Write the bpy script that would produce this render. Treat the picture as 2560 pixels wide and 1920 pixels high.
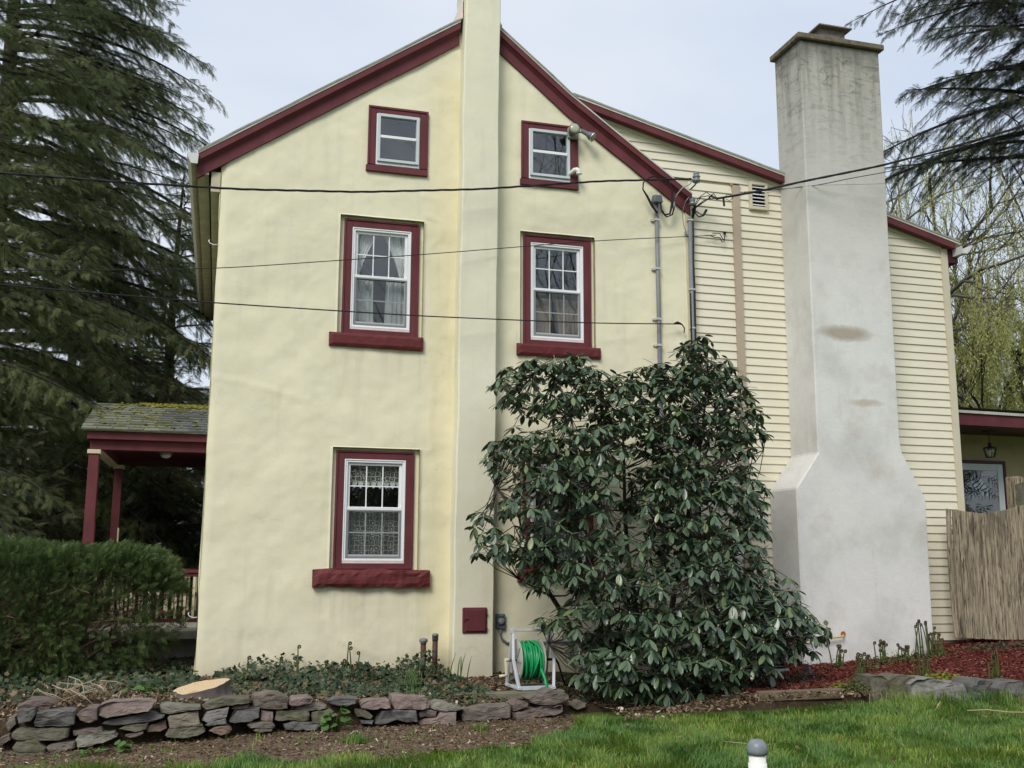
import bpy, math, random
import numpy as np
from mathutils import Vector, Matrix

for o in list(bpy.data.objects):
    bpy.data.objects.remove(o)
SC = bpy.context.scene
COL = SC.collection
R = math.radians
rng = np.random.default_rng(7)
random.seed(7)

# ------------------------------------------------------------------ camera
cam_data = bpy.data.cameras.new('camera')
cam = bpy.data.objects.new('camera', cam_data)
COL.objects.link(cam)
SC.camera = cam
cam_data.sensor_width = 36.0
cam_data.lens = 36.28
cam_data.clip_start = 0.05
cam_data.clip_end = 600.0
yaw, pitch, roll = R(15.7), R(9.65), 0.004
fw = Vector((math.sin(yaw) * math.cos(pitch), math.cos(yaw) * math.cos(pitch), math.sin(pitch)))
rt0 = Vector((math.cos(yaw), -math.sin(yaw), 0.0))
up0 = rt0.cross(fw)
rt = rt0 * math.cos(roll) + up0 * math.sin(roll)
up = up0 * math.cos(roll) - rt0 * math.sin(roll)
M = Matrix(((rt.x, up.x, -fw.x, 0.0), (rt.y, up.y, -fw.y, -14.0), (rt.z, up.z, -fw.z, 1.6), (0, 0, 0, 1)))
cam.matrix_world = M

# ------------------------------------------------------------------ sky and sun
SUN_EL, SUN_AZ = 42.0, 217.0        # degrees; azimuth clockwise from +Y: the light comes from the left and the front
world = bpy.data.worlds.new('World')
SC.world = world
world.use_nodes = True
wn, wl = world.node_tree.nodes, world.node_tree.links
wn.clear()
sky = wn.new('ShaderNodeTexSky')
sky.sky_type = 'NISHITA'
sky.sun_disc = False
sky.sun_elevation = R(SUN_EL)
sky.sun_rotation = R(SUN_AZ)
sky.air_density = 1.0
sky.dust_density = 3.0
bg1 = wn.new('ShaderNodeBackground'); bg1.inputs['Strength'].default_value = 0.08
bg2 = wn.new('ShaderNodeBackground'); bg2.inputs['Strength'].default_value = 0.635
tc = wn.new('ShaderNodeTexCoord')
mp = wn.new('ShaderNodeMapping'); mp.inputs['Scale'].default_value = (1.0, 1.0, 2.2)
nz = wn.new('ShaderNodeTexNoise'); nz.inputs['Scale'].default_value = 2.2; nz.inputs['Detail'].default_value = 4.0
cr = wn.new('ShaderNodeValToRGB')
cr.color_ramp.elements[0].position = 0.30; cr.color_ramp.elements[0].color = (0.66, 0.75, 0.90, 1)
cr.color_ramp.elements[1].position = 0.72; cr.color_ramp.elements[1].color = (0.88, 0.92, 0.98, 1)
mx = wn.new('ShaderNodeMixShader'); mx.inputs['Fac'].default_value = 0.9
wo = wn.new('ShaderNodeOutputWorld')
wl.new(tc.outputs['Generated'], mp.inputs['Vector'])
wl.new(mp.outputs['Vector'], nz.inputs['Vector'])
wl.new(nz.outputs['Fac'], cr.inputs['Fac'])
wl.new(cr.outputs['Color'], bg2.inputs['Color'])
wl.new(sky.outputs['Color'], bg1.inputs['Color'])
wl.new(bg1.outputs['Background'], mx.inputs[1])
wl.new(bg2.outputs['Background'], mx.inputs[2])
wl.new(mx.outputs['Shader'], wo.inputs['Surface'])

sun_data = bpy.data.lights.new('sun', 'SUN')
sun_data.energy = 1.5
sun_data.angle = R(24.0)
sun_data.color = (1.0, 0.965, 0.90)
sun = bpy.data.objects.new('sun', sun_data)
COL.objects.link(sun)
sd = Vector((math.sin(R(SUN_AZ)) * math.cos(R(SUN_EL)), math.cos(R(SUN_AZ)) * math.cos(R(SUN_EL)), math.sin(R(SUN_EL))))
sun.rotation_euler = sd.to_track_quat('Z', 'Y').to_euler()
sun.location = sd * 40

SC.view_settings.view_transform = 'Standard'
SC.view_settings.look = 'None'
SC.view_settings.gamma = 1.0
SC.view_settings.use_curve_mapping = False
SC.view_settings.exposure = 0.68
SC.render.engine = 'CYCLES'
SC.render.resolution_x, SC.render.resolution_y = 1024, 768
SC.cycles.max_bounces = 8
SC.cycles.diffuse_bounces = 4
SC.cycles.glossy_bounces = 4
SC.cycles.transmission_bounces = 6
SC.cycles.transparent_max_bounces = 12

# ------------------------------------------------------------------ materials
MAT = {}


class NT:
    """small wrapper to write node trees shortly"""
    def __init__(self, name):
        self.m = bpy.data.materials.new(name)
        self.m.use_nodes = True
        self.t = self.m.node_tree
        self.n, self.l = self.t.nodes, self.t.links
        self.b = self.n['Principled BSDF']
        g = self.n.new('ShaderNodeNewGeometry')
        self.pos = g.outputs['Position']
        self.island = g.outputs['Random Per Island']
        self.normal = g.outputs['Normal']
        MAT[name] = self.m

    def node(self, k, **kw):
        x = self.n.new(k)
        for a, v in kw.items():
            setattr(x, a, v)
        return x

    def set(self, sock, v):
        if hasattr(v, 'node') or isinstance(v, bpy.types.NodeSocket):
            self.l.new(v, sock)
        else:
            sock.default_value = v

    def noise(self, scale=5.0, detail=4.0, rough=0.55, stretch=None, vec=None, dist=0.0):
        v = vec if vec is not None else self.pos
        if stretch:
            q = self.node('ShaderNodeMapping')
            q.inputs['Scale'].default_value = stretch
            self.l.new(v, q.inputs['Vector'])
            v = q.outputs['Vector']
        x = self.node('ShaderNodeTexNoise')
        x.inputs['Scale'].default_value = scale
        x.inputs['Detail'].default_value = detail
        x.inputs['Roughness'].default_value = rough
        x.inputs['Distortion'].default_value = dist
        self.l.new(v, x.inputs['Vector'])
        return x.outputs['Fac']

    def ramp(self, fac, stops):
        x = self.node('ShaderNodeValToRGB')
        e = x.color_ramp.elements
        while len(e) < len(stops):
            e.new(0.5)
        for i, (p, c) in enumerate(stops):
            e[i].position = p
            e[i].color = tuple(c) + (1,) if len(c) == 3 else c
        self.l.new(fac, x.inputs['Fac'])
        return x.outputs['Color']

    def mix(self, fac, a, b, mode='MIX'):
        x = self.node('ShaderNodeMix', data_type='RGBA', blend_type=mode)
        for sock, v in ((x.inputs['Factor'], fac), (x.inputs[6], a), (x.inputs[7], b)):
            if isinstance(v, tuple) and len(v) == 3:
                v = v + (1,)
            self.set(sock, v)
        return x.outputs[2]

    def math(self, op, a, b=0.0, clamp=False):
        x = self.node('ShaderNodeMath', operation=op, use_clamp=clamp)
        self.set(x.inputs[0], a)
        self.set(x.inputs[1], b)
        return x.outputs[0]

    def sep(self, v=None):
        x = self.node('ShaderNodeSeparateXYZ')
        self.l.new(v if v is not None else self.pos, x.inputs[0])
        return x.outputs

    def bump(self, h, strength=0.3, dist=0.01, normal=None):
        x = self.node('ShaderNodeBump')
        x.inputs['Strength'].default_value = strength
        x.inputs['Distance'].default_value = dist
        self.l.new(h, x.inputs['Height'])
        if normal is not None:
            self.l.new(normal, x.inputs['Normal'])
        self.l.new(x.outputs['Normal'], self.b.inputs['Normal'])
        return x.outputs['Normal']

    def out(self, color, rough=0.8, spec=0.3, **kw):
        if isinstance(color, tuple) and len(color) == 3:
            color = color + (1,)
        self.set(self.b.inputs['Base Color'], color)
        self.set(self.b.inputs['Roughness'], rough)
        self.b.inputs['Specular IOR Level'].default_value = spec
        for k, v in kw.items():
            self.set(self.b.inputs[k.replace('_', ' ')], v)
        return self.m


def sc(c, k):
    return tuple(min(1.0, x * k) for x in c)


def plain(name, c, rough=0.7, spec=0.3, var=0.18, scale=6.0, bump=0.15, bscale=60.0, bdist=0.004, metal=0.0, stretch=None):
    t = NT(name)
    n = t.noise(scale, 5.0, stretch=stretch)
    col = t.ramp(n, [(0.25, sc(c, 1 - var)), (0.75, sc(c, 1 + var))])
    t.bump(t.noise(bscale, 4.0, stretch=stretch), bump, bdist)
    return t.out(col, rough, spec, Metallic=metal)


def island_leaf(name, stops, rough=0.45, spec=0.4, trans=0.0, back=None):
    t = NT(name)
    col = t.ramp(t.island, stops)
    if back:
        g = t.node('ShaderNodeNewGeometry')
        col = t.mix(g.outputs['Backfacing'], col, back)
    t.out(col, rough, spec)
    if trans > 0:
        tr = t.node('ShaderNodeBsdfTranslucent')
        t.l.new(col, tr.inputs['Color'])
        mxs = t.node('ShaderNodeMixShader')
        mxs.inputs['Fac'].default_value = trans
        t.l.new(t.b.outputs[0], mxs.inputs[1])
        t.l.new(tr.outputs[0], mxs.inputs[2])
        t.l.new(mxs.outputs[0], t.n['Material Output'].inputs['Surface'])
    return t.m


def make_stucco(name, c, patch=False):
    t = NT(name)
    big = t.noise(0.7, 5.0, 0.6)
    mid = t.noise(3.5, 6.0, 0.6)
    col = t.ramp(big, [(0.3, sc(c, 0.93)), (0.7, sc(c, 1.05))])
    col = t.mix(t.ramp(mid, [(0.42, (0, 0, 0)), (0.72, (0.45, 0.45, 0.45))]), col, (c[0] * 0.93, c[1] * 0.94, c[2] * 1.02))
    if patch:
        s = t.sep()
        wob = t.math('MULTIPLY', t.noise(2.5, 3.0), 0.22)
        x = t.math('ADD', s[0], wob)
        m1 = t.math('MULTIPLY', t.math('SUBTRACT', x, 2.72), 5.0, True)
        m2 = t.math('LESS_THAN', s[0], 3.2)
        zz = t.math('LESS_THAN', s[2], 8.6)
        m = t.math('MULTIPLY', t.math('MULTIPLY', m1, m2), zz)
        col = t.mix(t.math('MULTIPLY', m, 0.42), col, (0.80, 0.70, 0.42))
    # faint grime and rain streaks
    st = t.noise(3.0, 5.0, 0.6, stretch=(1.6, 1.6, 0.16))
    col = t.mix(t.ramp(st, [(0.54, (0, 0, 0)), (0.8, (0.30, 0.30, 0.30))]), col, (0.50, 0.47, 0.36))
    # grit, hairline cracks and splashed dirt along the foot
    gr = t.noise(130.0, 3.0, 0.7)
    col = t.mix(0.16, col, t.ramp(gr, [(0.3, (0.55, 0.55, 0.55)), (0.7, (1.0, 1.0, 1.0))]), 'MULTIPLY')
    vv = t.node('ShaderNodeVectorMath', operation='ADD')
    wn_ = t.node('ShaderNodeTexNoise'); wn_.inputs['Scale'].default_value = 2.0; wn_.inputs['Detail'].default_value = 6.0
    t.l.new(t.pos, wn_.inputs['Vector'])
    wv = t.node('ShaderNodeVectorMath', operation='SCALE'); wv.inputs['Scale'].default_value = 0.9
    t.l.new(wn_.outputs['Color'], wv.inputs[0]); t.l.new(t.pos, vv.inputs[0]); t.l.new(wv.outputs[0], vv.inputs[1])
    cv = t.node('ShaderNodeTexVoronoi', feature='DISTANCE_TO_EDGE'); cv.inputs['Scale'].default_value = 0.75
    t.l.new(vv.outputs[0], cv.inputs['Vector'])
    ck = t.math('LESS_THAN', cv.outputs['Distance'], 0.0035)
    ck = t.math('MULTIPLY', ck, t.ramp(t.noise(0.9, 3.0), [(0.46, (0, 0, 0)), (0.56, (1, 1, 1))]))
    col = t.mix(t.math('MULTIPLY', ck, 0.17), col, (0.42, 0.38, 0.27))
    sz = t.sep()
    if patch:      # rain-carried grime below the three open sills
        dn = t.ramp(t.noise(7.0, 4.0, 0.6, stretch=(1.0, 1.0, 0.06)), [(0.46, (0, 0, 0)), (0.66, (1, 1, 1))])
        for (xa, xb, zb) in ((1.22, 2.78, 1.24), (1.33, 2.63, 4.48), (4.0, 5.28, 4.51)):
            mxx = t.math('MULTIPLY', t.math('GREATER_THAN', sz[0], xa + 0.02), t.math('LESS_THAN', sz[0], xb - 0.02))
            mzz = t.math('MULTIPLY', t.math('LESS_THAN', sz[2], zb), t.math('MULTIPLY', t.math('SUBTRACT', sz[2], zb - 0.75), 1.35, True))
            col = t.mix(t.math('MULTIPLY', t.math('MULTIPLY', t.math('MULTIPLY', mxx, mzz), dn), 0.34), col, (0.46, 0.40, 0.28))
    dirt = t.math('MULTIPLY', t.math('SUBTRACT', t.math('ADD', 0.30, t.math('MULTIPLY', t.noise(4.0, 5.0, 0.65), 0.55)), sz[2]), 1.6, True)
    col = t.mix(t.math('MULTIPLY', dirt, 0.45), col, (0.36, 0.31, 0.20))
    n1 = t.bump(t.noise(2.6, 5.0, 0.5), 0.22, 0.06)
    b2 = t.node('ShaderNodeBump')
    b2.inputs['Strength'].default_value = 0.38
    b2.inputs['Distance'].default_value = 0.006
    t.l.new(t.noise(75.0, 3.0, 0.6), b2.inputs['Height'])
    t.l.new(n1, b2.inputs['Normal'])
    t.l.new(b2.outputs['Normal'], t.b.inputs['Normal'])
    return t.out(col, 0.75, 0.25)


make_stucco('stucco', (0.81, 0.765, 0.555), True)
make_stucco('stucco_flue', (0.77, 0.74, 0.57))
plain('red_trim', (0.128, 0.034, 0.040), 0.6, 0.22, 0.22, 5.0, 0.3, 34.0, 0.004, stretch=(1.0, 1.0, 0.5))
plain('red_stone', (0.125, 0.026, 0.028), 0.6, 0.22, 0.16, 5.0, 0.6, 22.0, 0.012)
plain('white_vinyl', (0.80, 0.81, 0.82), 0.35, 0.4, 0.04, 4.0, 0.02)
plain('grey_vinyl', (0.22, 0.23, 0.24), 0.45, 0.4, 0.05)
plain('caulk', (0.72, 0.62, 0.58), 0.7, 0.3, 0.1, 14.0, 0.5, 30.0, 0.006)
plain('muntin_grey', (0.55, 0.60, 0.62), 0.4, 0.4, 0.05)
plain('siding', (0.735, 0.69, 0.55), 0.5, 0.35, 0.05, 2.0, 0.12, 50.0, 0.002, stretch=(1.0, 1.0, 8.0))
plain('siding_trim', (0.60, 0.55, 0.42), 0.5, 0.35, 0.06, 3.0, 0.05)
plain('tan_trim', (0.44, 0.36, 0.27), 0.55, 0.35, 0.08, 3.0, 0.05)
plain('drip_metal', (0.52, 0.52, 0.45), 0.5, 0.4, 0.14, 6.0, 0.05)
plain('gutter_metal', (0.60, 0.61, 0.60), 0.4, 0.4, 0.08)
plain('cream_paint', (0.60, 0.55, 0.38), 0.6, 0.3, 0.12, 4.0, 0.1)
plain('cream_soiled', (0.50, 0.46, 0.33), 0.7, 0.3, 0.25, 4.0, 0.3, 20.0)
plain('roof_shingle', (0.30, 0.30, 0.26), 0.9, 0.2, 0.25, 9.0, 0.5, 60.0, 0.006)
plain('dark_gap', (0.012, 0.011, 0.010), 0.9, 0.1, 0.2)
plain('conduit_grey', (0.19, 0.195, 0.215), 0.5, 0.4, 0.1, 8.0, 0.05)
plain('strap_metal', (0.55, 0.54, 0.50), 0.45, 0.5, 0.15, metal=0.3)
plain('cable_black', (0.012, 0.012, 0.013), 0.55, 0.35, 0.2)
plain('cable_bare', (0.30, 0.30, 0.29), 0.45, 0.5, 0.15, metal=0.4)
plain('porcelain', (0.16, 0.19, 0.21), 0.25, 0.6, 0.1)
plain('box_grey', (0.10, 0.12, 0.13), 0.5, 0.4, 0.08)
plain('lamp_body', (0.13, 0.14, 0.15), 0.45, 0.5, 0.2)
plain('lamp_plate', (0.22, 0.22, 0.18), 0.6, 0.4, 0.25)
plain('lamp_glass', (0.36, 0.38, 0.26), 0.12, 0.7, 0.25, 20.0, 0.2, 60.0)
plain('chrome', (0.75, 0.75, 0.74), 0.2, 0.5, 0.05, metal=0.9)
plain('pvc_white', (0.78, 0.78, 0.74), 0.35, 0.4, 0.08, 9.0, 0.03)
plain('pvc_cap', (0.20, 0.225, 0.25), 0.38, 0.4, 0.14, 30.0, 0.25, 80.0, 0.002)
plain('pipe_brown', (0.075, 0.032, 0.022), 0.6, 0.35, 0.25, 10.0, 0.2)
plain('yellow_pipe', (0.55, 0.42, 0.16), 0.5, 0.4, 0.12)
plain('copper', (0.50, 0.20, 0.08), 0.4, 0.5, 0.2, 30.0, metal=0.5)
plain('reel_plastic', (0.50, 0.52, 0.55), 0.45, 0.4, 0.1, 9.0, 0.06)
plain('reel_flange', (0.38, 0.38, 0.33), 0.5, 0.4, 0.2, 9.0, 0.06)
plain('hose_green', (0.012, 0.30, 0.10), 0.38, 0.45, 0.2, 9.0, 0.05)
plain('hose_black', (0.015, 0.016, 0.02), 0.4, 0.4, 0.2)
plain('plank_wood', (0.17, 0.165, 0.115), 0.85, 0.2, 0.3, 3.0, 0.5, 30.0, 0.006, stretch=(1.0, 8.0, 8.0))
plain('timber', (0.15, 0.115, 0.08), 0.85, 0.2, 0.3, 3.0, 0.5, 30.0, 0.006, stretch=(1.0, 8.0, 8.0))
plain('ac_metal', (0.025, 0.028, 0.03), 0.45, 0.4, 0.1)
plain('bark', (0.060, 0.048, 0.038), 0.9, 0.2, 0.35, 7.0, 0.8, 25.0, 0.02, stretch=(3.0, 3.0, 1.0))
plain('bark_dark', (0.030, 0.025, 0.021), 0.9, 0.2, 0.35, 7.0, 0.8, 25.0, 0.02, stretch=(3.0, 3.0, 1.0))
plain('bark_grey', (0.11, 0.095, 0.085), 0.9, 0.2, 0.3, 7.0, 0.5, 25.0, 0.02)
plain('twig', (0.20, 0.145, 0.095), 0.85, 0.2, 0.3, 9.0, 0.2)
plain('dry_twig', (0.42, 0.34, 0.24), 0.85, 0.2, 0.25, 9.0, 0.2)
plain('curtain', (0.74, 0.74, 0.70), 0.9, 0.1, 0.06, 5.0, 0.2, 60.0)
plain('curtain_tan', (0.42, 0.30, 0.20), 0.9, 0.1, 0.2, 5.0, 0.2, 60.0)
plain('room_dark', (0.05, 0.048, 0.045), 0.9, 0.1, 0.2)
plain('lantern_metal', (0.018, 0.018, 0.017), 0.45, 0.4, 0.2)
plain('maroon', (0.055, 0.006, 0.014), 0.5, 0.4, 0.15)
plain('porch_wall', (0.42, 0.35, 0.22), 0.8, 0.2, 0.12, 3.0, 0.3, 40.0)
plain('door_dark', (0.05, 0.05, 0.04), 0.4, 0.4, 0.2)
plain('soil', (0.060, 0.040, 0.027), 0.95, 0.1, 0.5, 7.0, 1.0, 45.0, 0.02)
plain('concrete', (0.36, 0.35, 0.31), 0.85, 0.2, 0.2, 5.0, 0.3, 40.0)
plain('dry_leaf', (0.22, 0.13, 0.07), 0.8, 0.2, 0.35, 14.0)

STONE_C = dict(purple=(0.135, 0.085, 0.080), slate=(0.085, 0.092, 0.098), pink=(0.26, 0.185, 0.165), brown=(0.155, 0.125, 0.100),
               moss=(0.095, 0.092, 0.050), lichen=(0.24, 0.24, 0.185), rust=(0.19, 0.11, 0.075), tan=(0.25, 0.215, 0.150),
               pale=(0.26, 0.26, 0.245))
for k, c in STONE_C.items():
    c = tuple(0.52 * a + 0.48 * b for a, b in zip(c, (0.165, 0.148, 0.128)))
    t = NT('stone_' + k)
    n = t.noise(7.0, 6.0, 0.65)
    col = t.ramp(n, [(0.25, sc(c, 0.55)), (0.5, c), (0.78, sc(c, 1.5))])
    lay = t.noise(10.0, 4.0, 0.6, stretch=(0.5, 0.5, 5.0))
    col = t.mix(t.ramp(lay, [(0.5, (0, 0, 0)), (0.8, (0.5, 0.5, 0.5))]), col, sc(c, 0.6))
    mossn = t.noise(5.0, 5.0, 0.6)
    lim = 0.50 if k == 'moss' else (0.63 if k in ('lichen', 'brown') else 0.68)
    col = t.mix(t.ramp(mossn, [(lim, (0, 0, 0)), (lim + 0.14, (0.75, 0.75, 0.75))]), col, (0.085, 0.095, 0.03))
    t.bump(t.math('ADD', t.noise(16.0, 6.0, 0.65), t.math('MULTIPLY', lay, 0.6)), 0.8, 0.02)
    t.out(col, 0.85, 0.25)

# chimney render: pale grey skim coat, sooty and streaked towards the top, brown damp marks
t = NT('chimney_render')
s = t.sep()
big = t.noise(1.1, 6.0, 0.62)
col = t.ramp(big, [(0.28, (0.56, 0.555, 0.53)), (0.5, (0.70, 0.695, 0.67)), (0.75, (0.78, 0.77, 0.74))])
bl = t.noise(2.3, 5.0, 0.6)
col = t.mix(t.ramp(bl, [(0.55, (0, 0, 0)), (0.75, (0.35, 0.35, 0.35))]), col, (0.46, 0.40, 0.31))
hb = t.noise(3.2, 7.0, 0.72, stretch=(1.0, 1.0, 2.6), dist=1.2)
topm = t.math('MULTIPLY', t.math('SUBTRACT', s[2], 5.2), 0.23, True)
dk = t.ramp(hb, [(0.50, (0, 0, 0)), (0.66, (1, 1, 1))])
col = t.mix(t.math('MULTIPLY', topm, 0.8), col, (0.36, 0.345, 0.28))
topm2 = t.math('MULTIPLY', t.math('SUBTRACT', s[2], 7.2), 0.45, True)
col = t.mix(t.math('MULTIPLY', t.math('MULTIPLY', dk, topm2), 0.75), col, (0.085, 0.085, 0.075))
# black runs below the cap and the shoulders, rough trowelled skim
run = t.noise(5.0, 6.0, 0.7, stretch=(1.6, 1.6, 0.10))
topr = t.math('MULTIPLY', t.math('SUBTRACT', s[2], 7.6), 0.5, True)
col = t.mix(t.math('MULTIPLY', t.math('MULTIPLY', t.ramp(run, [(0.47, (0, 0, 0)), (0.62, (1, 1, 1))]), topr), 0.55), col, (0.10, 0.10, 0.085))
run2 = t.noise(3.0, 5.0, 0.7, stretch=(1.6, 1.6, 0.14))
col = t.mix(t.ramp(run2, [(0.56, (0, 0, 0)), (0.74, (0.28, 0.28, 0.28))]), col, (0.40, 0.36, 0.28))
trw = t.noise(16.0, 5.0, 0.7, stretch=(1.0, 1.0, 2.2), dist=1.5)
col = t.mix(0.22, col, t.ramp(trw, [(0.35, (0.62, 0.62, 0.62)), (0.6, (1, 1, 1))]), 'MULTIPLY')
topm3 = t.math('MULTIPLY', t.math('SUBTRACT', t.math('ADD', s[2], t.math('MULTIPLY', t.noise(4.0, 4.0, 0.6, stretch=(1, 1, 0.3)), 0.8)), 9.6), 2.2, True)
col = t.mix(t.math('MULTIPLY', topm3, 0.7), col, (0.10, 0.10, 0.085))
# damp stain band where the flue was patched
dx = t.math('MULTIPLY', t.math('SUBTRACT', s[0], 8.95), 2.1)
dz = t.math('MULTIPLY', t.math('SUBTRACT', t.math('ADD', s[2], t.math('MULTIPLY', t.noise(5.0, 3.0), 0.10)), 5.03), 8.0)
rr = t.math('ADD', t.math('POWER', dx, 2.0), t.math('POWER', dz, 2.0))
col = t.mix(t.math('MULTIPLY', t.math('SUBTRACT', 1.25, rr, True), 0.75), col, (0.30, 0.245, 0.165))
dx = t.math('MULTIPLY', t.math('SUBTRACT', s[0], 9.25), 3.0)
dz = t.math('MULTIPLY', t.math('SUBTRACT', t.math('ADD', s[2], t.math('MULTIPLY', t.noise(6.0, 3.0), 0.12)), 3.99), 16.0)
rr = t.math('ADD', t.math('POWER', dx, 2.0), t.math('POWER', dz, 2.0))
col = t.mix(t.math('MULTIPLY', t.math('SUBTRACT', 1.1, rr, True), 0.5), col, (0.36, 0.27, 0.15))
t.bump(t.math('ADD', t.noise(7.0, 6.0, 0.6), t.math('MULTIPLY', hb, 0.25)), 0.22, 0.02)
t.out(col, 0.85, 0.2)

t = NT('cap_stone')
n = t.noise(9.0, 6.0, 0.65)
t.bump(t.noise(25.0, 5.0), 0.6, 0.012)
t.out(t.ramp(n, [(0.3, (0.095, 0.08, 0.055)), (0.7, (0.22, 0.19, 0.135))]), 0.9, 0.15)

t = NT('mesh_metal')
w = t.noise(60.0, 2.0)
t.out(t.ramp(w, [(0.35, (0.10, 0.085, 0.075)), (0.65, (0.28, 0.235, 0.20))]), 0.6, 0.4)

# weathered fence boards
t = NT('fence_wood')
v = t.node('ShaderNodeVectorMath', operation='ADD')
oi = t.node('ShaderNodeObjectInfo')
mlt = t.math('MULTIPLY', oi.outputs['Random'], 40.0)
cmb = t.node('ShaderNodeCombineXYZ')
t.l.new(mlt, cmb.inputs[0]); t.l.new(mlt, cmb.inputs[2])
t.l.new(t.pos, v.inputs[0]); t.l.new(cmb.outputs[0], v.inputs[1])
g1 = t.noise(9.0, 6.0, 0.7, stretch=(3.5, 3.5, 0.35), vec=v.outputs[0], dist=0.8)
col = t.ramp(g1, [(0.36, (0.036, 0.030, 0.024)), (0.46, (0.24, 0.20, 0.14)), (0.60, (0.42, 0.355, 0.25)), (0.8, (0.55, 0.47, 0.34))])
g2 = t.noise(1.6, 4.0, 0.6, vec=v.outputs[0])
col = t.mix(t.ramp(g2, [(0.55, (0, 0, 0)), (0.75, (0.55, 0.55, 0.55))]), col, (0.09, 0.085, 0.05))
g3 = t.noise(3.2, 5.0, 0.65, stretch=(1.6, 1.6, 0.22), dist=0.6)
col = t.mix(t.ramp(g3, [(0.52, (0, 0, 0)), (0.66, (0.6, 0.6, 0.6))]), col, (0.085, 0.070, 0.052))
t.bump(g1, 0.7, 0.012)
t.out(col, 0.9, 0.15)

# cut stump
t = NT('stump_cut')
d = t.node('ShaderNodeVectorMath', operation='LENGTH')
sub = t.node('ShaderNodeVectorMath', operation='SUBTRACT')
sub.inputs[1].default_value = (-0.08, -2.5, 0.33)
t.l.new(t.pos, sub.inputs[0]); t.l.new(sub.outputs[0], d.inputs[0])
ring = t.math('SINE', t.math('MULTIPLY', t.math('ADD', d.outputs['Value'], t.math('MULTIPLY', t.noise(6.0, 3.0), 0.05)), 210.0))
col = t.ramp(t.math('ADD', t.math('MULTIPLY', ring, 0.12), 0.5), [(0.30, (0.52, 0.37, 0.22)), (0.70, (0.66, 0.51, 0.33))])
col = t.mix(t.ramp(t.noise(7.0, 4.0), [(0.56, (0, 0, 0)), (0.7, (0.8, 0.8, 0.8))]), col, (0.46, 0.24, 0.075))
t.bump(t.noise(50.0, 4.0), 0.3, 0.004)
t.out(col, 0.8, 0.2)

# glass: clear pane with a mirror coat, Fresnel from the angle
t = NT('glass')
fr = t.node('ShaderNodeLayerWeight'); fr.inputs['Blend'].default_value = 0.5
wav = t.node('ShaderNodeBump'); wav.inputs['Strength'].default_value = 0.05; wav.inputs['Distance'].default_value = 0.006
t.l.new(t.noise(3.0, 2.0), wav.inputs['Height'])
gl = t.node('ShaderNodeBsdfGlossy'); gl.inputs['Roughness'].default_value = 0.01; gl.inputs['Color'].default_value = (0.95, 0.97, 1, 1)
t.l.new(wav.outputs['Normal'], gl.inputs['Normal'])
tr = t.node('ShaderNodeBsdfTransparent'); tr.inputs['Color'].default_value = (0.93, 0.95, 0.95, 1)
ms = t.node('ShaderNodeMixShader')
t.l.new(t.math('ADD', 0.075, t.math('MULTIPLY', t.math('POWER', fr.outputs['Facing'], 4.0), 0.6)), ms.inputs['Fac'])
t.l.new(tr.outputs[0], ms.inputs[1]); t.l.new(gl.outputs[0], ms.inputs[2])
t.l.new(ms.outputs[0], t.n['Material Output'].inputs['Surface'])

# insect screen over the lower sash
t = NT('screen')
tr = t.node('ShaderNodeBsdfTransparent')
df = t.node('ShaderNodeBsdfDiffuse'); df.inputs['Color'].default_value = (0.09, 0.10, 0.105, 1)
ms = t.node('ShaderNodeMixShader'); ms.inputs['Fac'].default_value = 0.30
t.l.new(tr.outputs[0], ms.inputs[1]); t.l.new(df.outputs[0], ms.inputs[2])
t.l.new(ms.outputs[0], t.n['Material Output'].inputs['Surface'])

# lace: rows of ring motifs punched out of the cloth
t = NT('lace')
vo = t.node('ShaderNodeTexVoronoi', feature='DISTANCE_TO_EDGE'); vo.inputs['Scale'].default_value = 15.0; vo.inputs['Randomness'].default_value = 0.35
vf = t.node('ShaderNodeTexVoronoi', feature='F1'); vf.inputs['Scale'].default_value = 15.0; vf.inputs['Randomness'].default_value = 0.35
t.l.new(t.pos, vo.inputs['Vector']); t.l.new(t.pos, vf.inputs['Vector'])
edge = t.math('LESS_THAN', vo.outputs['Distance'], 0.07)
dot = t.math('LESS_THAN', vf.outputs['Distance'], 0.20)
al = t.math('MAXIMUM', t.math('MAXIMUM', edge, dot), 0.18)
t.out((0.66, 0.66, 0.56), 0.9, 0.1, Alpha=al)

# foliage
island_leaf('rhodo_leaf', [(0.0, (0.042, 0.072, 0.044)), (0.5, (0.070, 0.112, 0.064)), (0.86, (0.098, 0.145, 0.080)), (0.97, (0.11, 0.16, 0.07)), (1.0, (0.16, 0.19, 0.07))], 0.31, 0.6, 0.0, (0.085, 0.12, 0.06))
t = NT('rhodo_leaf_single')
oi = t.node('ShaderNodeObjectInfo')
col = t.ramp(oi.outputs['Random'], [(0.0, (0.044, 0.076, 0.045)), (0.5, (0.070, 0.114, 0.064)), (1.0, (0.100, 0.148, 0.080))])
g = t.node('ShaderNodeNewGeometry')
col = t.mix(g.outputs['Backfacing'], col, (0.085, 0.12, 0.06))
t.out(col, 0.31, 0.6)
island_leaf('rhodo_bud', [(0.0, (0.30, 0.30, 0.10)), (1.0, (0.42, 0.36, 0.16))], 0.6)
island_leaf('hemlock', [(0.0, (0.080, 0.110, 0.045)), (0.45, (0.135, 0.175, 0.072)), (0.8, (0.185, 0.220, 0.095)), (1.0, (0.26, 0.27, 0.13))], 0.6, 0.25, 0.5)
island_leaf('hemlock_dark', [(0.0, (0.022, 0.032, 0.018)), (0.5, (0.036, 0.050, 0.025)), (1.0, (0.060, 0.074, 0.032))], 0.55, 0.3, 0.2)
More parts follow.
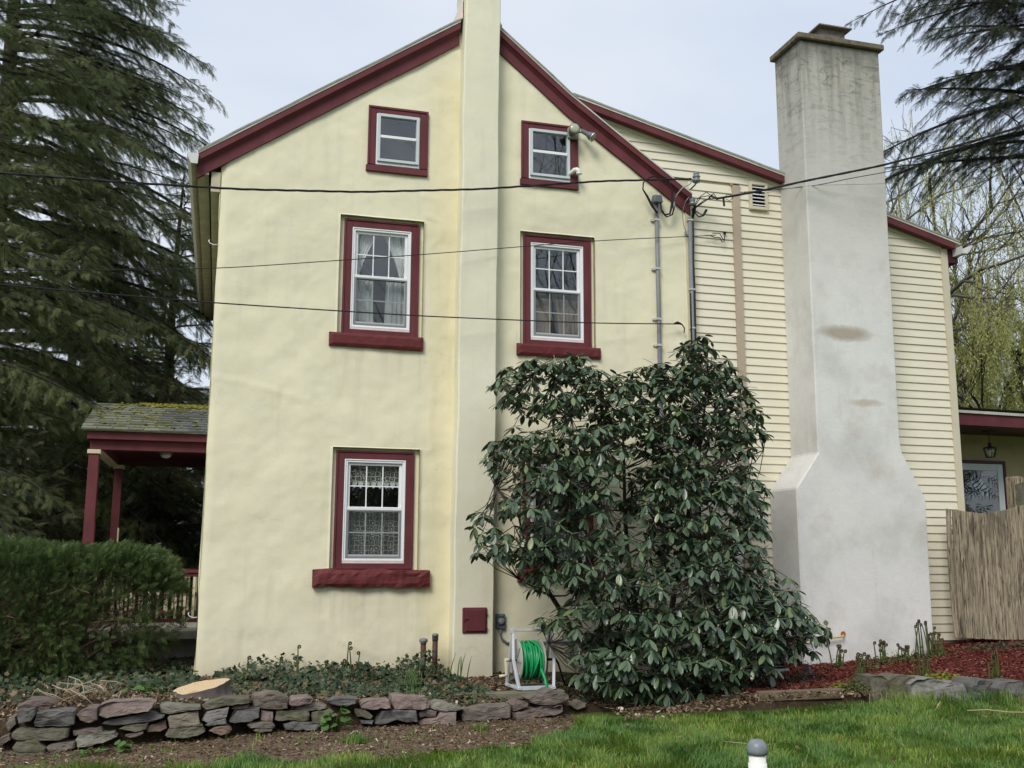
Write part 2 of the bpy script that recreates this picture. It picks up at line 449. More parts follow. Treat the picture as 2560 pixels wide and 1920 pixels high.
island_leaf('spruce', [(0.0, (0.040, 0.055, 0.026)), (0.6, (0.070, 0.085, 0.038)), (1.0, (0.15, 0.15, 0.075))], 0.55, 0.3, 0.2)
island_leaf('yew', [(0.0, (0.048, 0.082, 0.028)), (0.5, (0.088, 0.135, 0.045)), (1.0, (0.15, 0.20, 0.068))], 0.55, 0.3, 0.35)
island_leaf('willow_leaf', [(0.0, (0.34, 0.37, 0.10)), (0.5, (0.46, 0.49, 0.16)), (1.0, (0.60, 0.62, 0.28))], 0.6, 0.3, 0.5)
island_leaf('ivy_leaf', [(0.0, (0.016, 0.032, 0.015)), (0.45, (0.032, 0.055, 0.025)), (0.8, (0.055, 0.080, 0.036)), (0.92, (0.10, 0.11, 0.05)), (0.96, (0.13, 0.085, 0.045)), (1.0, (0.16, 0.10, 0.055))], 0.5, 0.32)
island_leaf('weed_leaf', [(0.0, (0.055, 0.13, 0.028)), (1.0, (0.11, 0.22, 0.05))], 0.5, 0.35, 0.25)
island_leaf('fern_stem', [(0.0, (0.045, 0.065, 0.016)), (1.0, (0.095, 0.105, 0.03))], 0.6, 0.3)
island_leaf('fern_curl', [(0.0, (0.04, 0.03, 0.018)), (1.0, (0.085, 0.06, 0.03))], 0.7, 0.3)
island_leaf('moss_tuft', [(0.0, (0.10, 0.105, 0.018)), (0.6, (0.17, 0.165, 0.03)), (1.0, (0.25, 0.24, 0.06))], 0.85, 0.1)
island_leaf('grass', [(0.0, (0.085, 0.165, 0.030)), (0.5, (0.15, 0.25, 0.048)), (0.85, (0.22, 0.33, 0.07)), (1.0, (0.34, 0.33, 0.13))], 0.5, 0.3, 0.35)
# lawn blades: patches of yellower and bluer green
t_ = MAT['grass'].node_tree
bs = t_.nodes['Principled BSDF']
src = bs.inputs['Base Color'].links[0].from_socket
geo = t_.nodes.new('ShaderNodeNewGeometry')
nzg = t_.nodes.new('ShaderNodeTexNoise'); nzg.inputs['Scale'].default_value = 1.1; nzg.inputs['Detail'].default_value = 4.0
rpg = t_.nodes.new('ShaderNodeValToRGB')
rpg.color_ramp.elements[0].position = 0.36; rpg.color_ramp.elements[0].color = (0.62, 0.78, 0.85, 1)
rpg.color_ramp.elements[1].position = 0.66; rpg.color_ramp.elements[1].color = (1.25, 1.12, 0.85, 1)
mxg = t_.nodes.new('ShaderNodeMix'); mxg.data_type = 'RGBA'; mxg.blend_type = 'MULTIPLY'; mxg.inputs['Factor'].default_value = 1.0
t_.links.new(geo.outputs['Position'], nzg.inputs['Vector']); t_.links.new(nzg.outputs['Fac'], rpg.inputs['Fac'])
t_.links.new(src, mxg.inputs[6]); t_.links.new(rpg.outputs['Color'], mxg.inputs[7])
t_.links.new(mxg.outputs[2], bs.inputs['Base Color'])
for nd in t_.nodes:
    if nd.type == 'BSDF_TRANSLUCENT': t_.links.new(mxg.outputs[2], nd.inputs['Color'])
island_leaf('mulch_chip', [(0.0, (0.065, 0.016, 0.012)), (0.5, (0.125, 0.030, 0.023)), (0.9, (0.20, 0.060, 0.044)), (1.0, (0.33, 0.15, 0.11))], 0.85, 0.15)
island_leaf('litter', [(0.0, (0.06, 0.040, 0.026)), (0.5, (0.17, 0.115, 0.073)), (0.85, (0.24, 0.17, 0.105)), (0.97, (0.36, 0.28, 0.19)), (1.0, (0.70, 0.66, 0.56))], 0.9, 0.1)
island_leaf('petal_blue', [(0.0, (0.13, 0.15, 0.55)), (1.0, (0.25, 0.24, 0.70))], 0.6)
island_leaf('orange_leaf', [(0.0, (0.22, 0.10, 0.02)), (1.0, (0.36, 0.20, 0.05))], 0.6)

# ground sheets
t = NT('lawn')
n = t.noise(1.2, 5.0, 0.6); n2 = t.noise(26.0, 4.0, 0.7)
col = t.ramp(n, [(0.3, (0.055, 0.10, 0.020)), (0.65, (0.10, 0.16, 0.03))])
col = t.mix(t.ramp(n2, [(0.48, (0, 0, 0)), (0.75, (0.6, 0.6, 0.6))]), col, (0.075, 0.062, 0.030))
t.bump(n2, 0.8, 0.02)
t.out(col, 0.95, 0.1)
t = NT('bare_soil')
n = t.noise(2.0, 6.0, 0.65); n2 = t.noise(40.0, 4.0, 0.7)
col = t.ramp(n, [(0.3, (0.11, 0.078, 0.055)), (0.7, (0.20, 0.145, 0.10))])
col = t.mix(t.ramp(n2, [(0.5, (0, 0, 0)), (0.8, (0.7, 0.7, 0.7))]), col, (0.055, 0.038, 0.028))
col = t.mix(t.ramp(t.noise(1.7, 4.0), [(0.58, (0, 0, 0)), (0.72, (0.65, 0.65, 0.65))]), col, (0.095, 0.095, 0.024))
t.bump(n2, 1.0, 0.02)
t.out(col, 0.95, 0.1)
t = NT('mulch_base')
n = t.noise(30.0, 5.0, 0.7, stretch=(1.0, 1.8, 1.0)); n2 = t.noise(1.5, 4.0)
col = t.ramp(n, [(0.3, (0.045, 0.010, 0.008)), (0.55, (0.13, 0.026, 0.020)), (0.8, (0.24, 0.055, 0.042))])
t.bump(n, 1.0, 0.02)
t.out(col, 0.95, 0.1)
t = NT('bed_soil')
n = t.noise(3.0, 6.0, 0.65); n2 = t.noise(35.0, 4.0, 0.7)
col = t.ramp(n, [(0.3, (0.030, 0.022, 0.015)), (0.7, (0.080, 0.056, 0.036))])
col = t.mix(t.ramp(n2, [(0.5, (0, 0, 0)), (0.8, (0.7, 0.7, 0.7))]), col, (0.12, 0.085, 0.052))
t.bump(n2, 1.0, 0.02)
t.out(col, 0.95, 0.1)

# porch slates, grey-green with moss and a newer grey part
t = NT('porch_shingle')
oi = t.node('ShaderNodeObjectInfo')
base = t.ramp(oi.outputs['Random'], [(0.0, (0.135, 0.145, 0.105)), (0.5, (0.185, 0.195, 0.145)), (1.0, (0.235, 0.24, 0.18))])
col = t.mix(t.ramp(t.noise(30.0, 5.0), [(0.4, (0, 0, 0)), (0.7, (0.5, 0.5, 0.5))]), base, (0.09, 0.095, 0.07))
col = t.mix(t.ramp(t.noise(4.0, 5.0, 0.6), [(0.60, (0, 0, 0)), (0.68, (0.9, 0.9, 0.9))]), col, (0.14, 0.12, 0.012))
t.bump(t.noise(50.0, 5.0), 0.5, 0.006)
t.out(col, 0.9, 0.15)
t = NT('porch_shingle_grey')
oi = t.node('ShaderNodeObjectInfo')
base = t.ramp(oi.outputs['Random'], [(0.0, (0.095, 0.105, 0.105)), (1.0, (0.155, 0.165, 0.165))])
col = t.mix(t.ramp(t.noise(30.0, 5.0), [(0.45, (0, 0, 0)), (0.75, (0.5, 0.5, 0.5))]), base, (0.06, 0.06, 0.05))
t.bump(t.noise(50.0, 5.0), 0.5, 0.006)
t.out(col, 0.9, 0.15)

# ------------------------------------------------------------------ mesh helpers
def tag(o, label=None, cat=None, group=None, kind=None):
    if label: o['label'] = label
    if cat: o['category'] = cat
    if group: o['group'] = group
    if kind: o['kind'] = kind
    return o


def thing(name, label, cat, loc=(0, 0, 0), group=None):
    o = bpy.data.objects.new(name, None)
    o.empty_display_size = 0.2
    COL.objects.link(o)
    o.location = loc
    o['base'] = tuple(loc)
    return tag(o, label, cat, group)


def link(name, me, parent=None, local=False):
    o = bpy.data.objects.new(name, me)
    COL.objects.link(o)
    if parent is not None:
        o.parent = parent
        if not local and parent.type == 'EMPTY' and 'base' in parent:
            o.matrix_parent_inverse = Matrix.Translation(-Vector(parent['base']))
    return o


def np_mesh(name, V, F, mat=None, smooth=False):
    """V (n,3) array; F (m,k) array of one face size"""
    V = np.asarray(V, dtype=np.float32); F = np.asarray(F, dtype=np.int32)
    me = bpy.data.meshes.new(name)
    k = F.shape[1]
    me.vertices.add(len(V)); me.vertices.foreach_set('co', V.ravel())
    me.loops.add(F.size); me.loops.foreach_set('vertex_index', F.ravel())
    me.polygons.add(len(F))
    me.polygons.foreach_set('loop_start', np.arange(0, F.size, k, dtype=np.int32))
    me.polygons.foreach_set('loop_total', np.full(len(F), k, dtype=np.int32))
    if smooth:
        me.polygons.foreach_set('use_smooth', np.ones(len(F), dtype=bool))
    me.update(calc_edges=True)
    if mat: me.materials.append(MAT[mat])
    return me


def np_obj(name, V, F, mat, parent=None, smooth=False):
    return link(name, np_mesh(name, V, F, mat, smooth), parent)


class MB:
    def __init__(self):
        self.v, self.f, self.s = [], [], []

    def add(self, vs, fs, smooth=False):
        n = len(self.v)
        self.v += [tuple(p) for p in vs]
        self.f += [tuple(i + n for i in f) for f in fs]
        self.s += [smooth] * len(fs)
        return self

    def box(self, x0, x1, y0, y1, z0, z1):
        return self.add([(x0, y0, z0), (x1, y0, z0), (x1, y1, z0), (x0, y1, z0), (x0, y0, z1), (x1, y0, z1), (x1, y1, z1), (x0, y1, z1)],
                        [(0, 3, 2, 1), (4, 5, 6, 7), (0, 1, 5, 4), (1, 2, 6, 5), (2, 3, 7, 6), (3, 0, 4, 7)])

    def prism(self, poly, y0, y1, y0b=None):
        """poly [(x,z)] counter-clockwise seen from -Y; front at y0"""
        n = len(poly)
        vs = [(x, y0, z) for x, z in poly] + [(x, y1, z) for x, z in poly]
        fs = [tuple(range(n)), tuple(range(2 * n - 1, n - 1, -1))]
        fs += [(i, i + n, (i + 1) % n + n, (i + 1) % n) for i in range(n)]
        return self.add(vs, fs)

    def bar(self, a, b, w, h, upv=(0, 0, 1)):
        a, b = Vector(a), Vector(b)
        d = (b - a).normalized()
        s = d.cross(Vector(upv))
        if s.length < 1e-4: s = d.cross(Vector((1, 0, 0)))
        s.normalize(); u = s.cross(d)
        vs = []
        for p in (a, b):
            for i, j in ((-1, -1), (1, -1), (1, 1), (-1, 1)):
                vs.append(p + s * (w * i / 2) + u * (h * j / 2))
        return self.add(vs, [(3, 2, 1, 0), (4, 5, 6, 7), (0, 1, 5, 4), (1, 2, 6, 5), (2, 3, 7, 6), (3, 0, 4, 7)])

    def tube(self, pts, r, seg=8, cap=True):
        pts = [Vector(p) for p in pts]
        n = len(pts)
        rs = r if isinstance(r, (list, tuple)) else [r] * n
        vs, fs = [], []
        prev = None
        for i, p in enumerate(pts):
            d = (pts[min(i + 1, n - 1)] - pts[max(i - 1, 0)]).normalized()
            if prev is None:
                a = d.cross(Vector((0, 0, 1)))
                if a.length < 0.05: a = d.cross(Vector((1, 0, 0)))
            else:
                a = prev - d * prev.dot(d)
            a.normalize(); prev = a
            b = d.cross(a)
            for k in range(seg):
                an = 2 * math.pi * k / seg
                vs.append(p + (a * math.cos(an) + b * math.sin(an)) * rs[i])
        for i in range(n - 1):
            for k in range(seg):
                k2 = (k + 1) % seg
                fs.append((i * seg + k, i * seg + k2, (i + 1) * seg + k2, (i + 1) * seg + k))
        self.add(vs, fs, True)
        if cap:
            m = len(self.v) - len(vs)
            self.f.append(tuple(m + k for k in range(seg - 1, -1, -1))); self.s.append(False)
            self.f.append(tuple(m + (n - 1) * seg + k for k in range(seg))); self.s.append(False)
        return self

    def lathe(self, prof, center, axis='z', seg=20):
        vs, fs = [], []
        cx, cy, cz = center
        for r, h in prof:
            for k in range(seg):
                an = 2 * math.pi * k / seg
                c, s_ = r * math.cos(an), r * math.sin(an)
                vs.append((cx + c, cy + s_, cz + h) if axis == 'z' else ((cx + h, cy + c, cz + s_) if axis == 'x' else (cx + s_, cy + h, cz + c)))
        for i in range(len(prof) - 1):
            for k in range(seg):
                k2 = (k + 1) % seg
                fs.append((i * seg + k, i * seg + k2, (i + 1) * seg + k2, (i + 1) * seg + k))
        fs.append(tuple(range(seg - 1, -1, -1)))
        fs.append(tuple((len(prof) - 1) * seg + k for k in range(seg)))
        return self.add(vs, fs, True)

    def loft(self, pts, prof):
        """sweep a closed profile [(dz, y)] along [(x, z)] points"""
        n, m = len(pts), len(prof)
        vs = [(x, y, z + dz) for x, z in pts for dz, y in prof]
        fs = []
        for i in range(n - 1):
            for k in range(m):
                k2 = (k + 1) % m
                fs.append((i * m + k, (i + 1) * m + k, (i + 1) * m + k2, i * m + k2))
        fs.append(tuple(range(m)))
        fs.append(tuple((n - 1) * m + k for k in range(m - 1, -1, -1)))
        return self.add(vs, fs)

    def mesh(self, name, mat, bevel=0.0):
        me = bpy.data.meshes.new(name)
        me.from_pydata(self.v, [], self.f)
        me.polygons.foreach_set('use_smooth', self.s)
        me.materials.append(MAT[mat])
        import bmesh
        bm = bmesh.new(); bm.from_mesh(me)
        bmesh.ops.recalc_face_normals(bm, faces=bm.faces)
        if bevel > 0:
            ed = [e for e in bm.edges if len(e.link_faces) == 2 and e.calc_face_angle(0) > 0.6]
            bmesh.ops.bevel(bm, geom=ed, offset=bevel, segments=1, affect='EDGES', profile=0.5)
        bm.to_mesh(me); bm.free()
        return me

    def build(self, name, mat, parent=None, bevel=0.0):
        return link(name, self.mesh(name, mat, bevel), parent)


def segs_mesh(name, S, mat, sides=5, smooth=True):
    """S (n,8): p0 p1 r0 r1 -> open tapered tubes"""
    S = np.asarray(S, dtype=np.float64)
    p0, p1, r0, r1 = S[:, :3], S[:, 3:6], S[:, 6], S[:, 7]
    d = p1 - p0
    d /= np.linalg.norm(d, axis=1, keepdims=True) + 1e-9
    ref = np.where(np.abs(d[:, 2:3]) > 0.9, np.array([[1.0, 0, 0]]), np.array([[0, 0, 1.0]]))
    a = np.cross(d, ref); a /= np.linalg.norm(a, axis=1, keepdims=True) + 1e-9
    b = np.cross(d, a)
    an = np.arange(sides) * 2 * np.pi / sides
    off = a[:, None, :] * np.cos(an)[None, :, None] + b[:, None, :] * np.sin(an)[None, :, None]
    V = np.concatenate([p0[:, None] + off * r0[:, None, None], p1[:, None] + off * r1[:, None, None]], axis=1)
    k = np.arange(sides); k2 = (k + 1) % sides
    f = np.stack([k, k2, k2 + sides, k + sides], axis=1)
    F = (np.arange(len(S)) * 2 * sides)[:, None, None] + f[None]
    return np_mesh(name, V.reshape(-1, 3), F.reshape(-1, 4), mat, smooth)


def frames(direction, roll):
    """rotation matrices (n,3,3) whose columns are x=direction, y=side, z=up, rolled about x"""
    d = direction / (np.linalg.norm(direction, axis=1, keepdims=True) + 1e-9)
    ref = np.where(np.abs(d[:, 2:3]) > 0.95, np.array([[1.0, 0, 0]]), np.array([[0, 0, 1.0]]))
    y = np.cross(ref, d); y /= np.linalg.norm(y, axis=1, keepdims=True) + 1e-9
    z = np.cross(d, y)
    c, s_ = np.cos(roll)[:, None], np.sin(roll)[:, None]
    return np.stack([d, y * c + z * s_, -y * s_ + z * c], axis=2)


def scatter(tv, tf, pos, rot, scale):
    """copies of a template (tv, tf) -> big arrays"""
    tv = np.asarray(tv, float); tf = np.asarray(tf, int)
    scale = np.asarray(scale, float)
    if scale.ndim == 1: scale = scale[:, None] * np.ones((1, 3))
    V = np.einsum('nij,nkj->nki', rot, tv[None] * scale[:, None, :]) + pos[:, None, :]
    F = tf[None] + (np.arange(len(pos)) * len(tv))[:, None, None]
    return V.reshape(-1, 3), F.reshape(-1, tf.shape[1])


def vnoise(x, y, s=1.0, seed=0):
    """cheap smooth value noise, 2-D arrays in, about -1..1 out"""
    r = np.random.default_rng(seed)
    T = r.uniform(-1, 1, (64, 64))
    x = np.asarray(x, float) * s; y = np.asarray(y, float) * s
    xi, yi = np.floor(x).astype(int), np.floor(y).astype(int)
    fx, fy = x - xi, y - yi
    fx, fy = fx * fx * (3 - 2 * fx), fy * fy * (3 - 2 * fy)
    g = lambda i, j: T[i % 64, j % 64]
    return (g(xi, yi) * (1 - fx) + g(xi + 1, yi) * fx) * (1 - fy) + (g(xi, yi + 1) * (1 - fx) + g(xi + 1, yi + 1) * fx) * fy


def in_poly(x, y, poly):
    x, y = np.asarray(x), np.asarray(y)
    c = np.zeros(x.shape, bool)
    n = len(poly)
    for i in range(n):
        (x0, y0), (x1, y1) = poly[i], poly[(i + 1) % n]
        k = ((y0 > y) != (y1 > y)) & (x < (x1 - x0) * (y - y0) / (y1 - y0 + 1e-12) + x0)
        c ^= k
    return c


def sstep(a, b, x):
    t_ = np.clip((np.asarray(x, float) - a) / (b - a), 0, 1)
    return t_ * t_ * (3 - 2 * t_)

# ================================================================== the setting: ground sheets
BED_X = [-6.0, -2.0, 0.3, 2.0, 3.7, 4.2, 4.9, 6.0, 7.3, 8.5, 9.2, 14.0]
BED_F = [-4.0, -3.55, -3.15, -2.92, -2.70, -2.66, -2.95, -3.12, -3.18, -3.45, -3.65, -4.4]
FRONT_X = [-6.0, -2.4, -1.7, -1.2, 0.0, 1.5, 2.6, 3.3, 4.5, 6.0, 7.5, 9.0, 12.0, 14.0]
FRONT_Z = [0.0, 0.02, 0.16, 0.25, 0.21, 0.13, 0.055, 0.03, -0.05, 0.10, 0.15, 0.15, 0.22, 0.3]
BACK_X = [-6.0, -0.2, 3.0, 5.0, 7.0, 8.0, 10.0, 11.0, 14.0]
BACK_Z = [0.20, 0.12, 0.06, 0.07, 0.10, 0.13, 0.25, 0.34, 0.5]


def lawn_z(x, y):
    x = np.asarray(x, float); y = np.asarray(y, float)
    return -0.1 + 0.05 * sstep(3, 8, x) + 0.012 * vnoise(x, y, 1.3, 3) + 0.1 * sstep(0.5, 4.0, y) + 0.06 * sstep(5.6, 7.6, x) * sstep(-5.8, -3.7, y)


def bed_front(x):
    return np.interp(x, BED_X, BED_F)


def bed_z(x, y):
    x = np.asarray(x, float); y = np.asarray(y, float)
    f = bed_front(x)
    k = np.clip((y - f) / (0.0 - f), 0, 1)
    a, b = np.interp(x, FRONT_X, FRONT_Z), np.interp(x, BACK_X, BACK_Z)
    return a * (1 - k) + b * k + 0.018 * vnoise(x, y, 2.6, 5) + 0.01 * vnoise(x, y, 7.0, 6)


def grid_sheet(name, xs, ys, zf, mat, keep=None, kind='structure', y_of=None):
    X, Y = np.meshgrid(xs, ys)
    if y_of is not None:
        Y = y_of(X, Y)
    Z = zf(X, Y)
    nx, ny = len(xs), len(ys)
    V = np.stack([X, Y, Z], axis=2).reshape(-1, 3)
    i = np.arange(ny - 1)[:, None] * nx + np.arange(nx - 1)[None]
    F = np.stack([i, i + 1, i + nx + 1, i + nx], axis=2).reshape(-1, 4)
    if keep is not None:
        c = V[F].mean(axis=1)
        F = F[keep(c[:, 0], c[:, 1])]
    o = np_obj(name, V, F, mat, None, True)
    tag(o, kind=kind)
    return o


def spaced(lo, a, b, hi, fine, coarse):
    l = -np.geomspace(1, (a - lo) + 1, coarse)[::-1] + 1 + a
    r_ = np.geomspace(1, (hi - b) + 1, coarse) - 1 + b
    return np.unique(np.round(np.concatenate([l, np.arange(a, b, fine), r_]), 4))


grid_sheet('lawn', spaced(-220, -4, 12, 220, 0.16, 14), spaced(-60, -13, 0, 240, 0.16, 14), lawn_z, 'lawn')
kk = np.concatenate([[0.0, 0.01], np.linspace(0.03, 1, 34)])
def bed_surface(x, y, up_=0.0):
    # the sheet turns down to the lawn along its front edge
    return np.where(y <= bed_front(x) + 0.041, np.where(x > 5.95, bed_z(x, y) + up_ - 0.01, lawn_z(x, y) - 0.04), bed_z(x, y) + up_)


grid_sheet('planting_bed', np.arange(-6.0, 6.06, 0.1), kk, lambda x, y: bed_surface(x, y), 'bed_soil',
           y_of=lambda X, K: (bed_front(X) + 0.04) * (1 - K) + 0.35 * K)
grid_sheet('mulch_bed', np.arange(5.9, 14.01, 0.1), kk, lambda x, y: bed_surface(x, y, 0.012), 'mulch_base',
           y_of=lambda X, K: (bed_front(X) + 0.04) * (1 - K) + 0.35 * K)
grid_sheet('bed_edge', np.arange(5.8, 14.01, 0.1), np.array([0.0, 0.4, 1.0]), lambda x, y: np.where(y < bed_front(x) - 0.04, lawn_z(x, y) - 0.03, bed_z(x, y) - 0.004), 'bed_soil',
           y_of=lambda X, K: bed_front(X) - 0.08 + 0.16 * K)
grid_sheet('side_yard', np.arange(-8.0, 0.11, 0.2), np.arange(0.3, 14.1, 0.2), lambda x, y: 0.17 + 0.03 * vnoise(x, y, 1.1, 9), 'bed_soil')
SOIL = [(-2.3, -3.2), (-2.3, -4.5), (-1.63, -4.45), (-0.36, -4.85), (0.14, -4.71), (0.41, -4.42), (0.65, -4.84), (1.1, -4.69), (1.42, -4.86), (1.85, -4.6),
        (2.4, -4.43), (2.76, -4.49), (3.28, -4.11), (3.67, -3.45), (3.9, -2.95), (3.73, -2.5), (1.9, -2.8), (0.3, -3.0), (-0.77, -3.3)]
grid_sheet('soil_strip', np.arange(-2.4, 4.2, 0.06), np.arange(-5.0, -2.4, 0.06), lambda x, y: lawn_z(x, y) + 0.006 + 0.008 * vnoise(x, y, 6.0, 4), 'bare_soil',
           keep=lambda x, y: in_poly(x + 0.06 * vnoise(x, y, 5, 1), y + 0.08 * vnoise(x, y, 5, 2), SOIL))

# ================================================================== the house
house = thing('house', 'cream stucco and clapboard house with dark red trim and two chimneys', 'house', (3.4, 0.0, 0.1))

APEX = (3.40, 9.72)
ROOF_L = [(-0.52, 7.036), (1.211, 8.227), (3.09, 9.51)]
ROOF_R = [(3.65, 9.515), (3.70, 9.478), (4.795, 8.586), (5.754, 7.92), (6.774, 7.213)]
WING_R = [(4.85, 8.566), (6.56, 8.137), (8.35, 7.697), (9.99, 7.268), (11.62, 6.836)]


def zl(x):
    return np.interp(x, [p[0] for p in ROOF_L] + [APEX[0]] + [p[0] for p in ROOF_R], [p[1] for p in ROOF_L] + [APEX[1]] + [p[1] for p in ROOF_R])


# ---- stucco front with window openings (x0, x1, z0, z1)
HOLES = [(1.425, 2.615, 1.44, 3.09), (1.43, 2.62, 4.64, 6.355), (4.05, 5.21, 4.65, 6.365), (4.05, 5.21, 1.45, 3.09),
         (1.90, 2.53, 7.13, 7.925), (4.17, 4.83, 7.17, 7.975)]


def lines(a, b, extra, step):
    v = list(np.arange(a, b, step)) + [b]
    for e in extra:
        v = [q for q in v if abs(q - e) > step * 0.45] + [e]
    return np.array(sorted(v))


gx = lines(-0.21, 6.78, [h[0] for h in HOLES] + [h[1] for h in HOLES], 0.04)
gz = lines(-0.05, 9.4, [h[2] for h in HOLES] + [h[3] for h in HOLES], 0.04)
X, Z = np.meshgrid(gx, gz)
Yd = -0.010 * vnoise(X, Z, 1.6, 11) - 0.007 * vnoise(X, Z, 4.0, 12) - 0.003 * vnoise(X, Z, 11.0, 13) - 0.010 * np.clip((1.3 - Z) / 1.3, 0, 1)


def ridge(path, h, w):
    global Yd
    best = np.full(X.shape, 9.0)
    for (x0, z0), (x1, z1) in zip(path[:-1], path[1:]):
        dx, dz = x1 - x0, z1 - z0
        tt = np.clip(((X - x0) * dx + (Z - z0) * dz) / (dx * dx + dz * dz), 0, 1)
        best = np.minimum(best, np.hypot(X - x0 - tt * dx, Z - z0 - tt * dz))
    Yd = Yd - h * np.exp(-(best / w) ** 2)


ridge([(2.66, 6.45), (2.86, 6.38), (2.88, 6.15), (2.70, 6.0), (2.66, 5.78)], 0.010, 0.03)      # edge of an old patch
ridge([(2.74, 4.35), (2.79, 3.9), (2.74, 3.5), (2.78, 3.1), (2.70, 3.05)], 0.009, 0.03)
ridge([(1.47, 1.15), (1.46, 0.85), (1.50, 0.62), (1.72, 0.48), (2.1, 0.33)], 0.010, 0.03)
ridge([(-0.2, 3.95), (0.2, 3.92), (0.6, 3.82), (1.1, 3.70)], 0.007, 0.04)
ridge([(2.45, 6.95), (2.46, 6.83), (2.6, 6.75), (2.8, 6.72)], 0.006, 0.025)
for bx_, bz_ in [(0.95, 4.85), (1.24, 6.05), (0.98, 6.08), (1.15, 5.45), (3.9, 4.85), (5.55, 5.6), (5.7, 4.75), (3.85, 5.6), (2.95, 4.65), (1.1, 5.9), (5.6, 4.9)]:
    Yd = Yd + 0.010 * np.exp(-(((X - bx_) ** 2 + (Z - bz_) ** 2) / 0.028 ** 2)) - 0.006 * np.exp(-(((X - bx_ - 0.02) ** 2 + (Z - bz_ + 0.03) ** 2) / 0.03 ** 2))
# old corner is a little rounded and bulging
Yd = Yd + 0.03 * np.exp(-((X + 0.21) / 0.05) ** 2)
nx, nz_ = len(gx), len(gz)
V = np.stack([X - 0.015 * np.exp(-((X + 0.21) / 0.02) ** 2) * vnoise(Z, Z * 0, 1.4, 21), Yd, Z], axis=2).reshape(-1, 3)
i = np.arange(nz_ - 1)[:, None] * nx + np.arange(nx - 1)[None]
F = np.stack([i, i + 1, i + nx + 1, i + nx], axis=2).reshape(-1, 4)
c = V[F].mean(axis=1)
keep = c[:, 2] < zl(c[:, 0]) - 0.20
for (a, b, e, d) in HOLES:
    keep &= ~((c[:, 0] > a) & (c[:, 0] < b) & (c[:, 2] > e) & (c[:, 2] < d))
F = F[keep]
# reveals of the openings and the other sides of the house
Vl, Fl = [V], [F]
nv = len(V)


def quad(p):
    global nv
    Vl.append(np.array(p)); Fl.append(np.array([[nv, nv + 1, nv + 2, nv + 3]])); nv += 4


ixg = lambda v: int(np.argmin(np.abs(gx - v)))
izg = lambda v: int(np.argmin(np.abs(gz - v)))
for (a, b, e, d) in HOLES:
    ia, ib, ie, id_ = ixg(a), ixg(b), izg(e), izg(d)
    ring = [ie * nx + q for q in range(ia, ib)] + [q * nx + ib for q in range(ie, id_)] + [id_ * nx + q for q in range(ib, ia, -1)] + [q * nx + ia for q in range(id_, ie, -1)]
    m = len(ring)
    back = V[ring].copy(); back[:, 1] = 0.16
    Vl.append(back)
    Fl.append(np.array([[ring[q], nv + q, nv + (q + 1) % m, ring[(q + 1) % m]] for q in range(m)]))
    nv += m
quad([(-0.205, 9.0, 0), (-0.205, 0.012, 0), (-0.205, 0.012, 6.95), (-0.205, 9.0, 6.95)])
quad([(6.78, 0.0, 0), (6.78, 9.0, 0), (6.78, 9.0, 7.0), (6.78, 0.0, 7.0)])
quad([(6.78, 9.0, 0), (-0.205, 9.0, 0), (-0.205, 9.0, 6.9), (6.78, 9.0, 6.9)])
wall = np_obj('wall', np.concatenate(Vl), np.concatenate(Fl), 'stucco', house, False)
wall.data.polygons.foreach_set('use_smooth', [True] * len(wall.data.polygons)); wall.data.update()
# rear gable closes the shell
mb = MB(); mb.prism([(-0.205, 6.9), (6.78, 6.9), (3.39, 9.5)], 8.9, 9.0); mb.build('rear_gable', 'stucco', house)

# ---- roofs
def rough_line(pts, amp, seed, n=46):
    xs = np.linspace(pts[0][0], pts[-1][0], n)
    zs = np.interp(xs, [p[0] for p in pts], [p[1] for p in pts]) + amp * vnoise(xs * 3.1, xs * 0, 1.0, seed)
    return list(zip(xs, zs))


roof = MB()
roof.loft(rough_line(ROOF_L, 0.008, 31), [(0.008, -0.135), (0.008, 9.2), (-0.03, 9.2), (-0.022, -0.135)])
roof.loft([ROOF_L[-1], APEX, ROOF_R[0]], [(0.02, 0.36), (0.02, 9.2), (-0.03, 9.2), (-0.03, 0.36)])
roof.loft(rough_line(ROOF_R[:3] + [(4.92, 8.50)], 0.008, 32), [(0.008, -0.135), (0.008, 9.2), (-0.03, 9.2), (-0.022, -0.135)])
roof_o = roof.build('roof', 'roof_shingle', house)
for pts in (ROOF_L, ROOF_R):
    mb = MB(); mb.loft(rough_line(pts, 0.003, 33), [(-0.023, -0.127), (-0.023, -0.03), (-0.05, -0.03), (-0.05, -0.127)]); mb.build('drip_edge', 'drip_metal', roof_o)
    mb = MB(); mb.loft(pts, [(-0.051, -0.118), (-0.051, -0.07), (-0.140, -0.07), (-0.145, -0.118)]); mb.build('rake_board', 'red_trim', house)
    mb = MB(); mb.loft(pts, [(-0.135, -0.109), (-0.12, -0.04), (-0.205, -0.046), (-0.175, -0.072)]); mb.build('rake_moulding', 'red_trim', house)
    mb = MB(); mb.loft(pts, [(-0.18, -0.047), (-0.18, 0.03), (-0.365, 0.03), (-0.365, -0.042)]); mb.build('frieze_board', 'red_trim', house)
# lower ends of the rakes

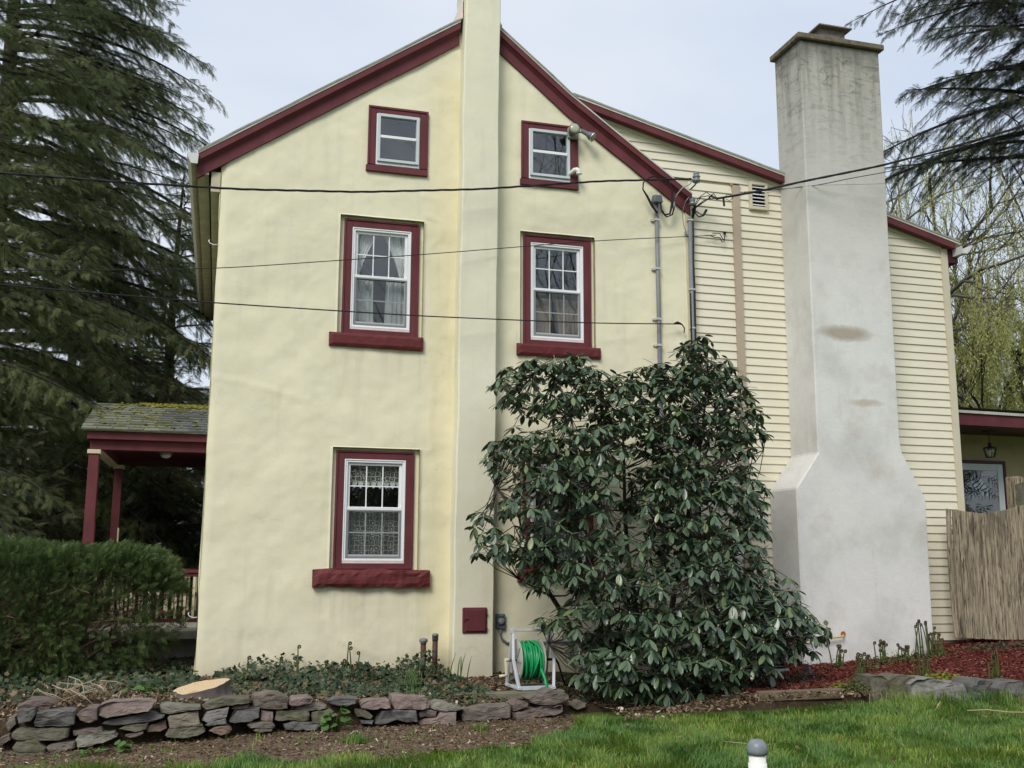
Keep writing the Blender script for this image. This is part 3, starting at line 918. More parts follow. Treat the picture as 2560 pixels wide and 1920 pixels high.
# left eave: gutter, fascia, soffit with an open joint at the wall
mb = MB()
mb.add([(x, y, z) for y in (-0.15, 9.2) for x, z in [(-0.53, 6.86), (-0.60, 6.835), (-0.655, 6.955), (-0.66, 6.985), (-0.63, 6.98), (-0.585, 6.86), (-0.53, 6.855), (-0.515, 6.97), (-0.505, 6.97)]],
       [tuple([q, q + 1, q + 10, q + 9]) for q in range(8)] + [tuple(range(8, -1, -1)), tuple(range(9, 18))] + [(8, 0, 9, 17)])
mb.build('gutter', 'cream_soiled', house)
mb = MB(); mb.prism([(-0.515, 6.835), (-0.505, 6.97), (-0.66, 6.987), (-0.655, 6.95), (-0.6, 6.835)], -0.158, -0.152); mb.build('gutter_end_cap', 'gutter_metal', house)
mb = MB(); mb.box(-0.515, -0.365, -0.03, 9.1, 6.74, 6.80); mb.build('soffit_board', 'cream_soiled', house)
mb = MB(); mb.box(-0.364, -0.335, -0.02, 9.1, 6.75, 6.83); mb.build('soffit_board', 'dark_gap', house)  # no board: black strip standing in for the shade inside the open joint
mb = MB(); mb.box(-0.33, -0.21, 0.01, 9.1, 6.52, 6.80); mb.build('bed_board', 'cream_soiled', house)

# wing (clapboard) roof
wr = MB(); wr.loft(rough_line(WING_R, 0.006, 35), [(0.008, -0.13), (0.008, 9.2), (-0.03, 9.2), (-0.022, -0.13)])
wr_o = wr.build('wing_roof', 'roof_shingle', house)
mb = MB(); mb.loft(WING_R, [(-0.023, -0.122), (-0.023, -0.02), (-0.05, -0.02), (-0.05, -0.122)]); mb.build('drip_edge', 'drip_metal', wr_o)
mb = MB(); mb.loft(WING_R[:-1] + [(11.54, 6.857)], [(-0.051, -0.112), (-0.051, -0.08), (-0.150, -0.08), (-0.150, -0.112)]); mb.build('rake_board', 'red_trim', house)
mb = MB(); mb.loft(WING_R[:-1] + [(11.54, 6.857)], [(-0.12, -0.079), (-0.12, 0.07), (-0.145, 0.07), (-0.145, -0.079)]); mb.build('soffit_board', 'red_trim', house)
mb = MB(); mb.loft([(5.3, 8.453), (8.35, 7.697), (11.36, 6.905)], [(-0.146, 0.012), (-0.146, 0.07), (-0.19, 0.07), (-0.19, 0.012)]); mb.build('siding_trim', 'siding_trim', house)
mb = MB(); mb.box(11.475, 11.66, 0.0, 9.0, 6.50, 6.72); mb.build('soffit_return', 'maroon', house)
mb = MB()
mb.add([(x, y, z) for y in (-0.24, 9.2) for x, z in [(11.56, 6.60), (11.66, 6.60), (11.76, 6.72), (11.77, 6.755), (11.74, 6.75), (11.64, 6.635), (11.575, 6.63), (11.56, 6.73)]],
       [tuple([q, q + 1, q + 9, q + 8]) for q in range(7)] + [tuple(range(7, -1, -1)), tuple(range(8, 16))] + [(7, 0, 8, 15)])
mb.build('gutter', 'gutter_metal', house)

# wing walls
wing = MB()
wing.prism([(6.79, 0.0), (11.46, 0.0), (11.46, 6.72), (8.35, 7.53), (5.2, 8.33), (6.79, 7.1)], 0.075, 8.9)
wing_o = wing.build('wing_wall', 'siding_trim', house)


def clip(poly, a, b, c_):
    """keep a*x+b*z<=c"""
    out = []
    for q in range(len(poly)):
        p, r_ = poly[q], poly[(q + 1) % len(poly)]
        dp, dr = a * p[0] + b * p[1] - c_, a * r_[0] + b * r_[1] - c_
        if dp <= 0: out.append(p)
        if dp * dr < 0:
            t_ = dp / (dp - dr); out.append((p[0] + (r_[0] - p[0]) * t_, p[1] + (r_[1] - p[1]) * t_))
    return out


def clapboard(x0, x1, z0, z1):
    poly = [(x0, z0), (x1, z0), (x1, z1), (x0, z1)]
    # under the wing rake and above the main rake
    m = (6.836 - 8.566) / (11.62 - 4.85)
    poly = clip(poly, -m, 1.0, 8.566 - m * 4.85 - 0.165)
    if len(poly) < 3: return
    m2 = (7.213 - 8.586) / (6.774 - 4.795)
    if z0 > 6.9:
        poly = clip(poly, m2, -1.0, -(8.586 - m2 * 4.795 - 0.14))
    if len(poly) < 3: return
    jig = random.uniform(-0.0012, 0.0012)
    yf = lambda z: 0.038 + jig + 0.020 * (z - z0) / COURSE
    n = len(poly)
    vs = [(x, yf(z), z) for x, z in poly] + [(x, 0.078, z) for x, z in poly]
    fs = [tuple(range(n))] + [(q, q + n, (q + 1) % n + n, (q + 1) % n) for q in range(n)]
    MB().add(vs, fs).build('clapboard', 'siding', wing_o)


COURSE = 0.12669
for k in range(0, 66):
    z0 = 0.389 + COURSE * k
    z1 = z0 + COURSE + 0.004
    if z0 > 8.4: break
    if z0 < 7.36:
        clapboard(6.80, 7.535, z0 - 0.05, z1 - 0.05)
        clapboard(7.655, 11.352, z0, z1)
    else:
        clapboard(4.9, 11.352, z0, z1)
mb = MB(); mb.box(7.535, 7.655, 0.0, 0.074, 0.3, 7.46); mb.box(7.52, 7.67, 0.0, 0.05, 7.44, 7.475)
mb.build('cover_strip', 'tan_trim', house)
mb = MB(); mb.box(11.352, 11.472, 0.012, 0.20, 0.25, 6.735); mb.build('corner_board', 'siding_trim', house)
mb = MB(); mb.box(6.781, 6.84, 0.0, 0.076, 0.2, 7.02); mb.build('corner_board', 'siding_trim', house)
mb = MB(); mb.box(6.70, 6.779, -0.022, 0.02, 0.2, 7.02); mb.build('corner_board', 'cream_paint', house)

# ---- stucco flue up the middle of the gable
fl = MB()
rows = 60
vs = []
for q in range(rows + 1):
    z = -0.05 + (10.9 + 0.05) * q / rows
    k = z / 10.9
    wv = 0.006 * math.sin(z * 2.1) + 0.004 * math.sin(z * 5.3 + 1)
    xl, xr, yf = 3.055 + 0.085 * k + wv, 3.612 + 0.052 * k + wv * 0.6, -0.262 + 0.006 * math.sin(z * 1.7)
    vs += [(xl - 0.004, 0.35, z), (xl, yf + 0.02, z), (xl + 0.02, yf, z), ((xl + xr) / 2, yf - 0.004, z), (xr - 0.012, yf, z), (xr, yf + 0.012, z), (xr, 0.35, z)]
fs = [(q * 7 + k, q * 7 + k + 1, (q + 1) * 7 + k + 1, (q + 1) * 7 + k) for q in range(rows) for k in range(6)]
fs += [(q * 7 + 6, q * 7, (q + 1) * 7, (q + 1) * 7 + 6) for q in range(rows)] + [tuple(rows * 7 + k for k in range(7))]
fl.add(vs, fs, False)
flue = fl.build('flue_chimney', 'stucco_flue', house)
mb = MB(); mb.prism([(3.03, 9.47), (3.12, 9.53), (3.12, 9.86), (3.07, 9.70)], -0.12, 0.3); mb.build('flashing', 'caulk', flue)
mb = MB(); mb.prism([(3.66, 9.50), (3.73, 9.50), (3.67, 9.60)], -0.12, 0.3); mb.build('flashing', 'caulk', flue)

# ---- big rendered chimney on the wing
ch = MB()
ch.prism([(8.02, -0.05), (10.165, -0.05), (10.19, 2.52), (10.06, 2.76), (9.83, 3.20), (9.80, 3.40), (9.83, 9.665), (8.40, 9.665), (8.395, 3.16), (8.01, 2.635)], -0.72, 0.055)
chim = ch.build('chimney', 'chimney_render', house, 0.018)
mb = MB(); mb.box(8.335, 9.895, -0.785, 0.10, 9.666, 9.765); mb.build('chimney_cap', 'cap_stone', chim, 0.015)
mb = MB(); mb.box(8.90, 9.34, -0.54, -0.14, 9.766, 10.03); mb.build('flue_screen', 'mesh_metal', chim)
mb = MB(); mb.box(8.82, 9.42, -0.64, -0.05, 10.03, 10.05); mb.build('flue_lid', 'mesh_metal', chim)

# ---- windows
def rough_sill(x0, x1, z0, z1, yf, yb, amp, seed, parent):
    """stone sill with a chipped, uneven face"""
    nx_, nz2 = 26, 6
    xs, zs = np.linspace(x0, x1, nx_), np.linspace(z0, z1, nz2)
    r_ = np.random.default_rng(seed)
    vs, fs = [], []
    for j, z in enumerate(zs):
        for q, x in enumerate(xs):
            a = amp * (vnoise(x, z, 6.0, seed) + 0.6 * vnoise(x, z, 17.0, seed + 1))
            edge = 0.018 if j in (0, nz2 - 1) or q in (0, nx_ - 1) else 0.0
            dz_ = (amp * 0.8 * vnoise(x, 3.3, 7.0, seed + 2)) if j in (0, nz2 - 1) else 0
            vs.append((x, yf + edge - float(a), z + float(dz_)))
    for j in range(nz2 - 1):
        for q in range(nx_ - 1):
            fs.append((j * nx_ + q, j * nx_ + q + 1, (j + 1) * nx_ + q + 1, (j + 1) * nx_ + q))
    n0 = len(vs)
    rim = list(range(nx_)) + [j * nx_ + nx_ - 1 for j in range(1, nz2)] + [(nz2 - 1) * nx_ + q for q in range(nx_ - 2, -1, -1)] + [j * nx_ for j in range(nz2 - 2, 0, -1)]
    for v in rim: vs.append((vs[v][0], yb, vs[v][2] + (0.012 if vs[v][2] > (z0 + z1) / 2 else 0)))
    m_ = len(rim)
    fs += [(rim[(q + 1) % m_], rim[q], n0 + q, n0 + (q + 1) % m_) for q in range(m_)]
    MB().add(vs, fs).build('sill', 'red_stone', parent)


def frame4(mb, x0, x1, z0, z1, l, r_, b, t_, y0, y1):
    mb.box(x0, x0 + l, y0, y1, z0, z1); mb.box(x1 - r_, x1, y0, y1, z0, z1)
    mb.box(x0 + l, x1 - r_, y0, y1, z0, z0 + b); mb.box(x0 + l, x1 - r_, y0, y1, z1 - t_, z1)


PANE = {}


def pane(parent, x0, x1, y, z0, z1):
    key = (round(x1 - x0, 3), round(z1 - z0, 3))
    if key not in PANE:
        w_, h_ = x1 - x0, z1 - z0
        PANE[key] = MB().box(0, w_, 0, 0.004, 0, h_).mesh('pane', 'glass')
    o = link('pane', PANE[key], parent)
    o.location = (x0, y, z0)


def sash_window(x0, x1, z0, z1, seed, curtain):
    mb = MB()
    frame4(mb, x0, x1, z0, z1, 0.115, 0.115, 0.075, 0.115, 0.05, 0.11)
    frame4(mb, x0, x1, z0 + 0.0, z1, 0.028, 0.028, 0.02, 0.028, 0.035, 0.0495)
    win = mb.build('window', 'red_trim', house, 0.004)
    a, b, e, d = x0 + 0.117, x1 - 0.117, z0 + 0.077, z1 - 0.117
    mb = MB(); mb.box(a, b, 0.052, 0.10, e, e + 0.028); mb.build('caulk_strip', 'caulk', win)
    e2 = e + 0.03
    mb = MB(); frame4(mb, a, b, e2, d, 0.045, 0.045, 0.035, 0.045, 0.062, 0.15)
    frame4(mb, a + 0.0, b, e2, d, 0.018, 0.018, 0.014, 0.018, 0.052, 0.0615)
    mb.build('vinyl_frame', 'white_vinyl', win, 0.003)
    ia, ib, ie, id_ = a + 0.046, b - 0.046, e2 + 0.036, d - 0.046
    mid = ie + (id_ - ie) * 0.505
    # upper sash
    us = MB(); frame4(us, ia, ib, mid - 0.005, id_, 0.038, 0.038, 0.045, 0.035, 0.095, 0.135); us.build('upper_sash', 'white_vinyl', win, 0.003)
    ls = MB(); frame4(ls, ia, ib, ie, mid + 0.035, 0.034, 0.034, 0.05, 0.048, 0.072, 0.094); ls.build('lower_sash', 'white_vinyl', win, 0.003)
    for (g0, g1, h0, h1, yy, mname) in ((ia + 0.038, ib - 0.038, mid + 0.04, id_ - 0.035, 0.112, 'white_vinyl'), (ia + 0.034, ib - 0.034, ie + 0.05, mid - 0.013, 0.088, 'muntin_grey')):
        w3, h2 = (g1 - g0) / 3, (h1 - h0) / 2
        mu = MB()
        for q in (1, 2): mu.box(g0 + w3 * q - 0.008, g0 + w3 * q + 0.008, yy - 0.006, yy + 0.006, h0, h1)
        for q in range(3): mu.box(g0 + w3 * q + (0.0085 if q else 0), g0 + w3 * (q + 1) - (0.0085 if q < 2 else 0), yy - 0.005, yy + 0.005, h0 + h2 - 0.008, h0 + h2 + 0.008)
        mu.build('muntin_grid', mname, win)
        for q in range(3):
            for j in range(2):
                pane(win, g0 + w3 * q + 0.008 * (q > 0), g0 + w3 * (q + 1) - 0.008 * (q < 2), yy - 0.002, h0 + h2 * j + 0.008 * (j > 0), h0 + h2 * (j + 1) - 0.008 * (j < 1))
    sf = MB(); frame4(sf, ia + 0.002, ib - 0.002, ie + 0.002, mid - 0.002, 0.024, 0.024, 0.024, 0.02, 0.060, 0.070); sf.build('screen_frame', 'grey_vinyl', win)
    MB().add([(ia + 0.02, 0.066, ie + 0.02), (ib - 0.02, 0.066, ie + 0.02), (ib - 0.02, 0.066, mid - 0.02), (ia + 0.02, 0.066, mid - 0.02)], [(0, 1, 2, 3)]).build('screen', 'screen', win)

    # curtains hang behind the glass
    def drape(xf, z_, n=60, m=10, y=0.24, amp=0.014, fr_=60, mat='curtain', name='curtain'):
        vs, fs = [], []
        for j in range(m + 1):
            v_ = j / m
            l_, r2 = xf(v_)
            for q in range(n + 1):
                u = q / n
                x = l_ + (r2 - l_) * u
                vs.append((x, y + amp * math.sin(u * fr_ + seed) * (0.4 + 0.6 * (1 - v_)) + 0.006 * math.sin(u * 23 + v_ * 5), z_[0] + (z_[1] - z_[0]) * v_))
        for j in range(m):
            for q in range(n):
                fs.append((j * (n + 1) + q, j * (n + 1) + q + 1, (j + 1) * (n + 1) + q + 1, (j + 1) * (n + 1) + q))
        o = MB().add(vs, fs, True).build(name, mat, win)

    if curtain == 'lace':
        drape(lambda v_: (ia - 0.03, ib + 0.03), (id_ - 0.27, id_ + 0.02), y=0.20, amp=0.006, fr_=40, mat='lace')
        for q in range(9):
            xx = ia + 0.02 + (ib - ia - 0.04) * q / 8
            MB().prism([(xx - 0.04, id_ - 0.27), (xx - 0.025, id_ - 0.31), (xx, id_ - 0.345), (xx + 0.025, id_ - 0.31), (xx + 0.04, id_ - 0.27), (xx + 0.02, id_ - 0.25), (xx - 0.02, id_ - 0.25)][::-1], 0.196, 0.199).build('lace_point', 'curtain', win)
        drape(lambda v_: (ia - 0.03, ib + 0.03), (ie - 0.02, mid - 0.02), y=0.20, amp=0.006, fr_=40, mat='lace')
    elif curtain == 'tied':
        cx = (ia + ib) / 2
        drape(lambda v_: (ia - 0.06, ia + 0.08 + 0.26 * v_ ** 1.4), (mid + 0.02, id_ + 0.03), y=0.22, fr_=48)
        drape(lambda v_: (ib - 0.08 - 0.26 * v_ ** 1.4, ib + 0.06), (mid + 0.02, id_ + 0.03), y=0.22, fr_=48)
        drape(lambda v_: (ia - 0.06, cx - 0.07 - 0.03 * v_), (ie - 0.03, mid), y=0.22, fr_=34)
        drape(lambda v_: (cx + 0.08 + 0.02 * v_, ib + 0.06), (ie - 0.03, mid), y=0.22, fr_=34)
    elif curtain == 'tan':
        cx = (ia + ib) / 2
        drape(lambda v_: (ia - 0.06, cx - 0.06 + 0.05 * v_), (ie - 0.03, mid - 0.08), y=0.24, fr_=30, mat='curtain_tan')
        drape(lambda v_: (cx + 0.10 - 0.07 * v_, ib + 0.06), (ie - 0.03, mid - 0.08), y=0.24, fr_=30, mat='curtain_tan')
    return win


w = sash_window(1.485, 2.555, 1.465, 3.055, 1, 'lace')
rough_sill(1.215, 2.775, 1.235, 1.455, -0.10, 0.05, 0.022, 41, w)
w = sash_window(1.495, 2.565, 4.665, 6.33, 2, 'tied')
rough_sill(1.325, 2.63, 4.475, 4.66, -0.07, 0.05, 0.004, 42, w)
w = sash_window(4.115, 5.165, 4.675, 6.34, 3, 'tan')
rough_sill(4.0, 5.275, 4.50, 4.665, -0.07, 0.05, 0.006, 43, w)
w = sash_window(4.115, 5.165, 1.475, 3.055, 4, 'lace')
rough_sill(4.02, 5.235, 1.295, 1.465, -0.09, 0.05, 0.008, 44, w)


for (a, b, e, d), (x0, x1, z0, z1) in zip(HOLES[:4], ((1.485, 2.555, 1.465, 3.055), (1.495, 2.565, 4.665, 6.33), (4.115, 5.165, 4.675, 6.34), (4.115, 5.165, 1.475, 3.055))):
    mb = MB()
    mb.box(a - 0.03, x0 - 0.0005, 0.07, 0.13, e - 0.03, d + 0.03); mb.box(x1 + 0.0005, b + 0.03, 0.07, 0.13, e - 0.03, d + 0.03); mb.box(x0, x1, 0.07, 0.13, z1 + 0.0005, d + 0.03); mb.box(x0, x1, 0.07, 0.13, e - 0.03, z0 - 0.0005)
    mb.build('reveal', 'stucco', house)


def attic_window(x0, x1, z0, z1, seed):
    mb = MB()
    # uneven painted casing flat on the wall
    frame4(mb, x0, x1, z0, z1, 0.115, 0.115, 0.10, 0.10, -0.028, 0.05)
    frame4(mb, x0 - 0.004, x1 + 0.004, z0 + 0.1, z1 + 0.004, 0.03, 0.03, 0.0, 0.035, -0.042, -0.0285)
    mb.box(x0 - 0.02, x1 + 0.004, -0.05, 0.0, z0 - 0.006, z0 + 0.085)
    win = mb.build('window', 'red_trim', house, 0.005)
    a, b, e, d = x0 + 0.117, x1 - 0.117, z0 + 0.102, z1 - 0.102
    mb = MB(); frame4(mb, a, b, e, d, 0.03, 0.03, 0.045, 0.02, -0.02, 0.04); mb.build('caulk_strip', 'white_vinyl', win)
    a, b, e, d = a + 0.015, b - 0.012, e + 0.047, d - 0.005
    mb = MB(); frame4(mb, a, b, e, d, 0.042, 0.042, 0.042, 0.045, -0.05, 0.035); mb.build('storm_frame', 'muntin_grey', win, 0.004)
    mid = e + (d - e) * 0.52
    mb = MB(); mb.box(a + 0.043, b - 0.043, -0.046, 0.0, mid - 0.02, mid + 0.02); mb.box(a + 0.043, b - 0.043, -0.02, 0.01, mid + 0.021, mid + 0.034); mb.build('meeting_rail', 'white_vinyl', win, 0.003)
    pane(win, a + 0.042, b - 0.042, -0.012, mid + 0.02, d - 0.045)
    pane(win, a + 0.042, b - 0.042, -0.034, e + 0.042, mid - 0.02)
    MB().add([(a, 0.22, e), (b, 0.22, e), (b, 0.22, d), (a, 0.22, d)], [(0, 1, 2, 3)]).build('room_dark_sheet', 'room_dark', win)  # dark sheet whose colour stands in for the unlit room behind the panes


attic_window(1.78, 2.645, 7.04, 8.02, 51)
attic_window(4.06, 4.945, 7.075, 8.07, 52)

# ---- ash door at the foot of the flue
ad = thing('ash_door', 'small dark red iron cleanout door on the middle flue', 'cleanout door', (3.355, -0.27, 0.63))
mb = MB(); mb.box(3.185, 3.525, -0.285, -0.255, 0.628, 0.965); mb.build('door_frame', 'red_trim', ad, 0.012)
mb = MB(); mb.box(3.222, 3.50, -0.303, -0.286, 0.655, 0.94); mb.build('door_panel', 'red_trim', ad, 0.008)
mb = MB(); mb.box(3.195, 3.25, -0.318, -0.304, 0.815, 0.827); mb.box(3.203, 3.216, -0.312, -0.287, 0.79, 0.814); mb.build('latch', 'red_trim', ad)
mb = MB()
for z in (0.69, 0.88): mb.tube([(3.512, -0.298, z), (3.512, -0.298, z + 0.03)], 0.009)
mb.build('hinge', 'red_trim', ad)

# ---- porch on the left, with slate-like shingles, posts and railing
pr = MB()
EY, EZ, RY, RZ = 1.95, 3.475, 3.85, 4.115      # eave and ridge
XL, XR_ = -1.965, -0.21
mb = MB()
mb.add([(XL, EY, EZ - 0.03), (XR_, EY, EZ - 0.03), (XR_, RY, RZ - 0.03), (XL, RY, RZ - 0.03), (XR_, 2 * RY - EY, EZ - 0.03), (XL, 2 * RY - EY, EZ - 0.03),
        (XL, EY, EZ - 0.05), (XR_, EY, EZ - 0.05), (XR_, 2 * RY - EY, EZ - 0.05), (XL, 2 * RY - EY, EZ - 0.05)],
       [(0, 1, 2, 3), (3, 2, 4, 5), (6, 9, 8, 7), (0, 6, 7, 1), (5, 4, 8, 9), (0, 3, 5, 9, 6), (1, 7, 8, 4, 2)])
proof = mb.build('porch_roof', 'roof_shingle', house)
rows_ = 11
L_ = math.hypot(RY - EY, RZ - EZ)
ny, nzz = (RY - EY) / L_, (RZ - EZ) / L_
SH = {}
for q in range(rows_):
    off = (q % 2) * 0.10 + random.uniform(-0.02, 0.02)
    x = XL - 0.02 - off * 0.6
    while x < XR_:
        w_ = 0.215
        x0, x1 = max(x, XL - 0.03), min(x + w_ - 0.012, XR_)
        if x1 - x0 > 0.03:
            s0 = L_ * q / rows_ - 0.015
            s1 = s0 + L_ / rows_ + 0.03
            t0 = 0.016 + random.uniform(0, 0.014)
            skew = random.uniform(-0.008, 0.008)
            P_ = lambda s, h: (EY + ny * s - nzz * h, EZ - 0.03 + nzz * s + ny * h)
            (ya, za), (yb, zb), (yc, zc) = P_(s0 + skew, t0), P_(s1, 0.004), P_(s0 + skew, 0.0)
            mat_ = 'porch_shingle_grey' if x0 > -1.02 + 0.03 * (5 - q) and q < 9 else 'porch_shingle'
            MB().add([(x0, ya, za), (x1, ya, za), (x1, yb, zb), (x0, yb, zb), (x0, yc, zc), (x1, yc, zc)],
                     [(0, 1, 2, 3), (4, 5, 1, 0), (4, 0, 3), (1, 5, 2)]).build('shingle', mat_, proof)
        x += w_
# moss pads along the ridge
mv, mf = [], []
tv = np.array([(-0.5, -0.5, 0), (0.5, -0.5, 0), (0.5, 0.5, 0), (-0.5, 0.5, 0), (0, 0, 0.5)]); tf = np.array([(0, 1, 4), (1, 2, 4), (2, 3, 4), (3, 0, 4)])
n_ = 420
xs = np.concatenate([rng.uniform(-1.35, -0.25, 330), rng.uniform(-1.9, -0.3, 90)])
ss = np.concatenate([L_ - np.abs(rng.normal(0, 0.12, 330)), rng.uniform(0.05, L_, 90)])
ps = np.stack([xs, EY + ny * ss, EZ - 0.008 + nzz * ss], axis=1)
rot = frames(rng.normal(size=(n_, 3)) * [1, 1, 0.1], np.zeros(n_))
Vm, Fm = scatter(tv, tf, ps, rot, rng.uniform(0.02, 0.065, n_))
o = np_obj('moss_patch', Vm, Fm, 'moss_tuft', proof); tag(o, kind='stuff')
mb = MB(); mb.box(XL + 0.06, XR_, EY + 0.06, EY + 0.10, EZ - 0.165, EZ - 0.052); mb.build('porch_fascia', 'red_trim', house)
mb = MB(); mb.box(XL + 0.10, XR_, EY + 0.16, EY + 0.34, EZ - 0.31, EZ - 0.10); mb.build('porch_beam', 'red_trim', house)
mb = MB(); mb.box(XL + 0.06, XL + 0.10, EY + 0.101, 5.2, EZ - 0.165, EZ - 0.052); mb.box(XL + 0.11, XL + 0.27, EY + 0.345, 4.9, EZ - 0.31, EZ - 0.10); mb.build('porch_beam', 'red_trim', house)
mb = MB(); mb.box(XL + 0.12, XL + 0.26, EY + 0.36, 4.9, EZ - 0.335, EZ - 0.311); mb.build('beam_strip', 'cream_paint', house)
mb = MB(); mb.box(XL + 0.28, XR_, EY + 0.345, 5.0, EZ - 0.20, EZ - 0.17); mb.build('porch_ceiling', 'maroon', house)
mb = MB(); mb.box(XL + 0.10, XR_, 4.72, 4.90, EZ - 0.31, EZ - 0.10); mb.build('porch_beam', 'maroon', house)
for (px, py, cw) in ((-1.805, 2.20, 0.145), (-1.69, 4.80, 0.135)):
    mb = MB(); mb.box(px - cw / 2, px + cw / 2, py - cw / 2, py + cw / 2, 0.55, EZ - 0.375); post = mb.build('porch_post', 'red_trim', house, 0.006)
    mb = MB(); mb.box(px - cw / 2 - 0.02, px + cw / 2 + 0.02, py - cw / 2 - 0.02, py + cw / 2 + 0.02, EZ - 0.374, EZ - 0.312); mb.build('capital', 'cream_paint', post, 0.004)
    mb = MB(); mb.box(px + cw / 2 - 0.02, px + cw / 2 + 0.003, py - cw / 2 - 0.003, py + cw / 2, 0.56, 2.1); mb.build('worn_corner', 'cream_paint' if py > 3 else 'red_trim', post)
mb = MB(); mb.box(-1.95, -0.21, 2.02, 5.0, 0.45, 0.56); mb.build('porch_floor', 'concrete', house)
mb = MB(); mb.box(-1.85, -0.21, 2.25, 4.8, 0.10, 0.449); mb.build('porch_base', 'concrete', house)
bal = MB().box(-0.0175, 0.0175, -0.0175, 0.0175, 0.0, 0.60).mesh('baluster', 'cream_paint')
for (yy, x0, x1) in ((2.20, -1.73, -0.21), (4.80, -1.62, -0.21)):
    mb = MB(); mb.box(x0, x1, yy - 0.05, yy + 0.05, 1.385, 1.43); mb.box(x0, x1, yy - 0.022, yy + 0.022, 1.33, 1.384)
    rail = mb.build('porch_railing', 'red_trim', house, 0.006)
    mb = MB(); mb.box(x0, x1, yy - 0.025, yy + 0.025, 0.675, 0.73); mb.build('bottom_rail', 'red_trim', rail, 0.004)
    x = x0 + 0.06
    while x < x1 - 0.03:
        b_ = link('baluster', bal, rail); b_.location = (x, yy, 0.73); x += 0.124

# ---- rear wing behind the fence on the right, raised porch with door
mb = MB(); mb.box(12.2, 20.0, 3.0, 3.2, 0.3, 4.3); mb.build('rear_wall', 'porch_wall', house)
mb = MB(); mb.add([(11.48, 1.72, 4.39), (20, 1.72, 4.30), (20, 7.0, 4.75), (11.48, 7.0, 4.85), (11.48, 1.72, 4.36), (20, 1.72, 4.27), (20, 7.0, 4.72), (11.48, 7.0, 4.82)],
               [(0, 1, 2, 3), (7, 6, 5, 4), (4, 5, 1, 0), (5, 6, 2, 1), (6, 7, 3, 2), (7, 4, 0, 3)]); mb.build('rear_roof', 'dark_gap', house)
mb = MB(); mb.bar((11.48, 1.735, 4.315), (20, 1.735, 4.225), 0.02, 0.05); mb.build('rear_drip_edge', 'drip_metal', house)
mb = MB(); mb.bar((11.48, 1.79, 4.18), (20, 1.79, 4.12), 0.05, 0.22); mb.build('rear_fascia', 'red_trim', house)
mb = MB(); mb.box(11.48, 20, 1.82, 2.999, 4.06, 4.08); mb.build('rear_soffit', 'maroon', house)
dr = MB(); frame4(dr, 13.2, 14.88, 1.45, 3.55, 0.05, 0.055, 0.02, 0.06, 2.93, 2.999); door = dr.build('rear_door', 'maroon', house)
mb = MB(); frame4(mb, 13.26, 14.82, 1.47, 3.485, 0.12, 0.13, 0.14, 0.13, 2.945, 2.995); mb.build('storm_door', 'muntin_grey', door, 0.004)
mb = MB(); mb.box(13.38, 14.69, 2.975, 2.99, 1.61, 3.355); mb.build('door_leaf', 'door_dark', door)
fan = [(14.46, 2.86)] + [(14.02 + 0.44 * math.cos(a), 2.86 + 0.44 * math.sin(a)) for a in np.linspace(0.05, math.pi, 22)]
mb = MB(); mb.prism(fan, 2.968, 2.974); mb.build('fan_light', 'glass', door)
mb = MB(); mb.prism([(x, z) for x, z in fan], 2.9742, 2.9748); mb.build('fan_backing', 'room_dark', door)
mb = MB(); mb.box(13.38, 14.69, 2.955, 2.960, 1.61, 3.355); mb.build('storm_glass', 'glass', door)

# ================================================================== fixtures on the walls
# flood lamp over the right attic window
fl_ = thing('flood_light', 'twin floodlight, one lens facing out, on the right attic window casing', 'floodlight', (4.86, -0.06, 7.93))
mb = MB(); mb.box(4.77, 4.935, -0.085, -0.045, 7.855, 8.03); mb.build('mounting_plate', 'lamp_plate', fl_, 0.012)
mb = MB(); mb.lathe([(0.0, 0.10), (0.05, 0.10), (0.055, 0.02), (0.082, -0.02), (0.088, -0.05), (0.080, -0.062)], (4.825, -0.19, 7.945), 'y'); mb.build('lamp_head', 'lamp_body', fl_)
mb = MB(); mb.lathe([(0.0, -0.078), (0.045, -0.074), (0.078, -0.063), (0.078, -0.055)], (4.825, -0.19, 7.945), 'y'); mb.build('lens', 'lamp_glass', fl_)
mb = MB(); mb.tube([(4.935, -0.07, 7.965), (4.985, -0.11, 7.968)], 0.014); mb.build('arm', 'lamp_body', fl_)
ax = Vector((0.62, -0.42, -0.55)).normalized()
p = Vector((4.985, -0.11, 7.985))
mb = MB(); mb.tube([p, p + ax * 0.10, p + ax * 0.13, p + ax * 0.20], [0.034, 0.036, 0.05, 0.075], 16); mb.build('lamp_head', 'lamp_body', fl_)
mb = MB(); mb.tube([p + ax * 0.2005, p + ax * 0.222], [0.077, 0.074], 18); mb.build('rim', 'chrome', fl_)
mb = MB(); mb.tube([p + ax * 0.2225, p + ax * 0.232], [0.066, 0.045], 18); mb.build('lens', 'lamp_glass', fl_)
el = thing('vent_elbow', 'white plastic pipe elbow beside the right attic window', 'pipe elbow', (4.86, -0.05, 7.29))
mb = MB(); mb.tube([(4.79, 0.0, 7.28), (4.825, -0.07, 7.315), (4.86, -0.12, 7.345), (4.89, -0.14, 7.345), (4.912, -0.15, 7.325), (4.918, -0.15, 7.285)], [0.028, 0.03, 0.036, 0.038, 0.038, 0.036], 14); mb.build('elbow', 'pvc_white', el)
mb = MB(); mb.tube([(4.919, -0.15, 7.300), (4.921, -0.15, 7.272)], 0.042, 14); mb.build('collar', 'pvc_white', el)

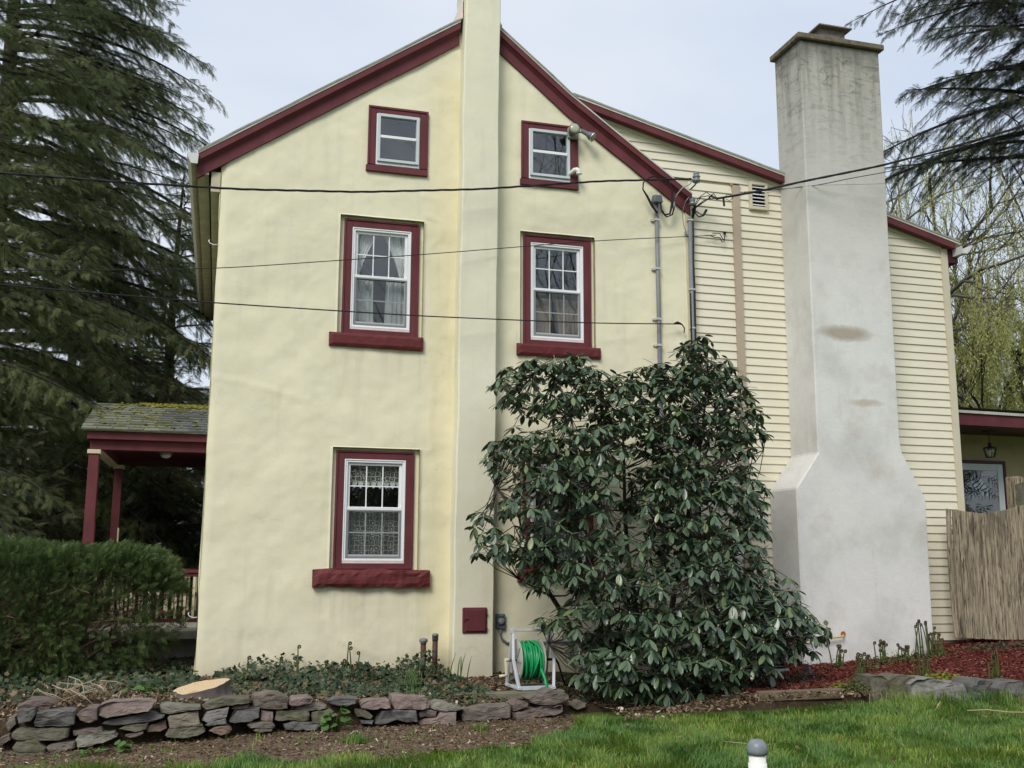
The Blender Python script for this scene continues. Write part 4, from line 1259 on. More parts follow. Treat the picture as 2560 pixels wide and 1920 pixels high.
# louvred vent in the clapboards
vt = thing('louvre_vent', 'cream framed louvre vent in the clapboard beside the big chimney', 'vent', (7.97, 0.03, 7.07))
mb = MB(); frame4(mb, 7.83, 8.15, 7.075, 7.53, 0.045, 0.045, 0.05, 0.045, -0.01, 0.05); mb.build('vent_frame', 'siding_trim', vt, 0.004)
mb = MB(); mb.box(7.876, 8.104, 0.035, 0.05, 7.126, 7.484); mb.build('vent_backing', 'dark_gap', vt)
for q in range(6):
    z = 7.142 + q * 0.058
    MB().add([(7.877, -0.004, z), (8.103, -0.004, z), (8.103, 0.034, z + 0.028), (7.877, 0.034, z + 0.028), (7.877, -0.004, z + 0.006), (8.103, -0.004, z + 0.006), (8.103, 0.034, z + 0.034), (7.877, 0.034, z + 0.034)],
             [(3, 2, 1, 0), (4, 5, 6, 7), (0, 1, 5, 4), (1, 2, 6, 5), (2, 3, 7, 6), (3, 0, 4, 7)]).build('slat', 'white_vinyl', vt)

# conduits
cd = thing('service_conduit', 'grey electrical riser pipe with weatherhead on the stucco', 'conduit', (6.21, -0.05, 0.3))
mb = MB(); mb.tube([(6.205, -0.05, 0.3), (6.205, -0.05, 3.0), (6.208, -0.05, 5.2), (6.203, -0.05, 7.02)], 0.032, 12); mb.build('pipe', 'conduit_grey', cd)
mb = MB(); mb.add([(6.13, -0.16, 6.96), (6.275, -0.16, 6.96), (6.275, 0.0, 7.0), (6.13, 0.0, 7.0), (6.145, -0.14, 7.09), (6.265, -0.14, 7.09), (6.26, -0.02, 7.12), (6.15, -0.02, 7.12)],
               [(3, 2, 1, 0), (4, 5, 6, 7), (0, 1, 5, 4), (1, 2, 6, 5), (2, 3, 7, 6), (3, 0, 4, 7)]); mb.build('weatherhead', 'box_grey', cd, 0.015)
for z in (6.70, 5.93, 5.15, 4.75):
    mb = MB(); mb.box(6.165, 6.245, -0.088, -0.012, z, z + 0.03); mb.box(6.12, 6.164, -0.03, -0.004, z, z + 0.03); mb.build('strap', 'strap_metal', cd)
mb = MB()
mb.tube([(6.19, -0.12, 6.80), (6.10, -0.13, 6.90), (6.02, -0.14, 7.04), (5.94, -0.16, 7.14), (5.94, -0.18, 7.24), (6.02, -0.2, 7.32), (6.14, -0.22, 7.36)], [0.016, 0.018, 0.018, 0.011, 0.011, 0.011, 0.011], 8)
mb.tube([(6.24, -0.12, 7.0), (6.25, -0.13, 6.86), (6.30, -0.14, 6.78), (6.38, -0.15, 6.80), (6.41, -0.16, 6.93), (6.42, -0.18, 7.05), (6.40, -0.19, 7.2), (6.33, -0.21, 7.33), (6.26, -0.22, 7.36)], [0.014, 0.014, 0.015, 0.016, 0.02, 0.02, 0.012, 0.011, 0.011], 8)
mb.tube([(6.25, -0.10, 7.0), (6.27, -0.10, 6.84), (6.34, -0.12, 6.755), (6.43, -0.13, 6.80), (6.455, -0.14, 6.90)], 0.012, 8)
mb.build('service_wire', 'cable_black', cd)
mb = MB(); mb.tube([(6.448, -0.15, 6.88), (6.452, -0.15, 7.0)], 0.02, 8); mb.tube([(6.45, -0.15, 7.0), (6.50, -0.17, 7.12), (6.58, -0.2, 7.22), (6.68, -0.24, 7.27), (6.72, -0.26, 7.33)], 0.009, 8); mb.build('neutral_wire', 'cable_bare', cd)

c2 = thing('cable_riser', 'dark grey riser with bundled cables at the stucco corner', 'conduit', (6.75, -0.06, 0.3))
mb = MB(); mb.tube([(6.755, -0.055, 0.3), (6.755, -0.055, 4.0), (6.752, -0.055, 6.80)], 0.032, 12); mb.build('pipe', 'conduit_grey', c2)
mb = MB()
mb.tube([(6.80, -0.075, 6.95), (6.80, -0.075, 6.5), (6.785, -0.08, 6.1), (6.795, -0.078, 5.7), (6.79, -0.08, 5.2), (6.79, -0.08, 4.3), (6.79, -0.08, 2.0)], 0.014, 8)
mb.tube([(6.72, -0.08, 5.6), (6.715, -0.09, 5.4), (6.72, -0.085, 5.0), (6.72, -0.085, 4.0)], 0.012, 8)
for q in range(5):
    a = 0.05 * q
    mb.tube([(6.78 + 0.006 * q, -0.08, 6.80), (6.79 + a * 0.2, -0.12, 6.95), (6.84 + a, -0.18, 7.08 + 0.03 * math.sin(q * 2)), (6.95 + a * 0.6, -0.25, 7.12 + 0.05 * math.cos(q * 1.7)), (7.07 + 0.01 * q, -0.30, 7.065)], 0.007, 6)
mb.tube([(6.83, -0.1, 6.98), (6.82, -0.13, 6.85), (6.87, -0.14, 6.80), (6.94, -0.15, 6.83), (6.99, -0.16, 6.92)], [0.010, 0.010, 0.010, 0.018, 0.022], 8)
mb.build('cable_loop', 'cable_black', c2)
for z in (6.75, 5.65, 5.05):
    mb = MB(); mb.box(6.715, 6.80, -0.092, -0.024, z, z + 0.025); mb.build('strap', 'strap_metal', c2)
mb = MB(); mb.tube([(6.66, -0.24, 7.06), (6.62, -0.2, 7.0), (6.60, -0.12, 6.85), (6.64, -0.07, 6.68), (6.69, -0.05, 6.58)], 0.005, 6); mb.box(6.672, 6.705, -0.06, -0.026, 6.53, 6.58); mb.build('ground_wire', 'cable_bare', c2)

ins = thing('insulator', 'grey porcelain insulator knob at the lower end of the rake', 'insulator', (6.73, -0.27, 7.2))
mb = MB(); mb.lathe([(0.0, -0.06), (0.05, -0.06), (0.07, -0.035), (0.055, -0.01), (0.04, 0.0), (0.05, 0.015), (0.062, 0.03), (0.05, 0.05), (0.035, 0.058), (0.046, 0.072), (0.046, 0.088), (0.0, 0.10)], (6.745, -0.34, 7.33), 'z'); mb.build('knob', 'porcelain', ins)
mb = MB(); mb.tube([(6.70, -0.22, 7.20), (6.735, -0.3, 7.24), (6.745, -0.34, 7.27)], 0.012, 8); mb.build('bracket', 'lamp_body', ins)
ins2 = thing('insulator', 'second porcelain knob tucked below the rake end by the riser cables', 'insulator', (6.76, -0.10, 7.02))
mb = MB(); mb.lathe([(0.0, -0.05), (0.055, -0.05), (0.062, -0.03), (0.035, 0.0), (0.05, 0.02), (0.05, 0.04), (0.0, 0.05)], (6.765, -0.14, 7.03), 'z'); mb.build('knob', 'porcelain', ins2)
mb = MB(); mb.bar((6.765, -0.14, 7.04), (6.765, 0.0, 7.04), 0.02, 0.02); mb.build('bracket', 'lamp_body', ins2)


# overhead wires
def smooth_path(pts, n=60):
    P_ = np.array(pts, float)
    d = np.concatenate([[0], np.cumsum(np.linalg.norm(np.diff(P_, axis=0), axis=1))])
    s = np.linspace(0, d[-1], n)
    out = np.stack([np.interp(s, d, P_[:, k]) for k in range(3)], axis=1)
    for _ in range(6):
        out[1:-1] = 0.25 * out[:-2] + 0.5 * out[1:-1] + 0.25 * out[2:]
    return out


def twisted(pts, n, r_, gap, turns, strands, bare=None):
    P_ = smooth_path(pts, n)
    mbs = MB()
    for k in range(strands):
        ph = 2 * math.pi * k / strands
        q = []
        for i_, p_ in enumerate(P_):
            a = ph + 2 * math.pi * turns * i_ / n
            q.append((p_[0], p_[1] + gap * math.cos(a), p_[2] + gap * math.sin(a)))
        mbs.tube(q, r_, 6)
    return mbs


def wire(name, label, mbs, mat='cable_black'):
    o = mbs.build(name, mat)
    tag(o, label, 'cable')
    return o


MAIN = [(-12.0, -1.7, 6.35), (-6.0, -1.2, 6.16), (-3.422, -1.0, 6.145), (-3.001, -0.965, 6.154), (-2.744, -0.944, 6.165), (-1.398, -0.839, 6.23), (0.051, -0.734, 6.324), (1.615, -0.629, 6.485), (3.308, -0.525, 6.739), (5.15, -0.42, 7.092), (6.658, -0.34, 7.318)]
T1 = [(-12.0, -2.3, 4.2), (-3.261, -1.2, 4.838), (-2.615, -1.103, 4.917), (-0.194, -0.776, 5.224), (2.482, -0.468, 5.727), (5.225, -0.195, 6.262), (7.211, -0.02, 6.577)]
T2 = [(-12.0, -2.6, 4.9), (-3.203, -1.4, 4.714), (-2.564, -1.29, 4.699), (-0.218, -0.925, 4.743), (2.48, -0.567, 4.84), (5.059, -0.271, 4.978), (6.518, -0.12, 5.096)]
RB = [(7.085, -0.3, 7.059), (7.675, -0.594, 7.138), (8.204, -0.861, 7.244), (9.233, -1.396, 7.41), (10.132, -1.877, 7.619), (11.193, -2.465, 7.906), (12.116, -3.0, 8.176), (18.0, -6.4, 9.9)]
RT1 = [(7.70, -0.05, 7.32), (7.986, -0.10, 7.345), (8.529, -0.78, 7.25), (9.067, -0.95, 7.37), (9.597, -1.1, 7.47), (10.275, -1.249, 7.678), (10.743, -1.5, 7.892), (13.5, -2.6, 8.9)]
RT2 = [(7.985, -0.02, 7.32), (8.30, -0.80, 7.22), (9.743, -0.92, 7.36), (10.618, -0.982, 7.556), (12.072, -1.5, 7.85), (15.5, -2.4, 8.6)]
wire('service_cable', 'thick twisted black service cable sagging across both attic windows', twisted(MAIN, 260, 0.0085, 0.0085, 22, 3))
wire('thin_cable', 'thin wire rising to the clapboard, crossing the upper panes of the second-floor windows', twisted(T1, 90, 0.006, 0.0, 0, 1))
mb = MB(); mb.tube([(7.02, -0.03, 6.55), (7.10, -0.03, 6.56), (7.18, -0.03, 6.535), (7.27, -0.03, 6.54), (7.31, -0.03, 6.47), (7.34, -0.03, 6.475), (7.35, -0.03, 6.56), (7.38, -0.02, 6.63)], 0.008, 6)
mb.tube([(7.14, -0.035, 6.60), (7.27, -0.035, 6.605), (7.33, -0.03, 6.50)], 0.007, 6); mb.tube([(7.385, 0.0, 6.64), (7.385, 0.045, 6.65)], 0.02, 8)
wire('cable_clamp', 'black dead-end clamp holding a thin wire on the clapboard', mb)
wire('thin_cable', 'thin wire crossing the lower panes of both second-floor windows', twisted(T2, 90, 0.0085, 0.0, 0, 1))
mb = MB(); mb.tube([(6.42, -0.13, 5.09), (6.47, -0.13, 5.115), (6.52, -0.125, 5.10), (6.56, -0.11, 5.09), (6.60, -0.10, 5.04), (6.61, -0.06, 4.98)], [0.016, 0.02, 0.016, 0.009, 0.009, 0.009], 6)
wire('cable_hook', 'small black hook ending the lower thin wire above the shrub', mb)
wire('bundled_cable', 'bundle of black cables climbing to the right past the big chimney', twisted(RB, 150, 0.0075, 0.011, 12, 4))
mb = MB(); mb.tube([(7.2, -0.34, 7.07), (7.24, -0.36, 7.12), (7.30, -0.38, 7.12), (7.32, -0.4, 7.06), (7.27, -0.38, 7.02), (7.22, -0.36, 7.05)], 0.005, 6); mb.bar((7.19, -0.34, 7.06), (7.20, -0.34, 6.94), 0.03, 0.02)
wire('cable_tie', 'loop of wire and a tag tied onto the bundled cables', mb)
wire('thin_cable', 'thin wire running just below the bundled cables over the big chimney', twisted(RT1, 90, 0.006, 0.0, 0, 1))
wire('thin_cable', 'faintest and lowest wire leading right past the big chimney', twisted(RT2, 90, 0.0035, 0.0, 0, 1), 'cable_bare')

# wire hooks on the corner of the stucco
for (x, y, z, lab) in ((-0.225, 0.02, 5.78, 'small cream wire hook high on the left house corner'), (-0.225, 0.02, 0.86, 'small white wire hook low on the left house corner')):
    mb = MB(); mb.tube([(x + 0.02, y, z), (x - 0.03, y, z - 0.005), (x - 0.075, y, z + 0.012), (x - 0.095, y, z + 0.04), (x - 0.085, y, z + 0.06)], 0.007, 6)
    tag(mb.build('wall_hook', 'pvc_white'), lab, 'hook')

# outlet box and its conduit
ob = thing('outlet_box', 'weatherproof grey outlet box on the stucco right of the middle flue', 'outlet box', (3.77, -0.03, 0.66))
mb = MB(); mb.box(3.712, 3.838, -0.06, 0.01, 0.665, 0.865); mb.build('box', 'box_grey', ob, 0.008)
mb = MB(); mb.lathe([(0.0, -0.02), (0.045, -0.02), (0.052, 0.0)], (3.775, -0.062, 0.765), 'y', 18); mb.box(3.75, 3.80, -0.078, -0.06, 0.832, 0.85); mb.build('cover', 'conduit_grey', ob)
mb = MB(); mb.tube([(3.775, -0.03, 0.664), (3.775, -0.035, 0.60), (3.80, -0.035, 0.53), (3.86, -0.035, 0.48), (3.95, -0.035, 0.465), (4.8, -0.035, 0.478), (6.2, -0.035, 0.49)], 0.016, 10); mb.build('feed_pipe', 'conduit_grey', ob)

# two capped standpipes in the ivy
for (x, y, zt, r_, lab) in ((2.655, -0.32, 0.58, 0.036, 'shorter brown standpipe with domed grey cap in the ivy'), (2.815, -0.30, 0.635, 0.036, 'taller brown standpipe with flanged grey cap in the ivy')):
    sp = thing('standpipe', lab, 'pipe', (x, y, 0.08), 'capped standpipes by the middle flue')
    mb = MB(); mb.tube([(x, y, 0.0), (x, y, zt - 0.06)], r_, 14); mb.build('pipe', 'pipe_brown', sp)
    mb = MB()
    if 'domed' in lab: mb.lathe([(0.04, -0.075), (0.044, -0.055), (0.058, -0.04), (0.058, -0.02), (0.04, -0.002), (0.0, 0.0)], (x, y, zt), 'z', 14)
    else: mb.lathe([(0.042, -0.09), (0.042, -0.03), (0.047, -0.028), (0.047, -0.012), (0.038, -0.01), (0.038, 0.0), (0.0, 0.0)], (x, y, zt), 'z', 14)
    mb.build('cap', 'conduit_grey', sp)

# gas line stub on the big chimney
yp = thing('gas_pipe', 'short yellow gas pipe entering the foot of the big chimney', 'pipe', (8.64, -0.74, 0.55))
mb = MB(); mb.tube([(7.6, -0.80, 0.47), (8.30, -0.80, 0.515), (8.60, -0.79, 0.54), (8.64, -0.77, 0.545), (8.655, -0.72, 0.56)], 0.013, 8); mb.build('pipe', 'yellow_pipe', yp)
mb = MB(); mb.tube([(8.655, -0.74, 0.575), (8.655, -0.715, 0.575)], 0.035, 12); mb.build('flange', 'copper', yp)

# black spigot post behind the reel
sg = thing('spigot', 'small black valve post behind the hose reel', 'spigot', (4.02, -1.1, 0.05))
mb = MB(); mb.tube([(4.02, -1.1, 0.02), (4.02, -1.1, 0.30)], 0.018, 8); mb.build('stem', 'hose_black', sg)
mb = MB(); mb.tube([(3.965, -1.1, 0.195), (4.075, -1.1, 0.195)], 0.016, 8); mb.lathe([(0.0, -0.01), (0.028, -0.01), (0.028, 0.01), (0.0, 0.012)], (4.02, -1.1, 0.30), 'z', 12); mb.build('handle', 'hose_black', sg)

# air conditioners half hidden by the shrub
def air_con(x0, x1, y0, y1, z0, z1, lab):
    a = thing('air_conditioner', lab, 'air conditioner', ((x0 + x1) / 2, (y0 + y1) / 2, z0), 'outdoor cooling units behind the shrub')
    mb = MB(); mb.box(x0 + 0.03, x1 - 0.03, y0 + 0.03, y1 - 0.03, z0, z1 - 0.03); mb.build('core', 'dark_gap', a)
    mb = MB(); mb.box(x0, x1, y0, y1, z1 - 0.03, z1); mb.build('lid', 'ac_metal', a, 0.01)
    for x in (x0, x1 - 0.03):
        mb = MB(); mb.box(x, x + 0.03, y0, y0 + 0.03, z0, z1 - 0.031); mb.build('corner_post', 'ac_metal', a)
    mb = MB(); mb.box(x0 - 0.03, x1 + 0.03, y0 - 0.03, y1 + 0.03, z0 - 0.06, z0 - 0.002); mb.build('pad', 'concrete', a)
    n = int((z1 - z0 - 0.06) / 0.045)
    for q in range(n):
        z = z0 + 0.03 + q * 0.045
        mb = MB(); mb.tube([(x0 + 0.03, y0 + 0.012, z), (x1 - 0.03, y0 + 0.012, z)], 0.0045, 5); mb.build('grille_bar', 'conduit_grey', a)
air_con(6.75, 7.42, -1.25, -0.62, 0.17, 1.13, 'dark grilled cooling unit at the right foot of the shrub')
air_con(4.90, 5.60, -1.05, -0.40, 0.13, 0.62, 'low dark cooling unit hidden behind the middle of the shrub')
db = thing('disconnect_box', 'pale blue-grey service box glimpsed through the shrub by the big chimney', 'electrical box', (7.32, -0.02, 1.45))
mb = MB(); mb.box(7.22, 7.42, -0.09, 0.03, 1.44, 1.72); mb.build('box', 'gutter_metal', db, 0.01)
mb = MB(); mb.box(7.23, 7.41, -0.103, -0.091, 1.46, 1.70); mb.build('cover', 'gutter_metal', db, 0.006)

# porch lamps
pl = thing('porch_light', 'round glass ceiling light under the left porch roof', 'lamp', (-0.85, 3.2, 3.26))
mb = MB(); mb.lathe([(0.0, 0.06), (0.10, 0.055), (0.105, 0.02), (0.09, 0.0)], (-0.85, 2.95, 3.20), 'z', 18); mb.build('base', 'lamp_body', pl)
mb = MB(); mb.lathe([(0.085, 0.0), (0.08, -0.03), (0.05, -0.055), (0.0, -0.065)], (-0.85, 2.95, 3.20), 'z', 18); mb.build('globe', 'muntin_grey', pl)
ln = thing('lantern', 'black hanging lantern above the rear door', 'lantern', (14.08, 2.4, 3.56))
mb = MB(); mb.tube([(14.09, 2.4, 4.06), (14.09, 2.4, 4.02), (14.075, 2.4, 3.9), (14.09, 2.4, 3.84)], 0.008, 6); mb.box(14.0, 14.18, 2.33, 2.47, 4.04, 4.062); mb.build('chain', 'lantern_metal', ln)
lc = (14.08, 2.4, 3.56)
mb = MB(); mb.lathe([(0.0, 0.275), (0.03, 0.272), (0.05, 0.255), (0.025, 0.245), (0.04, 0.2), (0.135, 0.178), (0.135, 0.172), (0.0, 0.17)], lc, 'z', 6); mb.build('hood', 'lantern_metal', ln)
mb = MB()
for k in range(6):
    a = math.pi / 3 * k
    mb.tube([(lc[0] + 0.125 * math.cos(a), lc[1] + 0.125 * math.sin(a), lc[2] + 0.172), (lc[0] + 0.08 * math.cos(a), lc[1] + 0.08 * math.sin(a), lc[2])], 0.008, 5)
mb.lathe([(0.0, -0.012), (0.085, -0.012), (0.088, 0.0), (0.0, 0.004)], lc, 'z', 6); mb.build('cage', 'lantern_metal', ln)
mb = MB(); mb.lathe([(0.075, 0.004), (0.118, 0.17)], lc, 'z', 6); mb.build('lantern_glass', 'glass', ln)
mb = MB(); mb.tube([(lc[0], lc[1], lc[2] + 0.005), (lc[0], lc[1], lc[2] + 0.12)], 0.032, 10); mb.build('candle', 'pvc_white', ln)

# ================================================================== dry-stone edging
STONES=[
('purple',-3.533,[(-1.669, 0.28), (-1.577, 0.343), (-1.405, 0.328), (-1.339, 0.296), (-1.423, 0.219), (-1.517, 0.216)]),
('slate',-3.66,[(-1.652, 0.257), (-1.502, 0.278), (-1.491, 0.219), (-1.524, 0.162), (-1.622, 0.146)]),
('slate',-3.641,[(-1.502, 0.152), (-1.483, 0.236), (-1.409, 0.25), (-1.168, 0.238), (-1.163, 0.12), (-1.298, 0.109), (-1.493, 0.119)]),
('purple',-3.571,[(-1.167, 0.196), (-1.081, 0.242), (-0.978, 0.256), (-0.974, 0.142), (-1.04, 0.118), (-1.126, 0.148)]),
('pink',-3.546,[(-0.976, 0.179), (-0.969, 0.266), (-0.86, 0.299), (-0.543, 0.292), (-0.482, 0.277), (-0.531, 0.204), (-0.682, 0.189), (-0.903, 0.156)]),
('slate',-3.51,[(-0.948, 0.099), (-0.879, 0.137), (-0.67, 0.163), (-0.539, 0.189), (-0.396, 0.154), (-0.402, 0.133), (-0.573, 0.099), (-0.797, 0.08)]),
('moss',-3.679,[(-1.666, 0.035), (-1.663, 0.08), (-1.567, 0.108), (-1.204, 0.088), (-1.205, 0.016), (-1.272, -0.007), (-1.633, 0.015)]),
('brown',-3.596,[(-1.177, 0.061), (-0.939, 0.082), (-0.916, 0.038), (-1.171, 0.015)]),
('moss',-3.737,[(-1.649, -0.045), (-1.622, -0.002), (-1.439, 0.003), (-1.372, -0.057), (-1.375, -0.102), (-1.615, -0.098)]),
('brown',-3.697,[(-1.384, -0.064), (-1.325, -0.028), (-1.143, -0.022), (-1.137, -0.074), (-1.349, -0.113)]),
('lichen',-3.652,[(-1.146, -0.01), (-1.126, 0.022), (-0.821, 0.036), (-0.793, 0.002), (-0.861, -0.028), (-1.006, -0.068), (-1.132, -0.075)]),
('moss',-3.523,[(-0.794, 0.049), (-0.691, 0.085), (-0.539, 0.093), (-0.542, 0.039), (-0.647, 0.016)]),
('rust',-3.475,[(-0.553, 0.005), (-0.534, 0.065), (-0.388, 0.101), (-0.371, 0.032), (-0.423, 0.007)]),
('brown',-3.568,[(-0.734, -0.007), (-0.585, 0.021), (-0.584, 0.001), (-0.694, -0.025)]),
('brown',-3.473,[(-1.763, 0.111), (-1.731, 0.175), (-1.682, 0.187), (-1.664, 0.12), (-1.728, 0.051)]),
('brown',-3.547,[(-1.78, 0.019), (-1.702, 0.048), (-1.685, -0.004), (-1.774, -0.059)]),
('moss',-3.768,[(-1.673, -0.14), (-1.648, -0.072), (-1.364, -0.104), (-1.308, -0.119), (-1.485, -0.136), (-1.665, -0.16)]),
('lichen',-3.413,[(-0.448, 0.233), (-0.408, 0.239), (-0.084, 0.208), (-0.076, 0.186), (-0.22, 0.171), (-0.375, 0.148), (-0.444, 0.165)]),
('tan',-3.441,[(-0.376, 0.118), (-0.36, 0.138), (-0.102, 0.167), (-0.075, 0.052), (-0.354, 0.028)]),
('moss',-3.486,[(-0.389, -0.031), (-0.359, 0.029), (-0.054, 0.051), (-0.024, -0.005), (-0.09, -0.043), (-0.239, -0.061), (-0.375, -0.045)]),
('moss',-3.299,[(-0.071, 0.199), (-0.01, 0.232), (0.115, 0.264), (0.371, 0.263), (0.388, 0.22), (0.218, 0.197), (0.091, 0.183), (-0.034, 0.163)]),
('pale',-3.361,[(-0.067, 0.075), (-0.019, 0.15), (0.182, 0.185), (0.165, 0.101), (-0.014, 0.052)]),
('pale',-3.372,[(-0.034, 0.034), (-0.014, 0.054), (0.158, 0.089), (0.168, 0.04), (0.002, 0.018)]),
('rust',-3.401,[(0.004, -0.019), (0.057, 0.014), (0.182, 0.023), (0.219, -0.013), (0.186, -0.054), (0.117, -0.065), (0.039, -0.034)]),
('slate',-3.299,[(0.182, 0.043), (0.221, 0.126), (0.241, 0.161), (0.476, 0.167), (0.473, 0.075), (0.396, 0.042), (0.289, 0.035)]),
('pink',-3.26,[(0.202, 0.164), (0.247, 0.187), (0.372, 0.194), (0.37, 0.165), (0.22, 0.153)]),
('brown',-3.223,[(0.407, 0.166), (0.409, 0.274), (0.532, 0.299), (0.641, 0.288), (0.746, 0.249), (0.746, 0.141), (0.648, 0.133), (0.422, 0.152)]),
('purple',-3.251,[(0.48, 0.039), (0.486, 0.139), (0.607, 0.113), (0.603, 0.028)]),
('brown',-3.293,[(0.355, 0.007), (0.382, 0.035), (0.598, 0.027), (0.628, -0.01), (0.615, -0.034), (0.384, -0.022)]),
('moss',-3.32,[(0.409, -0.04), (0.441, -0.027), (0.599, -0.033), (0.6, -0.054), (0.492, -0.061)]),
('pink',-3.206,[(0.753, 0.196), (0.784, 0.239), (0.94, 0.245), (0.993, 0.218), (0.972, 0.182), (0.832, 0.154), (0.773, 0.159)]),
('moss',-3.245,[(0.621, 0.04), (0.633, 0.119), (0.949, 0.115), (0.952, 0.021), (0.644, 0.029)]),
('slate',-3.265,[(0.702, -0.003), (0.803, 0.022), (0.906, 0.015), (1.077, -0.017), (1.042, -0.073), (0.726, -0.053)]),
('brown',-3.171,[(0.769, 0.133), (1.028, 0.161), (1.133, 0.15), (1.134, 0.121), (0.911, 0.099)]),
('moss',-3.203,[(0.984, 0.087), (1.155, 0.117), (1.201, 0.094), (1.181, 0.014), (1.062, -0.018), (0.987, -0.001)]),
('slate',-3.102,[(1.14, 0.185), (1.33, 0.205), (1.461, 0.197), (1.432, 0.146), (1.355, 0.126), (1.179, 0.154)]),
('moss',-3.13,[(1.422, 0.091), (1.522, 0.088), (1.608, 0.025), (1.578, -0.003), (1.439, 0.024)]),
('pink',-3.122,[(1.475, 0.133), (1.536, 0.172), (1.769, 0.179), (1.79, 0.1), (1.6, 0.084), (1.484, 0.103)]),
('pink',-3.067,[(1.803, 0.115), (1.808, 0.205), (1.879, 0.218), (1.967, 0.2), (2.158, 0.187), (2.199, 0.147), (2.192, 0.072), (2.121, 0.059), (1.819, 0.084)]),
('slate',-3.116,[(1.62, -0.059), (1.695, 0.072), (1.835, 0.079), (2.056, 0.06), (2.074, -0.053), (1.979, -0.057), (1.853, -0.023), (1.721, -0.062)]),
('purple',-3.038,[(2.091, 0.033), (2.214, 0.056), (2.287, 0.034), (2.28, -0.019), (2.104, -0.024)]),
('lichen',-3.02,[(2.206, 0.073), (2.265, 0.12), (2.378, 0.124), (2.583, 0.045), (2.494, 0.025), (2.291, 0.035)]),
('pink',-3.057,[(2.085, -0.07), (2.148, -0.034), (2.284, -0.024), (2.316, 0.028), (2.494, 0.022), (2.487, -0.107), (2.278, -0.115), (2.125, -0.094)]),
('slate',-3.16,[(1.475, -0.01), (1.613, -0.015), (1.598, -0.051), (1.483, -0.04)]),
('brown',-2.944,[(2.574, 0.035), (2.847, 0.057), (3.108, 0.064), (3.113, -0.069), (3.016, -0.074), (2.683, -0.108), (2.584, -0.089)]),
('purple',-2.893,[(3.131, 0.056), (3.199, 0.11), (3.327, 0.066), (3.319, 0.027), (3.148, -0.015)]),
('brown',-2.822,[(3.323, 0.105), (3.566, 0.19), (3.636, 0.184), (3.812, 0.13), (3.82, 0.089), (3.635, 0.027), (3.444, 0.037), (3.366, 0.064)]),
('purple',-2.865,[(3.147, -0.027), (3.404, 0.004), (3.726, 0.025), (3.726, -0.039), (3.638, -0.075), (3.156, -0.102)]),
('brown',-2.674,[(3.87, -0.004), (3.969, 0.025), (4.068, 0.022), (4.068, -0.027), (3.951, -0.056)]),
]
ROCKS=[
('moss',-3.3,[(7.316, 0.252), (7.475, 0.257), (7.557, 0.21), (7.538, 0.086), (7.44, 0.054), (7.297, 0.12)]),
('moss',-3.35,[(7.531, 0.207), (7.651, 0.257), (7.886, 0.242), (7.849, 0.172), (7.702, 0.061), (7.524, 0.093)]),
('pale',-3.45,[(7.731, 0.169), (7.831, 0.219), (8.068, 0.23), (8.173, 0.192), (8.531, 0.164), (8.491, 0.076), (7.948, 0.065), (7.758, 0.098)]),
('slate',-3.6,[(8.417, 0.14), (8.467, 0.218), (8.718, 0.212), (8.733, 0.131), (8.796, -0.022), (8.644, 0.001), (8.456, 0.095)]),
('slate',-3.8,[(8.67, 0.13), (8.752, 0.198), (8.986, 0.209), (9.189, 0.168), (9.165, -0.078), (8.957, -0.089), (8.712, -0.011)]),
]


def stone_mesh(poly, y, depth, seed, mat):
    """irregular block: outline refined and roughened, domed face, extruded back"""
    r_ = np.random.default_rng(seed)
    P_ = np.array(poly, float)
    area = 0.5 * np.sum(P_[:, 0] * np.roll(P_[:, 1], -1) - np.roll(P_[:, 0], -1) * P_[:, 1])
    if area < 0: P_ = P_[::-1]
    c = P_.mean(axis=0)
    P_ = c + (P_ - c) * 0.995
    pts = []
    n = len(P_)
    for q in range(n):
        a, b = P_[q], P_[(q + 1) % n]
        L = np.linalg.norm(b - a)
        m = max(2, int(L / 0.045))
        for k in range(m):
            p_ = a + (b - a) * (k / m)
            pts.append(p_ + r_.normal(0, 0.0045, 2) * (k > 0))
    pts = np.array(pts)
    # round the corners a little
    pts = 0.03 * np.roll(pts, 1, 0) + 0.94 * pts + 0.03 * np.roll(pts, -1, 0)
    n = len(pts)
    size = min(np.ptp(pts[:, 0]), np.ptp(pts[:, 1]))
    rings = [(1.0, depth), (1.0, 0.012), (0.965, 0.0), (0.84, -0.002), (0.62, -0.003), (0.32, -0.004)]
    ta, tb = r_.normal(0, 0.10), r_.normal(0.12, 0.16)
    vs, fs = [], []
    for k, (s_, dy) in enumerate(rings):
        q_ = c + (pts - c) * s_ if k != 2 else c + (pts - c) * (1 - min(0.008 / max(size, 0.02), 0.2))
        for p_ in q_:
            rough = 0.016 * np.round(vnoise(p_[0] * 1.0, p_[1] * 1.8, 9.0, seed) * 2.2) / 2.2 + 0.009 * vnoise(p_[0], p_[1], 27.0, seed + 1) + ta * (p_[0] - c[0]) + tb * (p_[1] - c[1])
            vs.append((p_[0], y + dy + (float(rough) if k >= 2 else 0.0), p_[1]))
    for k in range(len(rings) - 1):
        for q in range(n):
            q2 = (q + 1) % n
            fs.append((k * n + q, k * n + q2, (k + 1) * n + q2, (k + 1) * n + q))
    vs.append((c[0], y - 0.004 + float(0.016 * np.round(vnoise(c[0], c[1] * 1.8, 9.0, seed) * 2.2) / 2.2), c[1]))
    last = (len(rings) - 1) * n
    for q in range(n): fs.append((last + q, last + (q + 1) % n, len(vs) - 1))
    return MB().add(vs, fs).mesh('stone', mat)


sw = thing('stone_wall', 'low dry-stone retaining wall of mixed grey, pink and mossy stones', 'stone wall', (0.8, -3.1, -0.1))
for q, (colr, y, poly) in enumerate(STONES):
    link('stone', stone_mesh(poly, y, 0.24, 100 + q, 'stone_' + colr), sw)
